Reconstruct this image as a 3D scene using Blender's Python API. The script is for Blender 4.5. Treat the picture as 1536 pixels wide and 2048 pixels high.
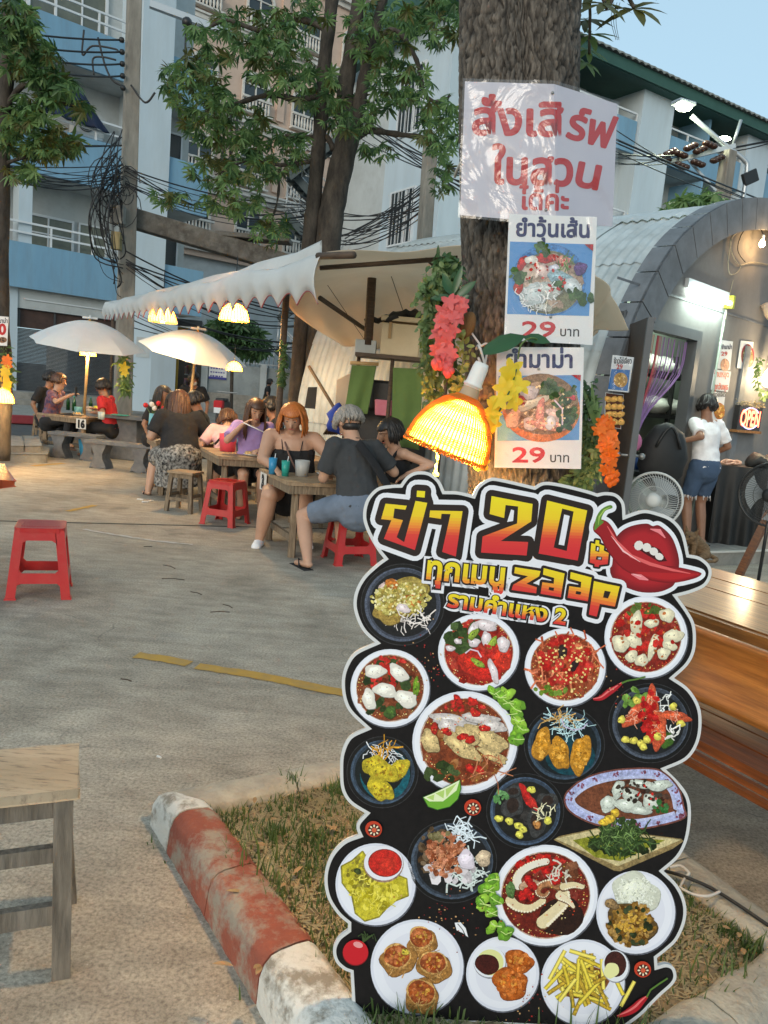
import bpy, math, random
import numpy as np
from mathutils import Vector, Matrix, Euler
from mathutils.geometry import tessellate_polygon
rnd = random.Random(7)
PI = math.pi
sc = bpy.context.scene
for o_ in list(bpy.data.objects): bpy.data.objects.remove(o_)
COL = sc.collection
# ---------------------------------------------------------------- camera
EYE = Vector((0, 0, 1.45)); FOC = 1540.0
TH, RO = math.radians(8.7), math.radians(5.1)
FW = Vector((0, math.cos(TH), -math.sin(TH))); RT0 = Vector((1, 0, 0)); UP0 = RT0.cross(FW)
RT = RT0*math.cos(RO) + UP0*math.sin(RO); UP = UP0*math.cos(RO) - RT0*math.sin(RO)
cam = bpy.data.cameras.new('camera'); camo = bpy.data.objects.new('camera', cam); COL.objects.link(camo)
cam.sensor_fit = 'VERTICAL'; cam.sensor_height = 24; cam.lens = 24*FOC/2048
cam.clip_start = .05; cam.clip_end = 3000
camo.matrix_world = Matrix((RT.to_4d(), UP.to_4d(), (-FW).to_4d(), (0, 0, 0, 1))).transposed()
camo.matrix_world = Matrix.Translation(EYE) @ Matrix((RT, UP, -FW)).transposed().to_4x4()
sc.camera = camo
# ---------------------------------------------------------------- sky, sun, exposure
SUN_EL, SUN_ROT = math.radians(14), math.radians(200)
w = bpy.data.worlds.new('World'); sc.world = w; w.use_nodes = True
nt = w.node_tree; bg = nt.nodes['Background']
sky = nt.nodes.new('ShaderNodeTexSky'); sky.sky_type = 'NISHITA'; sky.sun_disc = False
sky.sun_elevation = SUN_EL; sky.sun_rotation = SUN_ROT; sky.air_density = 1.0; sky.dust_density = 3.0; sky.ozone_density = 2.0
mx = nt.nodes.new('ShaderNodeMix'); mx.data_type = 'RGBA'; mx.inputs[0].default_value = .7
nt.links.new(sky.outputs[0], mx.inputs[6]); mx.inputs[7].default_value = (2.5, 3.6, 4.15, 1)   # thin overcast veil
nt.links.new(mx.outputs[2], bg.inputs[0]); bg.inputs[1].default_value = .122
sl = bpy.data.lights.new('sun', 'SUN'); sl.energy = .5; sl.angle = math.radians(25); sl.color = (1, .95, .88)
so = bpy.data.objects.new('sun', sl); COL.objects.link(so)
sdir = Vector((math.sin(SUN_ROT)*math.cos(SUN_EL), math.cos(SUN_ROT)*math.cos(SUN_EL), math.sin(SUN_EL)))
so.rotation_euler = sdir.to_track_quat('Z', 'Y').to_euler()
sc.view_settings.view_transform = 'Standard'; sc.view_settings.look = 'None'
sc.view_settings.exposure = .88; sc.view_settings.gamma = 1; sc.view_settings.use_curve_mapping = False
# ---------------------------------------------------------------- pixel -> place helpers (photo pixels, 1536 x 2048)
def ray(x, y): return FW + RT*((x-768)/FOC) - UP*((y-1024)/FOC)
def G(x, y, z=0.0):
    d = ray(x, y); return EYE + d*((z-EYE.z)/d.z)
def D(x, y, Y):
    d = ray(x, y); return EYE + d*(Y/d.y)
class Plane:
    """vertical or leaning plane; s runs along u, t along v, n looks at the viewer"""
    def __init__(s, o, u, v=(0, 0, 1)):
        s.o = Vector(o); s.u = Vector(u).normalized(); s.v = Vector(v).normalized(); s.n = s.u.cross(s.v).normalized()
        if s.n.dot(EYE-s.o) < 0: s.n = -s.n
    def hit(s, x, y):
        d = ray(x, y); return EYE + d*((s.o-EYE).dot(s.n)/d.dot(s.n))
    def st(s, x, y):
        p = s.hit(x, y)-s.o; return p.dot(s.u), p.dot(s.v)
    def P(s, a, b, c=0.0): return s.o + s.u*a + s.v*b + s.n*c
# ---------------------------------------------------------------- materials
MATS = {}
def lin(c):
    return tuple(((v/255)/12.92 if v/255 <= .04045 else ((v/255+.055)/1.055)**2.4) for v in c)
def mat(name, c, c2=None, rough=.7, metal=0, ns=8.0, bump=0.0, bs=None, emit=None, es=0, stretch=(1, 1, 1), trans=0, spec=.5, coord='Object', detail=5, dirt=None, coat=0, rot=None):
    """c, c2: linear colours mixed by noise; dirt=(colour, scale, amount) a second blotchy layer"""
    if name in MATS: return MATS[name]
    m = bpy.data.materials.new(name); m.use_nodes = True; t = m.node_tree; N = t.nodes; L = t.links
    b = N['Principled BSDF']; MATS[name] = m
    b.inputs['Roughness'].default_value = rough; b.inputs['Metallic'].default_value = metal
    b.inputs['Specular IOR Level'].default_value = spec; b.inputs['Base Color'].default_value = (*c, 1)
    if coat: b.inputs['Coat Weight'].default_value = coat; b.inputs['Coat Roughness'].default_value = .15
    if c2 or bump or dirt:
        tc = N.new('ShaderNodeTexCoord'); mp = N.new('ShaderNodeMapping'); mp.inputs['Scale'].default_value = stretch
        if rot is not None: mp.vector_type = 'TEXTURE'; mp.inputs['Scale'].default_value = tuple(1/v for v in stretch); mp.inputs['Rotation'].default_value = (0, 0, rot)
        L.new(tc.outputs[coord], mp.inputs[0])
        nz = N.new('ShaderNodeTexNoise'); nz.inputs['Scale'].default_value = ns; nz.inputs['Detail'].default_value = detail; nz.inputs['Roughness'].default_value = .62
        L.new(mp.outputs[0], nz.inputs['Vector'])
        col = None
        if c2:
            r = N.new('ShaderNodeValToRGB'); r.color_ramp.elements[0].position = .32; r.color_ramp.elements[1].position = .68
            r.color_ramp.elements[0].color = (*c, 1); r.color_ramp.elements[1].color = (*c2, 1)
            L.new(nz.outputs[0], r.inputs[0]); col = r.outputs[0]
            L.new(col, b.inputs['Base Color'])
        if dirt:
            n2 = N.new('ShaderNodeTexNoise'); n2.inputs['Scale'].default_value = dirt[1]; n2.inputs['Detail'].default_value = 6; n2.inputs['Roughness'].default_value = .7
            L.new(mp.outputs[0], n2.inputs['Vector'])
            r2 = N.new('ShaderNodeValToRGB'); r2.color_ramp.elements[0].position, r2.color_ramp.elements[1].position = dirt[3:5] if len(dirt) > 3 else (.45, .75)
            r2.color_ramp.elements[1].color = (dirt[2],)*3+(1,)
            L.new(n2.outputs[0], r2.inputs[0])
            x = N.new('ShaderNodeMix'); x.data_type = 'RGBA'; L.new(r2.outputs[0], x.inputs[0])
            if col: L.new(col, x.inputs[6])
            else: x.inputs[6].default_value = (*c, 1)
            x.inputs[7].default_value = (*dirt[0], 1); L.new(x.outputs[2], b.inputs['Base Color'])
        if bump:
            bp = N.new('ShaderNodeBump'); bp.inputs['Strength'].default_value = bump; bp.inputs['Distance'].default_value = .01
            if bs:
                n3 = N.new('ShaderNodeTexNoise'); n3.inputs['Scale'].default_value = bs; n3.inputs['Detail'].default_value = 4; L.new(mp.outputs[0], n3.inputs['Vector']); L.new(n3.outputs[0], bp.inputs['Height'])
            else: L.new(nz.outputs[0], bp.inputs['Height'])
            L.new(bp.outputs[0], b.inputs['Normal'])
    if emit: b.inputs['Emission Color'].default_value = (*emit, 1); b.inputs['Emission Strength'].default_value = es
    if trans:
        tr = N.new('ShaderNodeBsdfTranslucent'); ms = N.new('ShaderNodeMixShader'); ms.inputs[0].default_value = trans
        src = b.inputs['Base Color'].links
        if src: L.new(src[0].from_socket, tr.inputs[0])
        else: tr.inputs[0].default_value = (*c, 1)
        out = [n for n in N if n.type == 'OUTPUT_MATERIAL'][0]
        L.new(b.outputs[0], ms.inputs[1]); L.new(tr.outputs[0], ms.inputs[2]); L.new(ms.outputs[0], out.inputs[0])
    return m
def M(name): return MATS[name]
# ---------------------------------------------------------------- mesh builder
class MB:
    def __init__(s): s.v = []; s.f = []; s.c = []; s.sm = []
    def add(s, vs, fs, col=None, smooth=False):
        n = len(s.v); s.v += [tuple(p) for p in vs]; s.f += [tuple(i+n for i in f) for f in fs]
        if col is not None or s.c: 
            while len(s.c) < len(s.f)-len(fs): s.c.append((1, 1, 1))
            s.c += [col or (1, 1, 1)]*len(fs)
        s.sm += [smooth]*len(fs); return s
    def box(s, c, size, rz=0, mtx=None, col=None, taper=1.0):
        x, y, z = size[0]/2, size[1]/2, size[2]/2
        vs = [Vector((sx*x*(taper if sz > 0 else 1), sy*y*(taper if sz > 0 else 1), sz*z)) for sz in (-1, 1) for sx, sy in ((-1, -1), (1, -1), (1, 1), (-1, 1))]
        m = mtx if mtx is not None else Matrix.Rotation(rz, 3, 'Z')
        vs = [m @ p + Vector(c) for p in vs]
        return s.add(vs, [(0, 3, 2, 1), (4, 5, 6, 7), (0, 1, 5, 4), (1, 2, 6, 5), (2, 3, 7, 6), (3, 0, 4, 7)], col)
    def beam(s, a, b, w, h=None, upv=(0, 0, 1), col=None):
        a, b = Vector(a), Vector(b); d = (b-a); l = d.length; d.normalize(); upv = Vector(upv)
        if abs(d.dot(upv)) > .98: upv = Vector((0, 1, 0))
        x = d.cross(upv).normalized(); z = x.cross(d)
        m = Matrix((x, d, z)).transposed()
        return s.box((a+b)/2, (w, l, h or w), mtx=m, col=col)
    def tube(s, pts, r, n=8, caps=True, col=None):
        pts = [Vector(p) for p in pts]; k = len(pts)
        rs = r if isinstance(r, (list, tuple)) else [r]*k
        vs = []; prev = None
        for i, p in enumerate(pts):
            d = (pts[min(i+1, k-1)]-pts[max(i-1, 0)])
            d = d.normalized() if d.length > 1e-9 else Vector((0, 0, 1))
            if prev is None:
                a = d.cross(Vector((0, 0, 1)) if abs(d.z) < .9 else Vector((1, 0, 0))).normalized()
            else:
                a = (prev - d*prev.dot(d)); a = a.normalized() if a.length > 1e-6 else d.orthogonal().normalized()
            prev = a; b = d.cross(a)
            for j in range(n):
                t = 2*PI*j/n; vs.append(p + (a*math.cos(t)+b*math.sin(t))*rs[i])
        fs = [(i*n+j, i*n+(j+1) % n, (i+1)*n+(j+1) % n, (i+1)*n+j) for i in range(k-1) for j in range(n)]
        if caps: fs += [tuple(range(n))[::-1], tuple(range((k-1)*n, k*n))]
        return s.add(vs, fs, col, True)
    def lathe(s, prof, n=24, o=(0, 0, 0), mtx=None, col=None, caps=False):
        o = Vector(o); vs = []
        for r, z in prof:
            for j in range(n):
                p = Vector((r*math.cos(2*PI*j/n), r*math.sin(2*PI*j/n), z)); vs.append((mtx @ p if mtx else p)+o)
        k = len(prof); fs = [(i*n+j, i*n+(j+1) % n, (i+1)*n+(j+1) % n, (i+1)*n+j) for i in range(k-1) for j in range(n)]
        if caps: fs += [tuple(range(n))[::-1], tuple(range((k-1)*n, k*n))]
        return s.add(vs, fs, col, True)
    def ball(s, c, r, n=12, m=8, col=None, mtx=None):
        if not isinstance(r, (tuple, list)): r = (r, r, r)
        vs = []; fs = []
        for i in range(m+1):
            ph = PI*i/m
            for j in range(n):
                p = Vector((r[0]*math.sin(ph)*math.cos(2*PI*j/n), r[1]*math.sin(ph)*math.sin(2*PI*j/n), -r[2]*math.cos(ph)))
                vs.append((mtx @ p if mtx else p)+Vector(c))
        fs = [(i*n+j, i*n+(j+1) % n, (i+1)*n+(j+1) % n, (i+1)*n+j) for i in range(m) for j in range(n)]
        return s.add(vs, fs, col, True)
    def prism(s, pts, h, col=None, smooth=False):
        """pts: 3D planar outline; extruded by vector h"""
        pts = [Vector(p) for p in pts]; n = len(pts); h = Vector(h)
        tr = tessellate_polygon([pts])
        vs = pts+[p+h for p in pts]
        fs = [tuple(t) for t in tr]+[tuple(i+n for i in reversed(t)) for t in tr]+[(i, (i+1) % n, (i+1) % n+n, i+n) for i in range(n)]
        return s.add(vs, fs, col, smooth)
    def poly(s, pts, col=None):
        pts = [Vector(p) for p in pts]; return s.add(pts, [tuple(t) for t in tessellate_polygon([pts])] if len(pts) > 4 else [tuple(range(len(pts)))], col)
    def grid(s, fn, nu, nv, col=None, smooth=True, thick=None):
        vs = [Vector(fn(i/nu, j/nv)) for j in range(nv+1) for i in range(nu+1)]
        fs = [(j*(nu+1)+i, j*(nu+1)+i+1, (j+1)*(nu+1)+i+1, (j+1)*(nu+1)+i) for j in range(nv) for i in range(nu)]
        if thick:
            t = Vector(thick); k = len(vs); vs += [p+t for p in vs]; m_ = nu+1
            bfs = [tuple(i+k for i in reversed(f)) for f in fs]
            bd = [i for i in range(m_)]+[j*m_+nu for j in range(1, nv+1)]+[nv*m_+i for i in range(nu-1, -1, -1)]+[j*m_ for j in range(nv-1, 0, -1)]
            fs = fs+bfs+[(bd[q], bd[q]+k, bd[(q+1) % len(bd)]+k, bd[(q+1) % len(bd)]) for q in range(len(bd))]
        return s.add(vs, fs, col, smooth)
    def mesh(s, name, m, off=(0, 0, 0)):
        me = bpy.data.meshes.new(name); off = Vector(off)
        me.from_pydata([(p[0]-off[0], p[1]-off[1], p[2]-off[2]) for p in s.v], [], s.f)
        if m: me.materials.append(m)
        me.polygons.foreach_set('use_smooth', s.sm)
        if s.c:
            while len(s.c) < len(s.f): s.c.append((1, 1, 1))
            at = me.color_attributes.new('Col', 'FLOAT_COLOR', 'CORNER')
            cnt = np.array([len(f) for f in s.f]); cc = np.repeat(np.array([(*c, 1) for c in s.c], dtype=np.float32), cnt, axis=0)
            at.data.foreach_set('color', cc.ravel())
        me.update(); return me
    def build(s, name, m, parent=None, off=None, bevel=0, autosm=True, wn=False):
        if isinstance(m, str): m = MATS[m]
        if off is None: off = parent.matrix_world.translation if parent is not None and parent.get('_wl') else (parent['_off'] if parent is not None and '_off' in parent else (0, 0, 0))
        me = s.mesh(name, m, off)
        o = bpy.data.objects.new(name, me); COL.objects.link(o)
        if parent is not None: o.parent = parent
        o['_off'] = tuple(off)
        if bevel:
            md = o.modifiers.new('bevel', 'BEVEL'); md.width = bevel; md.segments = 2; md.limit_method = 'ANGLE'; md.angle_limit = math.radians(40)
        return o
def thing(name, label, cat, loc=(0, 0, 0), rz=0, group=None, kind=None):
    o = bpy.data.objects.new(name, None); COL.objects.link(o); o.location = loc; o.rotation_euler = (0, 0, rz)
    o['_off'] = tuple(loc) if rz == 0 else (0, 0, 0); o.empty_display_size = .1
    return tag(o, label, cat, group, kind)
def tag(o, label=None, cat=None, group=None, kind=None):
    if label: o['label'] = label
    if cat: o['category'] = cat
    if group: o['group'] = group
    if kind: o['kind'] = kind
    return o
def single(mb, name, m, label, cat, group=None, kind=None, base=None, bevel=0):
    """one-mesh thing whose origin is put at its base"""
    if base is None:
        a = np.array(mb.v); base = ((a[:, 0].min()+a[:, 0].max())/2, (a[:, 1].min()+a[:, 1].max())/2, a[:, 2].min())
    o = mb.build(name, m, None, off=base, bevel=bevel); o.location = base; o['_off'] = tuple(base)
    return tag(o, label, cat, group, kind)
def struct(mb, name, m, bevel=0): o = mb.build(name, m, None, off=(0, 0, 0), bevel=bevel); o['kind'] = 'structure'; return o
KIDS = {}
def copy_tree(o, parent=None):
    c = o.copy(); COL.objects.link(c)
    if parent is not None: c.parent = parent
    for ch in o.children: copy_tree(ch, c)
    return c
def dup(root, loc, rz=0, label=None, group=None, scale=None):
    c = copy_tree(root); c.location = loc; c.rotation_euler = (0, 0, rz)
    if scale: c.scale = (scale,)*3 if not isinstance(scale, (tuple, list)) else scale
    return tag(c, label, None, group)
def smooth_curve(pts, n=6, closed=False):
    """Catmull-Rom through points"""
    P = [Vector(p) for p in pts]; k = len(P); out = []
    rng = range(k if closed else k-1)
    for i in rng:
        if closed: a, b, c, d = P[i-1], P[i], P[(i+1) % k], P[(i+2) % k]
        else: a, b, c, d = P[max(i-1, 0)], P[i], P[i+1], P[min(i+2, k-1)]
        for j in range(n):
            t = j/n; out.append(.5*((2*b)+(c-a)*t+(2*a-5*b+4*c-d)*t*t+(3*b-a-3*c+d)*t**3))
    if not closed: out.append(P[-1])
    return out
def sag(a, b, s, n=10):
    a, b = Vector(a), Vector(b)
    return [a.lerp(b, i/n)-Vector((0, 0, 4*s*(i/n)*(1-i/n))) for i in range(n+1)]
def lamp(name, loc, e, col=(1, .62, .25), r=.03):
    l = bpy.data.lights.new(name, 'POINT'); l.energy = e; l.color = col; l.shadow_soft_size = r
    o = bpy.data.objects.new(name, l); COL.objects.link(o); o.location = loc; return o
# ---------------------------------------------------------------- flat print: layered thin shapes, lettering
def print_mat():
    m = bpy.data.materials.new('printed_ink'); m.use_nodes = True; t = m.node_tree; b = t.nodes['Principled BSDF']
    a = t.nodes.new('ShaderNodeAttribute'); a.attribute_name = 'Col'; t.links.new(a.outputs['Color'], b.inputs['Base Color'])
    b.inputs['Roughness'].default_value = .55; b.inputs['Specular IOR Level'].default_value = .25; MATS['print'] = m
print_mat()
def print_food():
    m = MATS['print'].copy(); m.name = 'printed_photo'; t = m.node_tree; N = t.nodes; b = N['Principled BSDF']; a = [n for n in N if n.type == 'ATTRIBUTE'][0]
    tc = N.new('ShaderNodeTexCoord'); src = a.outputs['Color']
    for sc_, lo, hi in ((75, .55, 1.45), (170, .6, 1.4), (420, .65, 1.3)):
        n = N.new('ShaderNodeTexNoise'); n.inputs['Scale'].default_value = sc_; n.inputs['Detail'].default_value = 4; n.inputs['Roughness'].default_value = .7; t.links.new(tc.outputs['Object'], n.inputs['Vector'])
        r = N.new('ShaderNodeMapRange'); r.inputs['From Min'].default_value = .3; r.inputs['From Max'].default_value = .7; r.inputs['To Min'].default_value = lo; r.inputs['To Max'].default_value = hi*.96; t.links.new(n.outputs[0], r.inputs[0])
        x = N.new('ShaderNodeMix'); x.data_type = 'RGBA'; x.blend_type = 'MULTIPLY'; x.inputs[0].default_value = 1; t.links.new(src, x.inputs[6]); t.links.new(r.outputs[0], x.inputs[7]); src = x.outputs[2]
    gm = N.new('ShaderNodeHueSaturation'); gm.inputs['Saturation'].default_value = 1.0
    # plates stay clean: texture fades out on near-white ink
    bw = N.new('ShaderNodeRGBToBW'); t.links.new(a.outputs['Color'], bw.inputs[0]); mr = N.new('ShaderNodeMapRange'); mr.inputs['From Min'].default_value = .45; mr.inputs['From Max'].default_value = .68; t.links.new(bw.outputs[0], mr.inputs[0])
    x = N.new('ShaderNodeMix'); x.data_type = 'RGBA'; t.links.new(mr.outputs[0], x.inputs[0]); t.links.new(src, x.inputs[6]); t.links.new(a.outputs['Color'], x.inputs[7]); t.links.new(x.outputs[2], b.inputs['Base Color']); N.remove(gm)
    MATS['print_food'] = m
print_food()
def glyphs(txt, size=1.0, off=0.0, shear=0.0):
    c = bpy.data.curves.new('t', 'FONT'); c.body = txt; c.size = size; c.offset = off; c.shear = shear; c.resolution_u = 3
    o = bpy.data.objects.new('t', c); COL.objects.link(o)
    dg = bpy.context.evaluated_depsgraph_get(); me = bpy.data.meshes.new_from_object(o.evaluated_get(dg))
    v = [(p.co.x, p.co.y) for p in me.vertices]; f = [tuple(p.vertices) for p in me.polygons]
    bpy.data.objects.remove(o); bpy.data.curves.remove(c); bpy.data.meshes.remove(me)
    return v, f
class Print:
    """ink on a sheet: map(x, y, h) takes photo-pixel print coordinates to the sheet"""
    def __init__(s, fmap, step=2e-5, base=4e-4): s.map = fmap; s.mb = MB(); s.h = base; s.step = step; s.k = 0; s.split = None
    def up(s, k=1): s.h += s.step*k
    def poly(s, pts, col, up=1):
        s.up(up); col = lin(col) if max(col) > 1.01 else col
        P = [Vector((x, y, 0)) for x, y in pts]
        tr = tessellate_polygon([P]) if len(P) > 3 else [(0, 1, 2)]
        s.mb.add([s.map(x, y, s.h) for x, y in pts], [tuple(t) for t in tr], col)
    def ell(s, x, y, rx, ry, col, a=0, n=20, wob=0, seed=None, up=1):
        r = random.Random(seed) if seed is not None else rnd
        ca, sa = math.cos(a), math.sin(a); pts = []
        ph = [r.random()*6.28 for _ in range(3)]
        for i in range(n):
            t = 2*PI*i/n; k = 1+wob*(math.sin(2*t+ph[0])*.5+math.sin(3*t+ph[1])*.35+math.sin(5*t+ph[2])*.3)
            u, v = rx*k*math.cos(t), ry*k*math.sin(t); pts.append((x+u*ca-v*sa, y+u*sa+v*ca))
        s.poly(pts, col, up)
    def stroke(s, pts, w, col, taper=False, up=1):
        k = len(pts); L = []; Rr = []
        for i, (x, y) in enumerate(pts):
            a = pts[max(i-1, 0)]; b = pts[min(i+1, k-1)]; dx, dy = b[0]-a[0], b[1]-a[1]; l = math.hypot(dx, dy) or 1
            ww = w*(1-abs(2*i/(k-1)-1)**2*.8 if taper else 1)/2
            L.append((x-dy/l*ww, y+dx/l*ww)); Rr.append((x+dy/l*ww, y-dx/l*ww))
        s.up(up); col = lin(col) if max(col) > 1.01 else col
        n = k; s.mb.add([s.map(x, y, s.h) for x, y in L+Rr], [(i, i+1, n+i+1, n+i) for i in range(k-1)], col)
    def text(s, txt, x, y, size, col, off=0, ang=0, wid=None, shear=0, up=1, sy=1.0):
        """baseline start x, y; size = em in px; wid fits the width"""
        if .015 < off < .06:      # bold: several copies round a small circle, counters stay open
            for k in range(8): s.text(txt, x+off*size*.8*math.cos(k*PI/4), y+off*size*.8*math.sin(k*PI/4), size, col, .004, ang, wid, shear, .3, sy)
            return
        v, f = glyphs(txt, 1.0, off, shear); s.up(up); col = lin(col) if max(col) > 1.01 else col
        if not v: return
        w0 = max(p[0] for p in v)-min(p[0] for p in v); x0 = min(p[0] for p in v)
        sx = wid/w0 if wid else size
        ca, sa = math.cos(ang), math.sin(ang)
        Q = [(x+(a-x0)*sx*ca+b*size*sy*sa, y+(a-x0)*sx*sa-b*size*sy*ca) for a, b in v]
        if not s.split: s.mb.add([s.map(*q, s.h) for q in Q], f, col); return
        for g in f:      # letters folded cleanly over the crease
            for t in tessellate_polygon([[Vector((*Q[i], 0)) for i in g]]):
                T = [Q[g[i]] for i in t]
                for sg in (1, -1):
                    R = clip(T, lambda q: sg*s.split(q)-1e-4)
                    if len(R) > 2: s.mb.add([s.map(*q, s.h) for q in R], [tuple(range(len(R)))], col)
    def build(s, name, parent, m='print'): return s.mb.build(name, m, parent)
# ================================================================ materials
mat('blue_paint', (.17, .33, .47), (.20, .37, .51), ns=1.2, stretch=(1.6, 1.6, .3), rough=.75, dirt=((.16, .24, .30), 2.2, .5))
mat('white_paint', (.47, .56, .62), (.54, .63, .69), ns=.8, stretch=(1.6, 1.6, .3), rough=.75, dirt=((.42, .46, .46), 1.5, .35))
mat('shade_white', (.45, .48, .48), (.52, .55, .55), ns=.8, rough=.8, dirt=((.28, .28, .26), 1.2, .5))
mat('pink_render', (.56, .40, .31), (.62, .46, .36), ns=.7, rough=.85, dirt=((.40, .28, .22), 1.5, .4))
mat('stone_trim', (.60, .56, .50), (.68, .65, .60), ns=1.5, rough=.8, dirt=((.30, .28, .25), 2.5, .5))
mat('dark_glass', (.03, .04, .045), rough=.12, spec=.6)
mat('dim_glass', (.10, .11, .09), (.16, .17, .13), ns=2, rough=.25)
mat('dark_void', (.035, .035, .035), rough=.9)
mat('shutter', (.065, .066, .068), (.09, .09, .092), ns=3, rough=.55, metal=.3)
mat('alu', (.45, .48, .50), rough=.4, metal=.6)
mat('white_metal', (.65, .68, .70), rough=.45)
mat('green_roof', (.028, .085, .068), (.035, .105, .085), ns=2, rough=.7)
mat('tile_grey', (.17, .18, .17), (.24, .25, .23), ns=3, rough=.85)
mat('concrete', (.25, .23, .20), (.36, .34, .30), ns=6, rough=.92, bump=.4, bs=60, dirt=((.12, .11, .10), 4, .6))
mat('concrete_pole', (.22, .20, .17), (.36, .33, .28), ns=4, rough=.92, bump=.3, stretch=(1, 1, .25), dirt=((.08, .07, .06), 3, .7))
mat('stone_grey', (.10, .105, .115), (.16, .165, .175), ns=9, rough=.85, bump=.3, bs=70)
mat('cable', (.012, .012, .013), rough=.5)
mat('white_cable', (.55, .53, .5), rough=.5)
mat('porcelain', (.06, .03, .02), rough=.2)
mat('steel', (.38, .38, .37), (.28, .28, .27), ns=12, rough=.5, metal=.7)
mat('black_plastic', (.012, .012, .013), (.02, .02, .02), ns=30, rough=.45)
mat('red_plastic', (.46, .018, .022), (.54, .03, .03), ns=5, rough=.32, dirt=((.45, .08, .06), 14, .5), coat=.2)
mat('wood_old', (.14, .10, .062), (.31, .23, .15), ns=7, rough=.8, bump=.5, stretch=(8, 8, .8), dirt=((.06, .05, .04), 6, .7))
mat('wood_top', (.24, .16, .09), (.44, .31, .19), ns=7, rough=.6, bump=.4, stretch=(1.2, 9, 1), dirt=((.09, .06, .04), 5, .5))
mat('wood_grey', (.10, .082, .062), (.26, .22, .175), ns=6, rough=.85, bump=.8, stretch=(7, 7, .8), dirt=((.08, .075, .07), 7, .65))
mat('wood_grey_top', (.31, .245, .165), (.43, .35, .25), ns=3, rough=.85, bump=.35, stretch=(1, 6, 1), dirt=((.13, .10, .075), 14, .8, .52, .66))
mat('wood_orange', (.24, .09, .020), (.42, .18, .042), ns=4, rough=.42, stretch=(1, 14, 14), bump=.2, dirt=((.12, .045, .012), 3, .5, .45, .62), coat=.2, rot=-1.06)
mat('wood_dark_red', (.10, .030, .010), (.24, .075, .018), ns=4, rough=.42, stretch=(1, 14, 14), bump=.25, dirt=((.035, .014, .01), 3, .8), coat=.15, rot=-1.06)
mat('bamboo', (.42, .26, .10), (.52, .34, .15), ns=8, rough=.45, stretch=(1, 1, 5))
mat('dark_wood', (.055, .035, .022), (.11, .07, .045), ns=8, rough=.7, stretch=(1, 1, 6))
mat('canvas_white', (.66, .68, .68), (.74, .76, .76), ns=2.5, rough=.85, trans=.3, bump=.1, bs=9)
mat('canvas_beige', (.74, .65, .53), (.82, .73, .61), ns=1.5, rough=.9, trans=.6, bump=.15, bs=5)
mat('umbrella_cloth', (.66, .70, .72), (.73, .77, .79), ns=3, rough=.9, trans=.22)
mat('hut_sheet', (.42, .47, .48), (.56, .60, .60), ns=2.2, rough=.6, metal=.15, dirt=((.22, .21, .18), 3, .5), bump=.15, bs=18)
mat('hut_trim', (.14, .148, .16), (.19, .20, .215), ns=4, rough=.6, dirt=((.06, .06, .06), 5, .5))
mat('hut_wall', (.17, .165, .16), (.21, .20, .195), ns=2, rough=.8, dirt=((.11, .10, .095), 2.5, .5))
mat('door_frame', (.11, .115, .12), (.14, .145, .15), ns=4, rough=.45, metal=.3)
mat('skin', (.46, .26, .17), (.52, .30, .20), ns=6, rough=.5)
mat('skin_tan', (.27, .13, .075), (.33, .165, .10), ns=6, rough=.5)
mat('hair_black', (.012, .010, .010), (.025, .02, .018), ns=40, rough=.45, stretch=(6, 6, 1))
mat('hair_brown', (.05, .022, .012), (.11, .05, .025), ns=40, rough=.45, stretch=(6, 6, 1))
mat('hair_orange', (.32, .07, .012), (.60, .19, .03), ns=30, rough=.45, stretch=(6, 6, 1))
mat('hair_grey', (.16, .14, .12), (.42, .38, .34), ns=30, rough=.5, stretch=(6, 6, 1))
for n_, a_ in dict(black=(.012, .012, .014), charcoal=(.035, .037, .040), red=(.42, .018, .022), purple=(.30, .20, .42), pink=(.62, .36, .36), white=(.72, .70, .70), denim=(.045, .075, .13), greyblue=(.12, .15, .20), brown=(.16, .09, .07)).items():
    mat('cloth_'+n_, a_, tuple(min(1, v*1.3+.002) for v in a_), ns=7, rough=.9, bump=.5, bs=16)
mat('cloth_floral', (.010, .010, .012), (.34, .33, .31), ns=30, rough=.9, detail=1)
mat('cloth_pattern', (.05, .04, .10), (.30, .09, .07), ns=17, rough=.9, detail=1, dirt=((.08, .14, .26), 12, .9))
mat('cloth_banner', (.10, .16, .045), (.13, .20, .055), ns=4, rough=.95, bump=.3, bs=12)
mat('foam_box', (.62, .50, .32), (.68, .56, .38), ns=6, rough=.8, bump=.2, bs=60)
mat('lens_white', (.8, .8, .8), rough=.5)
mat('cup_blue', (.04, .28, .52), rough=.35, trans=.15); mat('cup_green', (.03, .36, .30), rough=.35, trans=.15)
mat('cup_pink', (.75, .10, .14), rough=.35, trans=.25); mat('cup_clear', (.62, .62, .60), rough=.3, trans=.35)
mat('cup_yellow', (.55, .55, .04), rough=.35, trans=.15); mat('cup_cyan', (.20, .50, .58), rough=.35, trans=.15)
mat('bottle_green', (.01, .08, .02), rough=.1, spec=.8); mat('bottle_clear', (.45, .52, .50), rough=.12, spec=.8)
mat('paper', (.72, .72, .72), rough=.7); mat('paper_warm', (.70, .66, .60), rough=.6)
mat('plate', (.72, .71, .68), rough=.3)
mat('food', (.50, .28, .08), (.62, .45, .22), ns=40, rough=.6)
mat('lead', (.25, .20, .02), rough=.5)
mat('yellow_paint', (.52, .30, .05), (.44, .25, .05), ns=20, rough=.8, dirt=((.24, .19, .12), 8, .55))
mat('old_white_paint', (.55, .53, .5), rough=.8)
mat('soil', (.17, .12, .065), (.30, .22, .13), ns=14, rough=1, bump=1, bs=45)
mat('brown_pot', (.18, .08, .025), (.28, .13, .04), ns=18, rough=.85, stretch=(3, 3, .6), bump=.6)
mat('rope', (.45, .40, .34), rough=.9)
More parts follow.
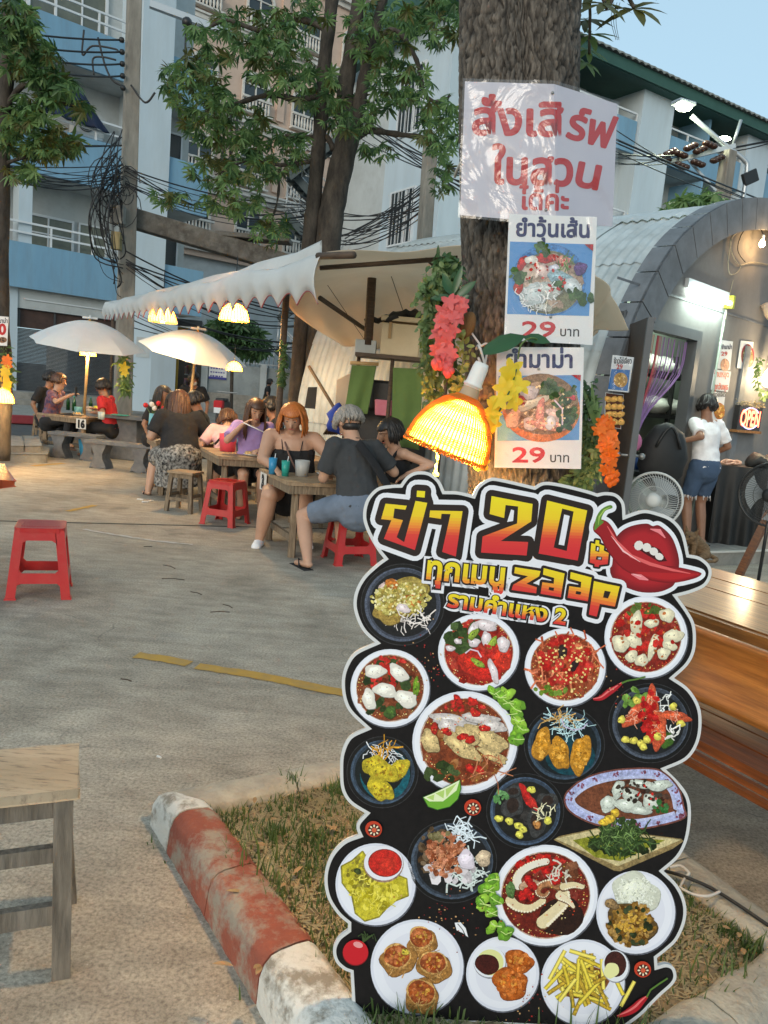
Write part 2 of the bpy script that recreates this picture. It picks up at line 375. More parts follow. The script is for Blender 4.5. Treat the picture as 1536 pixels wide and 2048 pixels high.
mat('bulb_cap', (.74, .72, .68), rough=.4)
def leafmat(n, a, b, tr=.3, rough=.5):
    m = mat(n, a, b, ns=3.5, rough=rough, trans=tr); return m
leafmat('leaf_dark', (.038, .085, .03), (.085, .165, .055), .38); leafmat('leaf_mid', (.11, .20, .06), (.20, .32, .11), .42)
leafmat('leaf_olive', (.07, .085, .02), (.13, .13, .035)); leafmat('leaf_ivy', (.045, .11, .035), (.20, .28, .10)); leafmat('leaf_pale', (.24, .30, .08), (.42, .46, .16))
leafmat('leaf_yellow', (.30, .26, .02), (.5, .42, .03)); leafmat('leaf_plastic', (.016, .065, .02), (.03, .10, .03), .1, .35)
leafmat('petal_pink', (.72, .10, .12), (.85, .20, .18), .35); leafmat('petal_orange', (.80, .14, .01), (.95, .24, .02), .35); leafmat('petal_yellow', (.75, .55, .02), (.85, .70, .05), .35)
leafmat('grass', (.05, .10, .02), (.12, .17, .04), .25, .6); leafmat('dry_grass', (.33, .26, .14), (.52, .43, .26), .2, .8); mat('beam_dark', (.07, .06, .05), (.17, .15, .125), ns=3, rough=.95, dirt=((.30, .28, .25), 5, .6))
# ================================================================ ground
def ground_mat():
    m = bpy.data.materials.new('lot_concrete'); m.use_nodes = True; t = m.node_tree; N = t.nodes; L = t.links; b = N['Principled BSDF']
    tc = N.new('ShaderNodeTexCoord')
    def noise(s, d=5, r=.6, st=None):
        n = N.new('ShaderNodeTexNoise'); n.inputs['Scale'].default_value = s; n.inputs['Detail'].default_value = d; n.inputs['Roughness'].default_value = r
        if st:
            mp = N.new('ShaderNodeMapping'); mp.inputs['Scale'].default_value = st; L.new(tc.outputs['Object'], mp.inputs[0]); L.new(mp.outputs[0], n.inputs['Vector'])
        else: L.new(tc.outputs['Object'], n.inputs['Vector'])
        return n.outputs[0]
    def ramp(i, *st):
        r = N.new('ShaderNodeValToRGB'); e = r.color_ramp.elements
        while len(e) < len(st): e.new(.5)
        for k, (p, c) in enumerate(st): e[k].position = p; e[k].color = (*c, 1) if isinstance(c, tuple) else (c, c, c, 1)
        L.new(i, r.inputs[0]); return r.outputs[0]
    def mix(f, a, c, blend='MIX'):
        x = N.new('ShaderNodeMix'); x.data_type = 'RGBA'; x.blend_type = blend
        for s, i in ((f, 0), (a, 6), (c, 7)):
            if hasattr(s, 'links'): L.new(s, x.inputs[i])
            else: x.inputs[i].default_value = s if i == 0 else (*s, 1)
        return x.outputs[2]
    base = ramp(noise(1.3, 6, .65), (.3, (.32, .272, .212)), (.7, (.46, .40, .318)))
    brush = ramp(noise(9, 4, .6, (.5, 1.3, 1)), (.35, .80), (.7, 1.16)); c = mix(1.0, base, brush, 'MULTIPLY')
    dark = ramp(noise(.75, 5, .7), (.50, 0), (.72, 1)); c = mix(dark, c, mix(1.0, c, (.62, .60, .58), 'MULTIPLY'))
    pale = ramp(noise(2.1, 7, .72, (.5, 1.4, 1)), (.58, 0), (.76, .55)); c = mix(pale, c, (.40, .38, .34))
    fine = ramp(noise(85, 3, .7), (.33, .55), (.5, 1.0), (.68, 1.35)); c = mix(.9, c, fine, 'MULTIPLY')
    v = N.new('ShaderNodeTexVoronoi'); v.inputs['Scale'].default_value = 55; L.new(tc.outputs['Object'], v.inputs['Vector'])
    sp = ramp(v.outputs['Distance'], (.06, 1), (.16, 0)); sg = ramp(noise(6, 3), (.52, 0), (.62, .8)); c = mix(mix(1.0, sp, sg, 'MULTIPLY'), c, (.62, .58, .5))
    nd = N.new('ShaderNodeMix'); nd.data_type = 'RGBA'; nd.blend_type = 'ADD'; nd.inputs[0].default_value = .25; L.new(tc.outputs['Object'], nd.inputs[6]); n9 = N.new('ShaderNodeTexNoise'); n9.inputs['Scale'].default_value = 3; n9.inputs['Detail'].default_value = 6; L.new(tc.outputs['Object'], n9.inputs['Vector']); L.new(n9.outputs['Color'], nd.inputs[7])
    vc = N.new('ShaderNodeTexVoronoi'); vc.feature = 'DISTANCE_TO_EDGE'; vc.inputs['Scale'].default_value = .55; L.new(nd.outputs[2], vc.inputs['Vector']); ck = ramp(vc.outputs['Distance'], (.0, 1), (.004, 0)); cm = ramp(noise(.9, 3), (.55, 0), (.62, .55))
    c = mix(mix(1.0, ck, cm, 'MULTIPLY'), c, (.07, .065, .06)); stn = ramp(noise(1.9, 4, .55), (.62, 0), (.70, .45)); c = mix(stn, c, (.12, .105, .09))
    L.new(c, b.inputs['Base Color']); b.inputs['Roughness'].default_value = .88
    bp = N.new('ShaderNodeBump'); bp.inputs['Strength'].default_value = .55; bp.inputs['Distance'].default_value = .004
    L.new(noise(120, 5, .7), bp.inputs['Height']); b2 = N.new('ShaderNodeBump'); b2.inputs['Strength'].default_value = .3; b2.inputs['Distance'].default_value = .02
    L.new(noise(14, 5, .7), b2.inputs['Height']); L.new(bp.outputs[0], b2.inputs['Normal']); L.new(b2.outputs[0], b.inputs['Normal'])
    MATS['lot'] = m
ground_mat()
mat('asphalt', (.06, .06, .06), (.09, .088, .085), ns=4, rough=.9, bump=.3, bs=80)
m = MB(); m.add([(-9, -3, 0), (8, -3, 0), (8, 13.9, 0), (-13, 13.9, 0), (-13, -3, 0)], [(0, 1, 2, 3, 4)]); struct(m, 'ground', 'lot')
m = MB(); m.add([(-600, -300, -.02), (600, -300, -.02), (600, 1500, -.02), (-600, 1500, -.02)], [(0, 1, 2, 3)]); struct(m, 'road', 'asphalt')
# expansion joint: a shallow dark sealed groove strip, and hairline twigs later
j0, j1 = G(-60, 1048), G(700, 1040)
m = MB(); m.beam(j0+Vector((-.5, 0, .001)), j1+Vector((2.5, .3, .001)), .022, .006); struct(m, 'paving_joint', mat('joint', (.03, .028, .025), rough=.95))
def strip(name, pts, w, mt, z=.004, jag=.006, seed=1):
    r = random.Random(seed); P = [Vector((*G(x, y)[:2], z)) for x, y in pts]; Q = []
    for a, b in zip(P, P[1:]):
        n = max(2, int((b-a).length/.04)); Q += [a.lerp(b, i/n) for i in range(n)]
    Q.append(P[-1]); L_, R_ = [], []
    for i, p in enumerate(Q):
        d = (Q[min(i+1, len(Q)-1)]-Q[max(i-1, 0)]).normalized(); n = Vector((-d.y, d.x, 0))
        L_.append(p+n*(w/2+r.uniform(-jag, jag))); R_.append(p-n*(w/2+r.uniform(-jag, jag)))
    k = len(Q); mb = MB(); mb.add(L_+R_, [(i, i+1, k+i+1, k+i) for i in range(k-1)]); o = struct(mb, name, mt); return o
strip('yellow_line', [(272, 1311), (330, 1319), (378, 1329)], .085, 'yellow_paint', seed=2)
strip('yellow_line', [(394, 1333), (520, 1353), (690, 1388), (800, 1412)], .085, 'yellow_paint', seed=3)
strip('yellow_line', [(135, 1023), (190, 1011)], .07, 'yellow_paint', seed=4)
strip('yellow_line', [(66, 932), (128, 927)], .10, 'yellow_paint', seed=5)
strip('white_line', [(168, 1059), (230, 1070), (300, 1081), (385, 1090)], .035, 'old_white_paint', jag=.014, seed=6)
# ---------------------------------------------------------------- kerb round the tree, soil, pavement at the far side
KH, KW = .125, .154
inn = [Vector((*G(x, y, .12)[:2], 0)) for x, y in ((430, 1608), (918, 2260), (1531, 1891), (1012, 1491))]
cen = sum(inn, Vector())/4; edg = []
for i in range(4):
    a, b = inn[i], inn[(i+1) % 4]; n = Vector((-(b-a).y, (b-a).x, 0)).normalized(); n = n if n.dot(a-cen) > 0 else -n; edg.append((a+n*KW, (b-a).normalized()))
def isect(e, f): 
    (p, d), (q, g_) = e, f; t = ((q-p).x*g_.y-(q-p).y*g_.x)/(d.x*g_.y-d.y*g_.x); return p+d*t
A, B, Cc, Dd = isect(edg[3], edg[0]), isect(edg[0], edg[1]), isect(edg[1], edg[2]), isect(edg[2], edg[3])
def kerb_mat():
    m = mat('kerb_white', (.62, .59, .53), (.70, .68, .63), ns=6, rough=.85, bump=.7, bs=55, dirt=((.26, .22, .17), 9, .95, .48, .60))
    m = mat('kerb_red', (.24, .060, .035), (.33, .10, .06), ns=6, rough=.85, bump=.7, bs=55, dirt=((.31, .26, .20), 7, 1, .47, .60))
    m = mat('kerb_bare', (.36, .32, .26), (.47, .43, .35), ns=9, rough=.9, bump=.8, bs=55, dirt=((.20, .17, .13), 12, .6))
kerb_mat()
kerb = thing('planter_kerb', 'low rounded kerb of red and white concrete stones round the grass under the big tree', 'kerb', tuple(cen))
PROF = [(0, 0), (.006, .075), (.016, .105), (.034, .123), (.058, .130), (.10, .131), (.13, .126), (.148, .11), (.154, 0)]
def kerb_run(a, b, cuts, mats, inward):
    d = (b-a).normalized(); L_ = (b-a).length; hn = lambda p, q, r: 1/math.tan((q-p).angle(r-p)/2); cor = [A, B, Cc, Dd]; i0 = cor.index(a); cta = hn(a, b, cor[i0-1]); ctb = hn(b, a, cor[(i0+2) % 4])
    for (t0, t1), mt in zip(zip(cuts, cuts[1:]), mats):
        n = max(2, int((t1-t0)*L_/.03)); g = .003/L_; mb = MB()
        def f(u, v, t0=t0, t1=t1):
            k = v*(len(PROF)-1); i = min(int(k), len(PROF)-2); q = k-i
            x = PROF[i][0]*(1-q)+PROF[i+1][0]*q; z = PROF[i][1]*(1-q)+PROF[i+1][1]*q
            ta = x*cta/L_ if t0 == 0 else t0+g; tb = 1-x*ctb/L_ if t1 == 1 else t1-g; t = ta+(tb-ta)*u; e = min(u, 1-u)*(t1-t0)*L_; rr = .985 if e < .01 else 1
            p = a+d*(t*L_)+inward*x
            w_ = math.sin(p.x*31+p.y*17)*.0035+math.sin(p.x*67-p.y*53+z*40)*.002
            return (p+inward*w_*.6).to_tuple()[:2]+((z*rr+w_*.7 if z > 0 else 0),)
        mb.grid(f, n, 24); r0 = [f(0, v/24) for v in range(25)]; r1 = [f(1, v/24) for v in range(25)]
        mb.poly(r0); mb.poly(r1)
        mb.build('kerb_stone', mt, kerb)
perp = lambda a, b: (lambda n: n if n.dot(cen-a) > 0 else -n)(Vector((-(b-a).y, (b-a).x, 0)).normalized())
kerb_run(A, B, [0, .11, .32, .54, 1.0], ['kerb_white', 'kerb_red', 'kerb_red', 'kerb_white'], perp(A, B))
kerb_run(B, Cc, [0, .33, .66, 1.0], ['kerb_bare']*3, perp(B, Cc))
kerb_run(Cc, Dd, [0, .33, .66, 1.0], ['kerb_bare']*3, perp(Cc, Dd))
kerb_run(Dd, A, [0, .35, .7, 1.0], ['kerb_bare', 'kerb_bare', 'kerb_bare'], perp(Dd, A))
def isl(u, v):
    a = A.lerp(B, u); b = Dd.lerp(Cc, u); p = a.lerp(b, v); q = cen+(p-cen)*.90
    z = .092+.02*math.sin(q.x*5+1)*math.sin(q.y*6)+.008*math.sin(q.x*23)*math.cos(q.y*29)
    return (q.x, q.y, z)
m = MB(); m.grid(isl, 60, 60); struct(m, 'planter_soil', 'soil')
# tufts: green blades and straw-dry thatch, nobody could count them
def in_isl(p, k=.86):
    q = cen+(p-cen)/k; s_ = 1
    for a, b in ((A, B), (B, Cc), (Cc, Dd), (Dd, A)):
        if perp(a, b).dot(q-a) < 0: return False
    return True
def blades(name, n, mt, hmin, hmax, clump, lean, label, wd=.0022, seed=3, lie=False):
    r = random.Random(seed); mb = MB(); cl = []
    for _ in range(clump):
        while True:
            p = Vector((r.uniform(-.8, 1.6), r.uniform(1.1, 3.3), 0))
            if in_isl(p, .92 if not lie else .86): break
        cl.append((p, r.uniform(.02, .09), r.uniform(.6, 1.2)))
    for k in range(n):
        if lie or k % 6 == 0:
            p = Vector((r.uniform(-.8, 1.6), r.uniform(1.1, 3.3), 0)); hs = .6
            if not in_isl(p): continue
        else:
            c, s_, hs = r.choice(cl); p = c+Vector((r.gauss(0, s_), r.gauss(0, s_), 0))
        inside = in_isl(p, .885)
        if not inside and (in_isl(p, 1.02) or r.random() < .7): continue
        z0 = .088 if inside else (.125 if in_isl(p, 1.0) else 0)
        if (p-Vector((.42, 2.2, 0))).length < .17: continue
        z0 += .02*math.sin(p.x*5+1)*math.sin(p.y*6)+.007 if inside else 0; h = r.uniform(hmin, hmax)*hs; a = r.random()*6.28; l = r.uniform(*lean)*h; dx, dy = math.cos(a), math.sin(a); w_ = wd*r.uniform(.7, 1.4)
        zs = (0, .5, 1) if not lie else (0, .25, .12+.2*r.random())
        P = [p+Vector((dx*l*t*t if not lie else dx*h*t, dy*l*t*t if not lie else dy*h*t, z0+h*zz*(1 if not lie else .35))) for t, zz in zip((0, .55, 1), zs)]
        s2 = Vector((-dy, dx, 0)); vs = [P[0]+s2*w_, P[0]-s2*w_, P[1]+s2*w_*.8, P[1]-s2*w_*.8, P[2]]
        mb.add(vs, [(0, 1, 3, 2), (2, 3, 4)])
    o = mb.build(name, mt, None, off=(0, 0, 0)); tag(o, label, 'grass', None, 'stuff')
blades('dry_grass', 50000, 'dry_grass', .03, .11, 60, (.5, 1), 'straw-dry thatch of dead grass lying in the kerbed bed', lie=True, seed=11)
blades('green_grass', 13000, 'grass', .015, .045, 150, (.2, .9), 'short green grass tufts growing inside the red and white kerb', seed=5)
blades('tall_grass', 900, 'grass', .05, .10, 18, (.2, .8), 'taller green grass blades along the inner edge of the kerb', seed=9, wd=.0022)
# far pavement with red and white kerb, raised shop steps
LP = Plane((-10, 27, 0), (math.sin(math.radians(48)), math.cos(math.radians(48)), 0))
ku = LP.u; k0 = G(20, 846); 
m = MB(); wv = Vector((-ku.y, ku.x, 0)); 
m.prism([k0-ku*6, k0+ku*30, k0+ku*30+wv*8, k0-ku*6+wv*8], (0, 0, .13)); struct(m, 'pavement', 'concrete')
fk = thing('far_kerb', 'red and white painted kerb along the street behind table 16', 'kerb', tuple(k0))
mat('kerb_red_far', (.26, .03, .04), (.32, .05, .055), ns=4, rough=.85); mat('kerb_white_far', (.60, .60, .58), (.68, .68, .66), ns=4, rough=.85)
for i in range(-3, 12):
    a = k0+ku*(i*1.35); m = MB(); m.box((a+ku*.67-wv*.06+Vector((0, 0, .10))), (.14, 1.34, .20), rz=math.atan2(ku.y, ku.x)-PI/2)
    m.build('kerb_stone', 'kerb_red_far' if i % 2 == 0 else 'kerb_white_far', fk, bevel=.02)
# ================================================================ buildings
def PB(pl, mb, s0, s1, z0, z1, d0, d1, col=None):
    pts = [pl.P(s, z, d) for d in (d0, d1) for s, z in ((s0, z0), (s1, z0), (s1, z1), (s0, z1))]
    mb.add(pts, [(0, 1, 2, 3), (7, 6, 5, 4), (0, 4, 5, 1), (1, 5, 6, 2), (2, 6, 7, 3), (3, 7, 4, 0)], col); return mb
def part(pl, name, mt, par, s0, s1, z0, z1, d0, d1): m = MB(); PB(pl, m, s0, s1, z0, z1, d0, d1); return m.build(name, mt, par)
def window(pl, par, s0, s1, z0, z1, d, nm='white_metal', mull=1, trans=0, bars=0, glass='dark_glass', fr=.06):
    f = MB()
    for a, b, c, e in ((s0, s0+fr, z0, z1), (s1-fr, s1, z0, z1), (s0+fr, s1-fr, z0, z0+fr), (s0+fr, s1-fr, z1-fr, z1)): PB(pl, f, a, b, c, e, d-.02, d+.06)
    for k in range(1, mull+1): x = s0+(s1-s0)*k/(mull+1); PB(pl, f, x-.025, x+.025, z0+fr, z1-fr, d-.01, d+.05)
    if trans: PB(pl, f, s0+fr, s1-fr, trans-.025, trans+.025, d, d+.055)
    for k in range(bars): x = s0+(s1-s0)*(k+.5)/bars; PB(pl, f, x-.012, x+.012, z0+fr, z1-fr, d+.06, d+.08)
    fo = f.build('window', nm, par)
    g = MB(); PB(pl, g, s0+.02, s1-.02, z0+.02, z1-.02, d-.03, d+.01); g.build('pane', glass, fo); return fo
def railing(pl, par, s0, s1, z0, z1, d, step=1.1, nm='white_metal', rails=2, r=.025, bal=0, name='railing'):
    m = MB()
    for k in range(rails): z = z0+(z1-z0)*(k+1)/rails; PB(pl, m, s0, s1, z-r, z+r, d-r, d+r)
    n = max(1, int((s1-s0)/step))
    for k in range(n+1): s = s0+(s1-s0)*k/n; PB(pl, m, s-r, s+r, z0, z1, d-r*.9, d+r*.9)
    for k in range(bal): s = s0+(s1-s0)*(k+.5)/bal; PB(pl, m, s-.012, s+.012, z0, z1, d-.012, d+.012)
    return m.build(name, nm, par)
# ---- left blue and white shophouse
L = thing('blue_shophouse', 'blue and white shophouse with balconies above a closed grey roller shutter', 'building', tuple(LP.P(-2, 0)))
WALLD = -1.5
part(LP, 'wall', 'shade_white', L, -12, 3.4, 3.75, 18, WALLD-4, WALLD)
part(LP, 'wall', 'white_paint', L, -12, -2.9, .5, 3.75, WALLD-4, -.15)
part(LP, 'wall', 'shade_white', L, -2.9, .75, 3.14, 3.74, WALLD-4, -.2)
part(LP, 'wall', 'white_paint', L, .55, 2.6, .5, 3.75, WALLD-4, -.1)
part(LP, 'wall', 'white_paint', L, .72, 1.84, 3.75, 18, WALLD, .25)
part(LP, 'shop_step', 'concrete', L, -12, 3.0, 0, .28, -.2, 1.4)
part(LP, 'shop_step', 'concrete', L, -12, 3.0, .28, .5, -.2, .9)
for z0, z1 in ((3.75, 5.13), (7.3, 8.75), (10.8, 12.0)):
    part(LP, 'balcony_front', 'blue_paint', L, -12, .70, z0, z1, .02, .14)
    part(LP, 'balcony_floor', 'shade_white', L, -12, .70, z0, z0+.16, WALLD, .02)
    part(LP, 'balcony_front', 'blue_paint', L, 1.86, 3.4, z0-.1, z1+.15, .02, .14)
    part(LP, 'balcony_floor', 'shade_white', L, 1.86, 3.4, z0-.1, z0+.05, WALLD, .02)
    railing(LP, L, -6, .68, z1, z1+.62, .08, 1.3, r=.03)
part(LP, 'pilaster', 'white_paint', L, -2.95, -2.55, 5.13, 7.3, -.6, .0)
s_ = -2.4
window(LP, L, -2.45, -.75, 4.3, 6.35, WALLD+.05, mull=1, trans=5.75, glass='dim_glass', fr=.08)
window(LP, L, -.6, .4, 4.3, 6.35, WALLD+.05, mull=0, glass='dim_glass'); window(LP, L, -5.2, -3.2, 4.3, 6.6, WALLD+.05, glass='dim_glass')
window(LP, L, -2.4, .2, 11.9, 14.0, WALLD+.05, mull=2, glass='dim_glass', fr=.1); window(LP, L, -6, -3, 8.2, 10.2, WALLD+.05)
window(LP, L, 2.0, 3.1, 4.6, 6.6, WALLD+.05); window(LP, L, 2.0, 3.1, 8.2, 10.2, WALLD+.05)
# shutter with its slats
sh = MB(); n = 46
for k in range(n):
    z = .52+2.0*k/n; PB(LP, sh, -2.84, .5, z, z+2.0/n-.006, -.34, -.31+.012*(k % 2))
o = sh.build('roller_shutter', 'shutter', L); o['kind'] = 'stuff'
part(LP, 'transom_panel', mat('rust_dark', (.05, .03, .025), (.08, .045, .035), ns=4, rough=.8), L, -2.84, .5, 2.54, 3.12, -.36, -.32)
for k in range(4): part(LP, 'transom_bar', 'shutter', L, -2.84+k*1.11, -2.78+k*1.11, 2.54, 3.12, -.31, -.27)
part(LP, 'conduit', 'white_metal', L, -2.7, .6, 3.42, 3.46, -.19, -.16)
# AC unit on the middle balcony, navy cloth
ac = thing('air_conditioner', 'white outdoor air conditioner unit on the blue building wall behind the cables', 'air conditioner', tuple(LP.P(-.55, 9.2, -1)))
part(LP, 'housing', 'shade_white', ac, -1.0, .0, 9.15, 9.85, -1.4, -.95)
m = MB(); c = LP.P(-.62, 9.5, -.93)
for rr in (.08, .15, .22, .27):
    m.tube([c+LP.u*rr*math.cos(t*PI/12)+Vector((0, 0, 1))*rr*math.sin(t*PI/12) for t in range(25)], .012, 5, False)
m.build('fan_grille', 'dark_void', ac)
part(LP, 'bracket', 'alu', ac, -.95, -.05, 9.05, 9.13, -1.45, -.9)
m = MB(); a0 = LP.P(-2.5, 10.7, .3)
nv = [LP.st(*q) for q in ((52, 158), (160, 188), (214, 270), (82, 226))]; nvf = lambda u, v: [(nv[0][i]*(1-u)+nv[1][i]*u)*(1-v)+(nv[3][i]*(1-u)+nv[2][i]*u)*v for i in (0, 1)]
m.grid(lambda u, v: LP.P(*nvf(u, v), .25+.07*math.sin(u*22+v*3)*(.3+v)), 40, 14, thick=(0, 0, .01))
single(m, 'shade_cloth', mat('navy_cloth', (.012, .022, .055), (.02, .035, .08), ns=4, rough=.9, bump=.4), 'dark navy cloth hung over the middle balcony of the blue building', 'cloth')
# ---- pink apartment block far behind
PP = Plane((-8, 50, 0), (math.sin(math.radians(50)), math.cos(math.radians(50)), 0))
K = thing('pink_apartment_block', 'tall pink rendered apartment block with cream cornices and arched windows behind the trees', 'building', tuple(PP.P(2, 0)))
part(PP, 'wall', 'pink_render', K, -12, 22, 8.4, 34, -6, 0)
part(PP, 'wall', 'shade_white', K, -12, 22, 0, 8.4, -6, -.3)
for z in (9.0, 12.3, 16.3, 20.9, 25.2):
    c = K; m = MB(); PB(PP, m, -12, 22, z-.28, z, 0, .18); PB(PP, m, -12, 22, z, z+.25, 0, .42); PB(PP, m, -12, 22, z+.25, z+.36, 0, .52); m.build('cornice', 'stone_trim', K)
def arch_window(s, z, w_=1.7, h=2.2):
    m = MB(); ob = []
    for k in range(13): t = PI*k/12; ob.append((s-w_/2*math.cos(t), z+h-.5+.55*math.sin(t)))
    pts = [(s-w_/2, z)]+ob+[(s+w_/2, z)]
    m.prism([PP.P(a, b, .03) for a, b in pts], PP.n*.01); pane = ('pane', m)
    f = MB(); k = len(pts)
    for i in range(1, k-2):
        (a, b), (c, d) = pts[i], pts[i+1]; f.beam(PP.P(a, b, .08), PP.P(c, d, .08), .16, .12, upv=tuple(PP.n))
    f.beam(PP.P(s-w_/2, z, .08), PP.P(s-w_/2, z+h-.5, .08), .14, .12, upv=tuple(PP.n)); f.beam(PP.P(s+w_/2, z, .08), PP.P(s+w_/2, z+h-.5, .08), .14, .12, upv=tuple(PP.n))
    PB(PP, f, s-.04, s+.04, z, z+h-.02, .04, .10); PB(PP, f, s-w_/2, s+w_/2, z+h-.62, z+h-.55, .04, .10)
    fo = f.build('window', 'stone_trim', K); m.build('pane', 'dark_glass', fo)
    b_ = MB(); PB(PP, b_, s-w_/2-.15, s+w_/2+.15, z+.72, z+.84, .3, .48); PB(PP, b_, s-w_/2-.15, s+w_/2+.15, z-.06, z+.04, .05, .48)
    for q in range(8): x = s-w_/2+w_*(q+.5)/8; b_.lathe([(.04, 0), (.07, .12), (.09, .25), (.05, .5), (.06, .66)], 6, o=PP.P(x, z+.05, .39))
    b_.build('balustrade', 'stone_trim', K)
for z in (9.6, 12.9, 17.0, 21.6, 25.9):
    for s in (-9, -5.7, -2.3, 1.1, 4.5, 7.9, 11.3, 14.7, 18): arch_window(s, z)
for s in (-7.4, -.6, 6.2, 13): 
    for z in (13, 17.1, 21.7): part(PP, 'pilaster', 'pink_render', K, s-.25, s+.25, z, z+3.0, 0, .16)
# ---- right apartment block, green roof edge
RP = Plane((8, 30, 0), (math.sin(math.radians(57)), math.cos(math.radians(57)), 0))
Rb = thing('green_roofed_block', 'white and blue apartment block with balconies and a green edged tiled roof on the right', 'building', tuple(RP.P(3, 0)))
x0, x1 = -8.6, 22
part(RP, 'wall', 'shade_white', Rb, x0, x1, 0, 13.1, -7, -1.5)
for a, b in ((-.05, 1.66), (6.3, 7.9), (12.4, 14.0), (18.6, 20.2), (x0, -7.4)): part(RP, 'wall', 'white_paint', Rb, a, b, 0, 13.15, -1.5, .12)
for a, b in ((-7.35, -.1), (1.7, 6.25), (7.95, 12.35), (14.05, 18.55)):
    for i, (z0, z1) in enumerate(((10.9, 12.0), (7.4, 8.6), (3.9, 5.1))):
        part(RP, 'balcony_front', 'blue_paint', Rb, a, b, z0, z1, -.1, 0)
        part(RP, 'balcony_floor', 'shade_white', Rb, a, b, z0, z0+.15, -1.5, -.1)
        railing(RP, Rb, a, b, z1, z1+.26, -.05, 1.0, r=.03, rails=1)
        c = (a+b)/2
        part(RP, 'balcony_divider', 'blue_paint', Rb, c-.06, c+.06, z0+.15, z0+(2.3 if i == 0 else 3.4), -1.5, .02)
        for q in (a+.5, c+.5):
            window(RP, Rb, q, q+1.0, z0+.6, z0+2.2, -1.47, mull=1, glass='dark_glass'); 
            part(RP, 'door', 'shade_white', Rb, q+1.1, min(q+1.8, b), z0+.15, z0+2.2, -1.49, -1.42)
# roof
m = MB(); PB(RP, m, x0-.8, x1, 13.12, 13.5, .55, .62); m.build('fascia', 'green_roof', Rb)
m = MB(); PB(RP, m, x0-.8, x1, 13.1, 13.2, -1.5, .54); m.build('soffit', 'green_roof', Rb)
m = MB(); n = 190
def rooff(u, v):
    s = x0-.9+(x1-x0+.9)*u; return RP.P(s, 13.52+v*2.4+.07*abs(math.sin(u*n*PI/2)), .75-v*4.6)
m.grid(rooff, n*3, 5, thick=(0, 0, -.05), smooth=False); m.build('roof', 'tile_grey', Rb)
# left gable end with stair tower
GP = Plane(RP.P(x0, 0, 0), Vector((-RP.u.y, RP.u.x, 0)))
part(GP, 'wall', 'white_paint', Rb, 0.0, 3.3, 0, 13.1, -.4, .01)
window(GP, Rb, 1.2, 2.7, 9.9, 12.0, .02, mull=2, bars=7, trans=11.2); window(GP, Rb, 1.2, 2.7, 6.4, 8.2, .02, mull=2, bars=7)
m = MB(); m.prism([GP.P(-.8, 13.3, .6), GP.P(6.2, 12.6, .6), GP.P(4.6, 14.2, .6), GP.P(3.3, 15.2, .6)], GP.n*-.3); m.build('gable', 'green_roof', Rb)
m = MB(); PB(GP, m, -1, 5.2, 13.05, 13.3, -.3, .7); m.build('fascia', 'green_roof', Rb)
SP = Plane(D(780, 400, 31), (math.sin(math.radians(80)), math.cos(math.radians(80)), 0)); SP.o.z = 0
St = thing('stair_tower', 'white stair tower with curved landings and dark steel stairs behind the forked tree', 'stair tower', tuple(SP.P(0, 0)))
part(SP, 'wall', 'white_paint', St, 1.0, 3.6, 0, 11.2, -2.2, -.6); part(SP, 'wall', 'shade_white', St, -2.2, 1.0, 0, 10.0, -3.4, -2.4)
for z in (3.6, 7.0, 10.0):
    m = MB(); pts = [SP.P(-1.7, z, -2.2)]+[SP.P(-1.7+3.0*k/10, z+.0, -.4+.75*math.sin(PI*k/10)) for k in range(11)]+[SP.P(1.3, z, -2.2)]
    m.prism(pts, (0, 0, .55 if z < 10 else .3)); m.build('landing', 'white_paint', St)
    if z < 10:
        m = MB()
        for zz in (.9, 1.25, 1.6): m.tube([p+Vector((0, 0, zz)) for p in pts[1:-1]], .03, 5)
        for p in pts[1:-1:2]: m.tube([p+Vector((0, 0, .5)), p+Vector((0, 0, 1.6))], .03, 5)
        m.build('railing', 'alu', St)
mat('dark_steel', (.03, .05, .055), (.05, .07, .075), ns=4, rough=.6)
for z, sg in ((3.9, 1), (7.2, -1), (.6, -1), (5.6, -1), (9.0, 1)):
    a, b = (SP.P(-3.9, z, 0), SP.P(-1.5, z+2.2, 0)) if sg > 0 else (SP.P(-1.5, z, -.4), SP.P(-3.9, z+2.2, -.4))
    fl = MB(); q = SP.n*.5
    for s2 in (q, -q): fl.beam(a+s2, b+s2, .06, .28)
    f_ = fl.build('stair_stringer', 'dark_steel', St)
    for k in range(11):
        t = MB(); p = a.lerp(b, (k+.5)/11); t.box(p, (.3, 1.0, .05), rz=math.atan2(SP.u.y, SP.u.x)); t.build('stair_tread', 'dark_steel', St)
    rl = MB()
    for s2 in (q, -q):
        for h in (.5, 1.0): rl.tube([a+s2+Vector((0, 0, h)), b+s2+Vector((0, 0, h))], .025, 5)
        for k in range(6): p = a.lerp(b, k/5)+s2; rl.tube([p, p+Vector((0, 0, 1.0))], .02, 5)
    rl.build('handrail', 'alu', St)
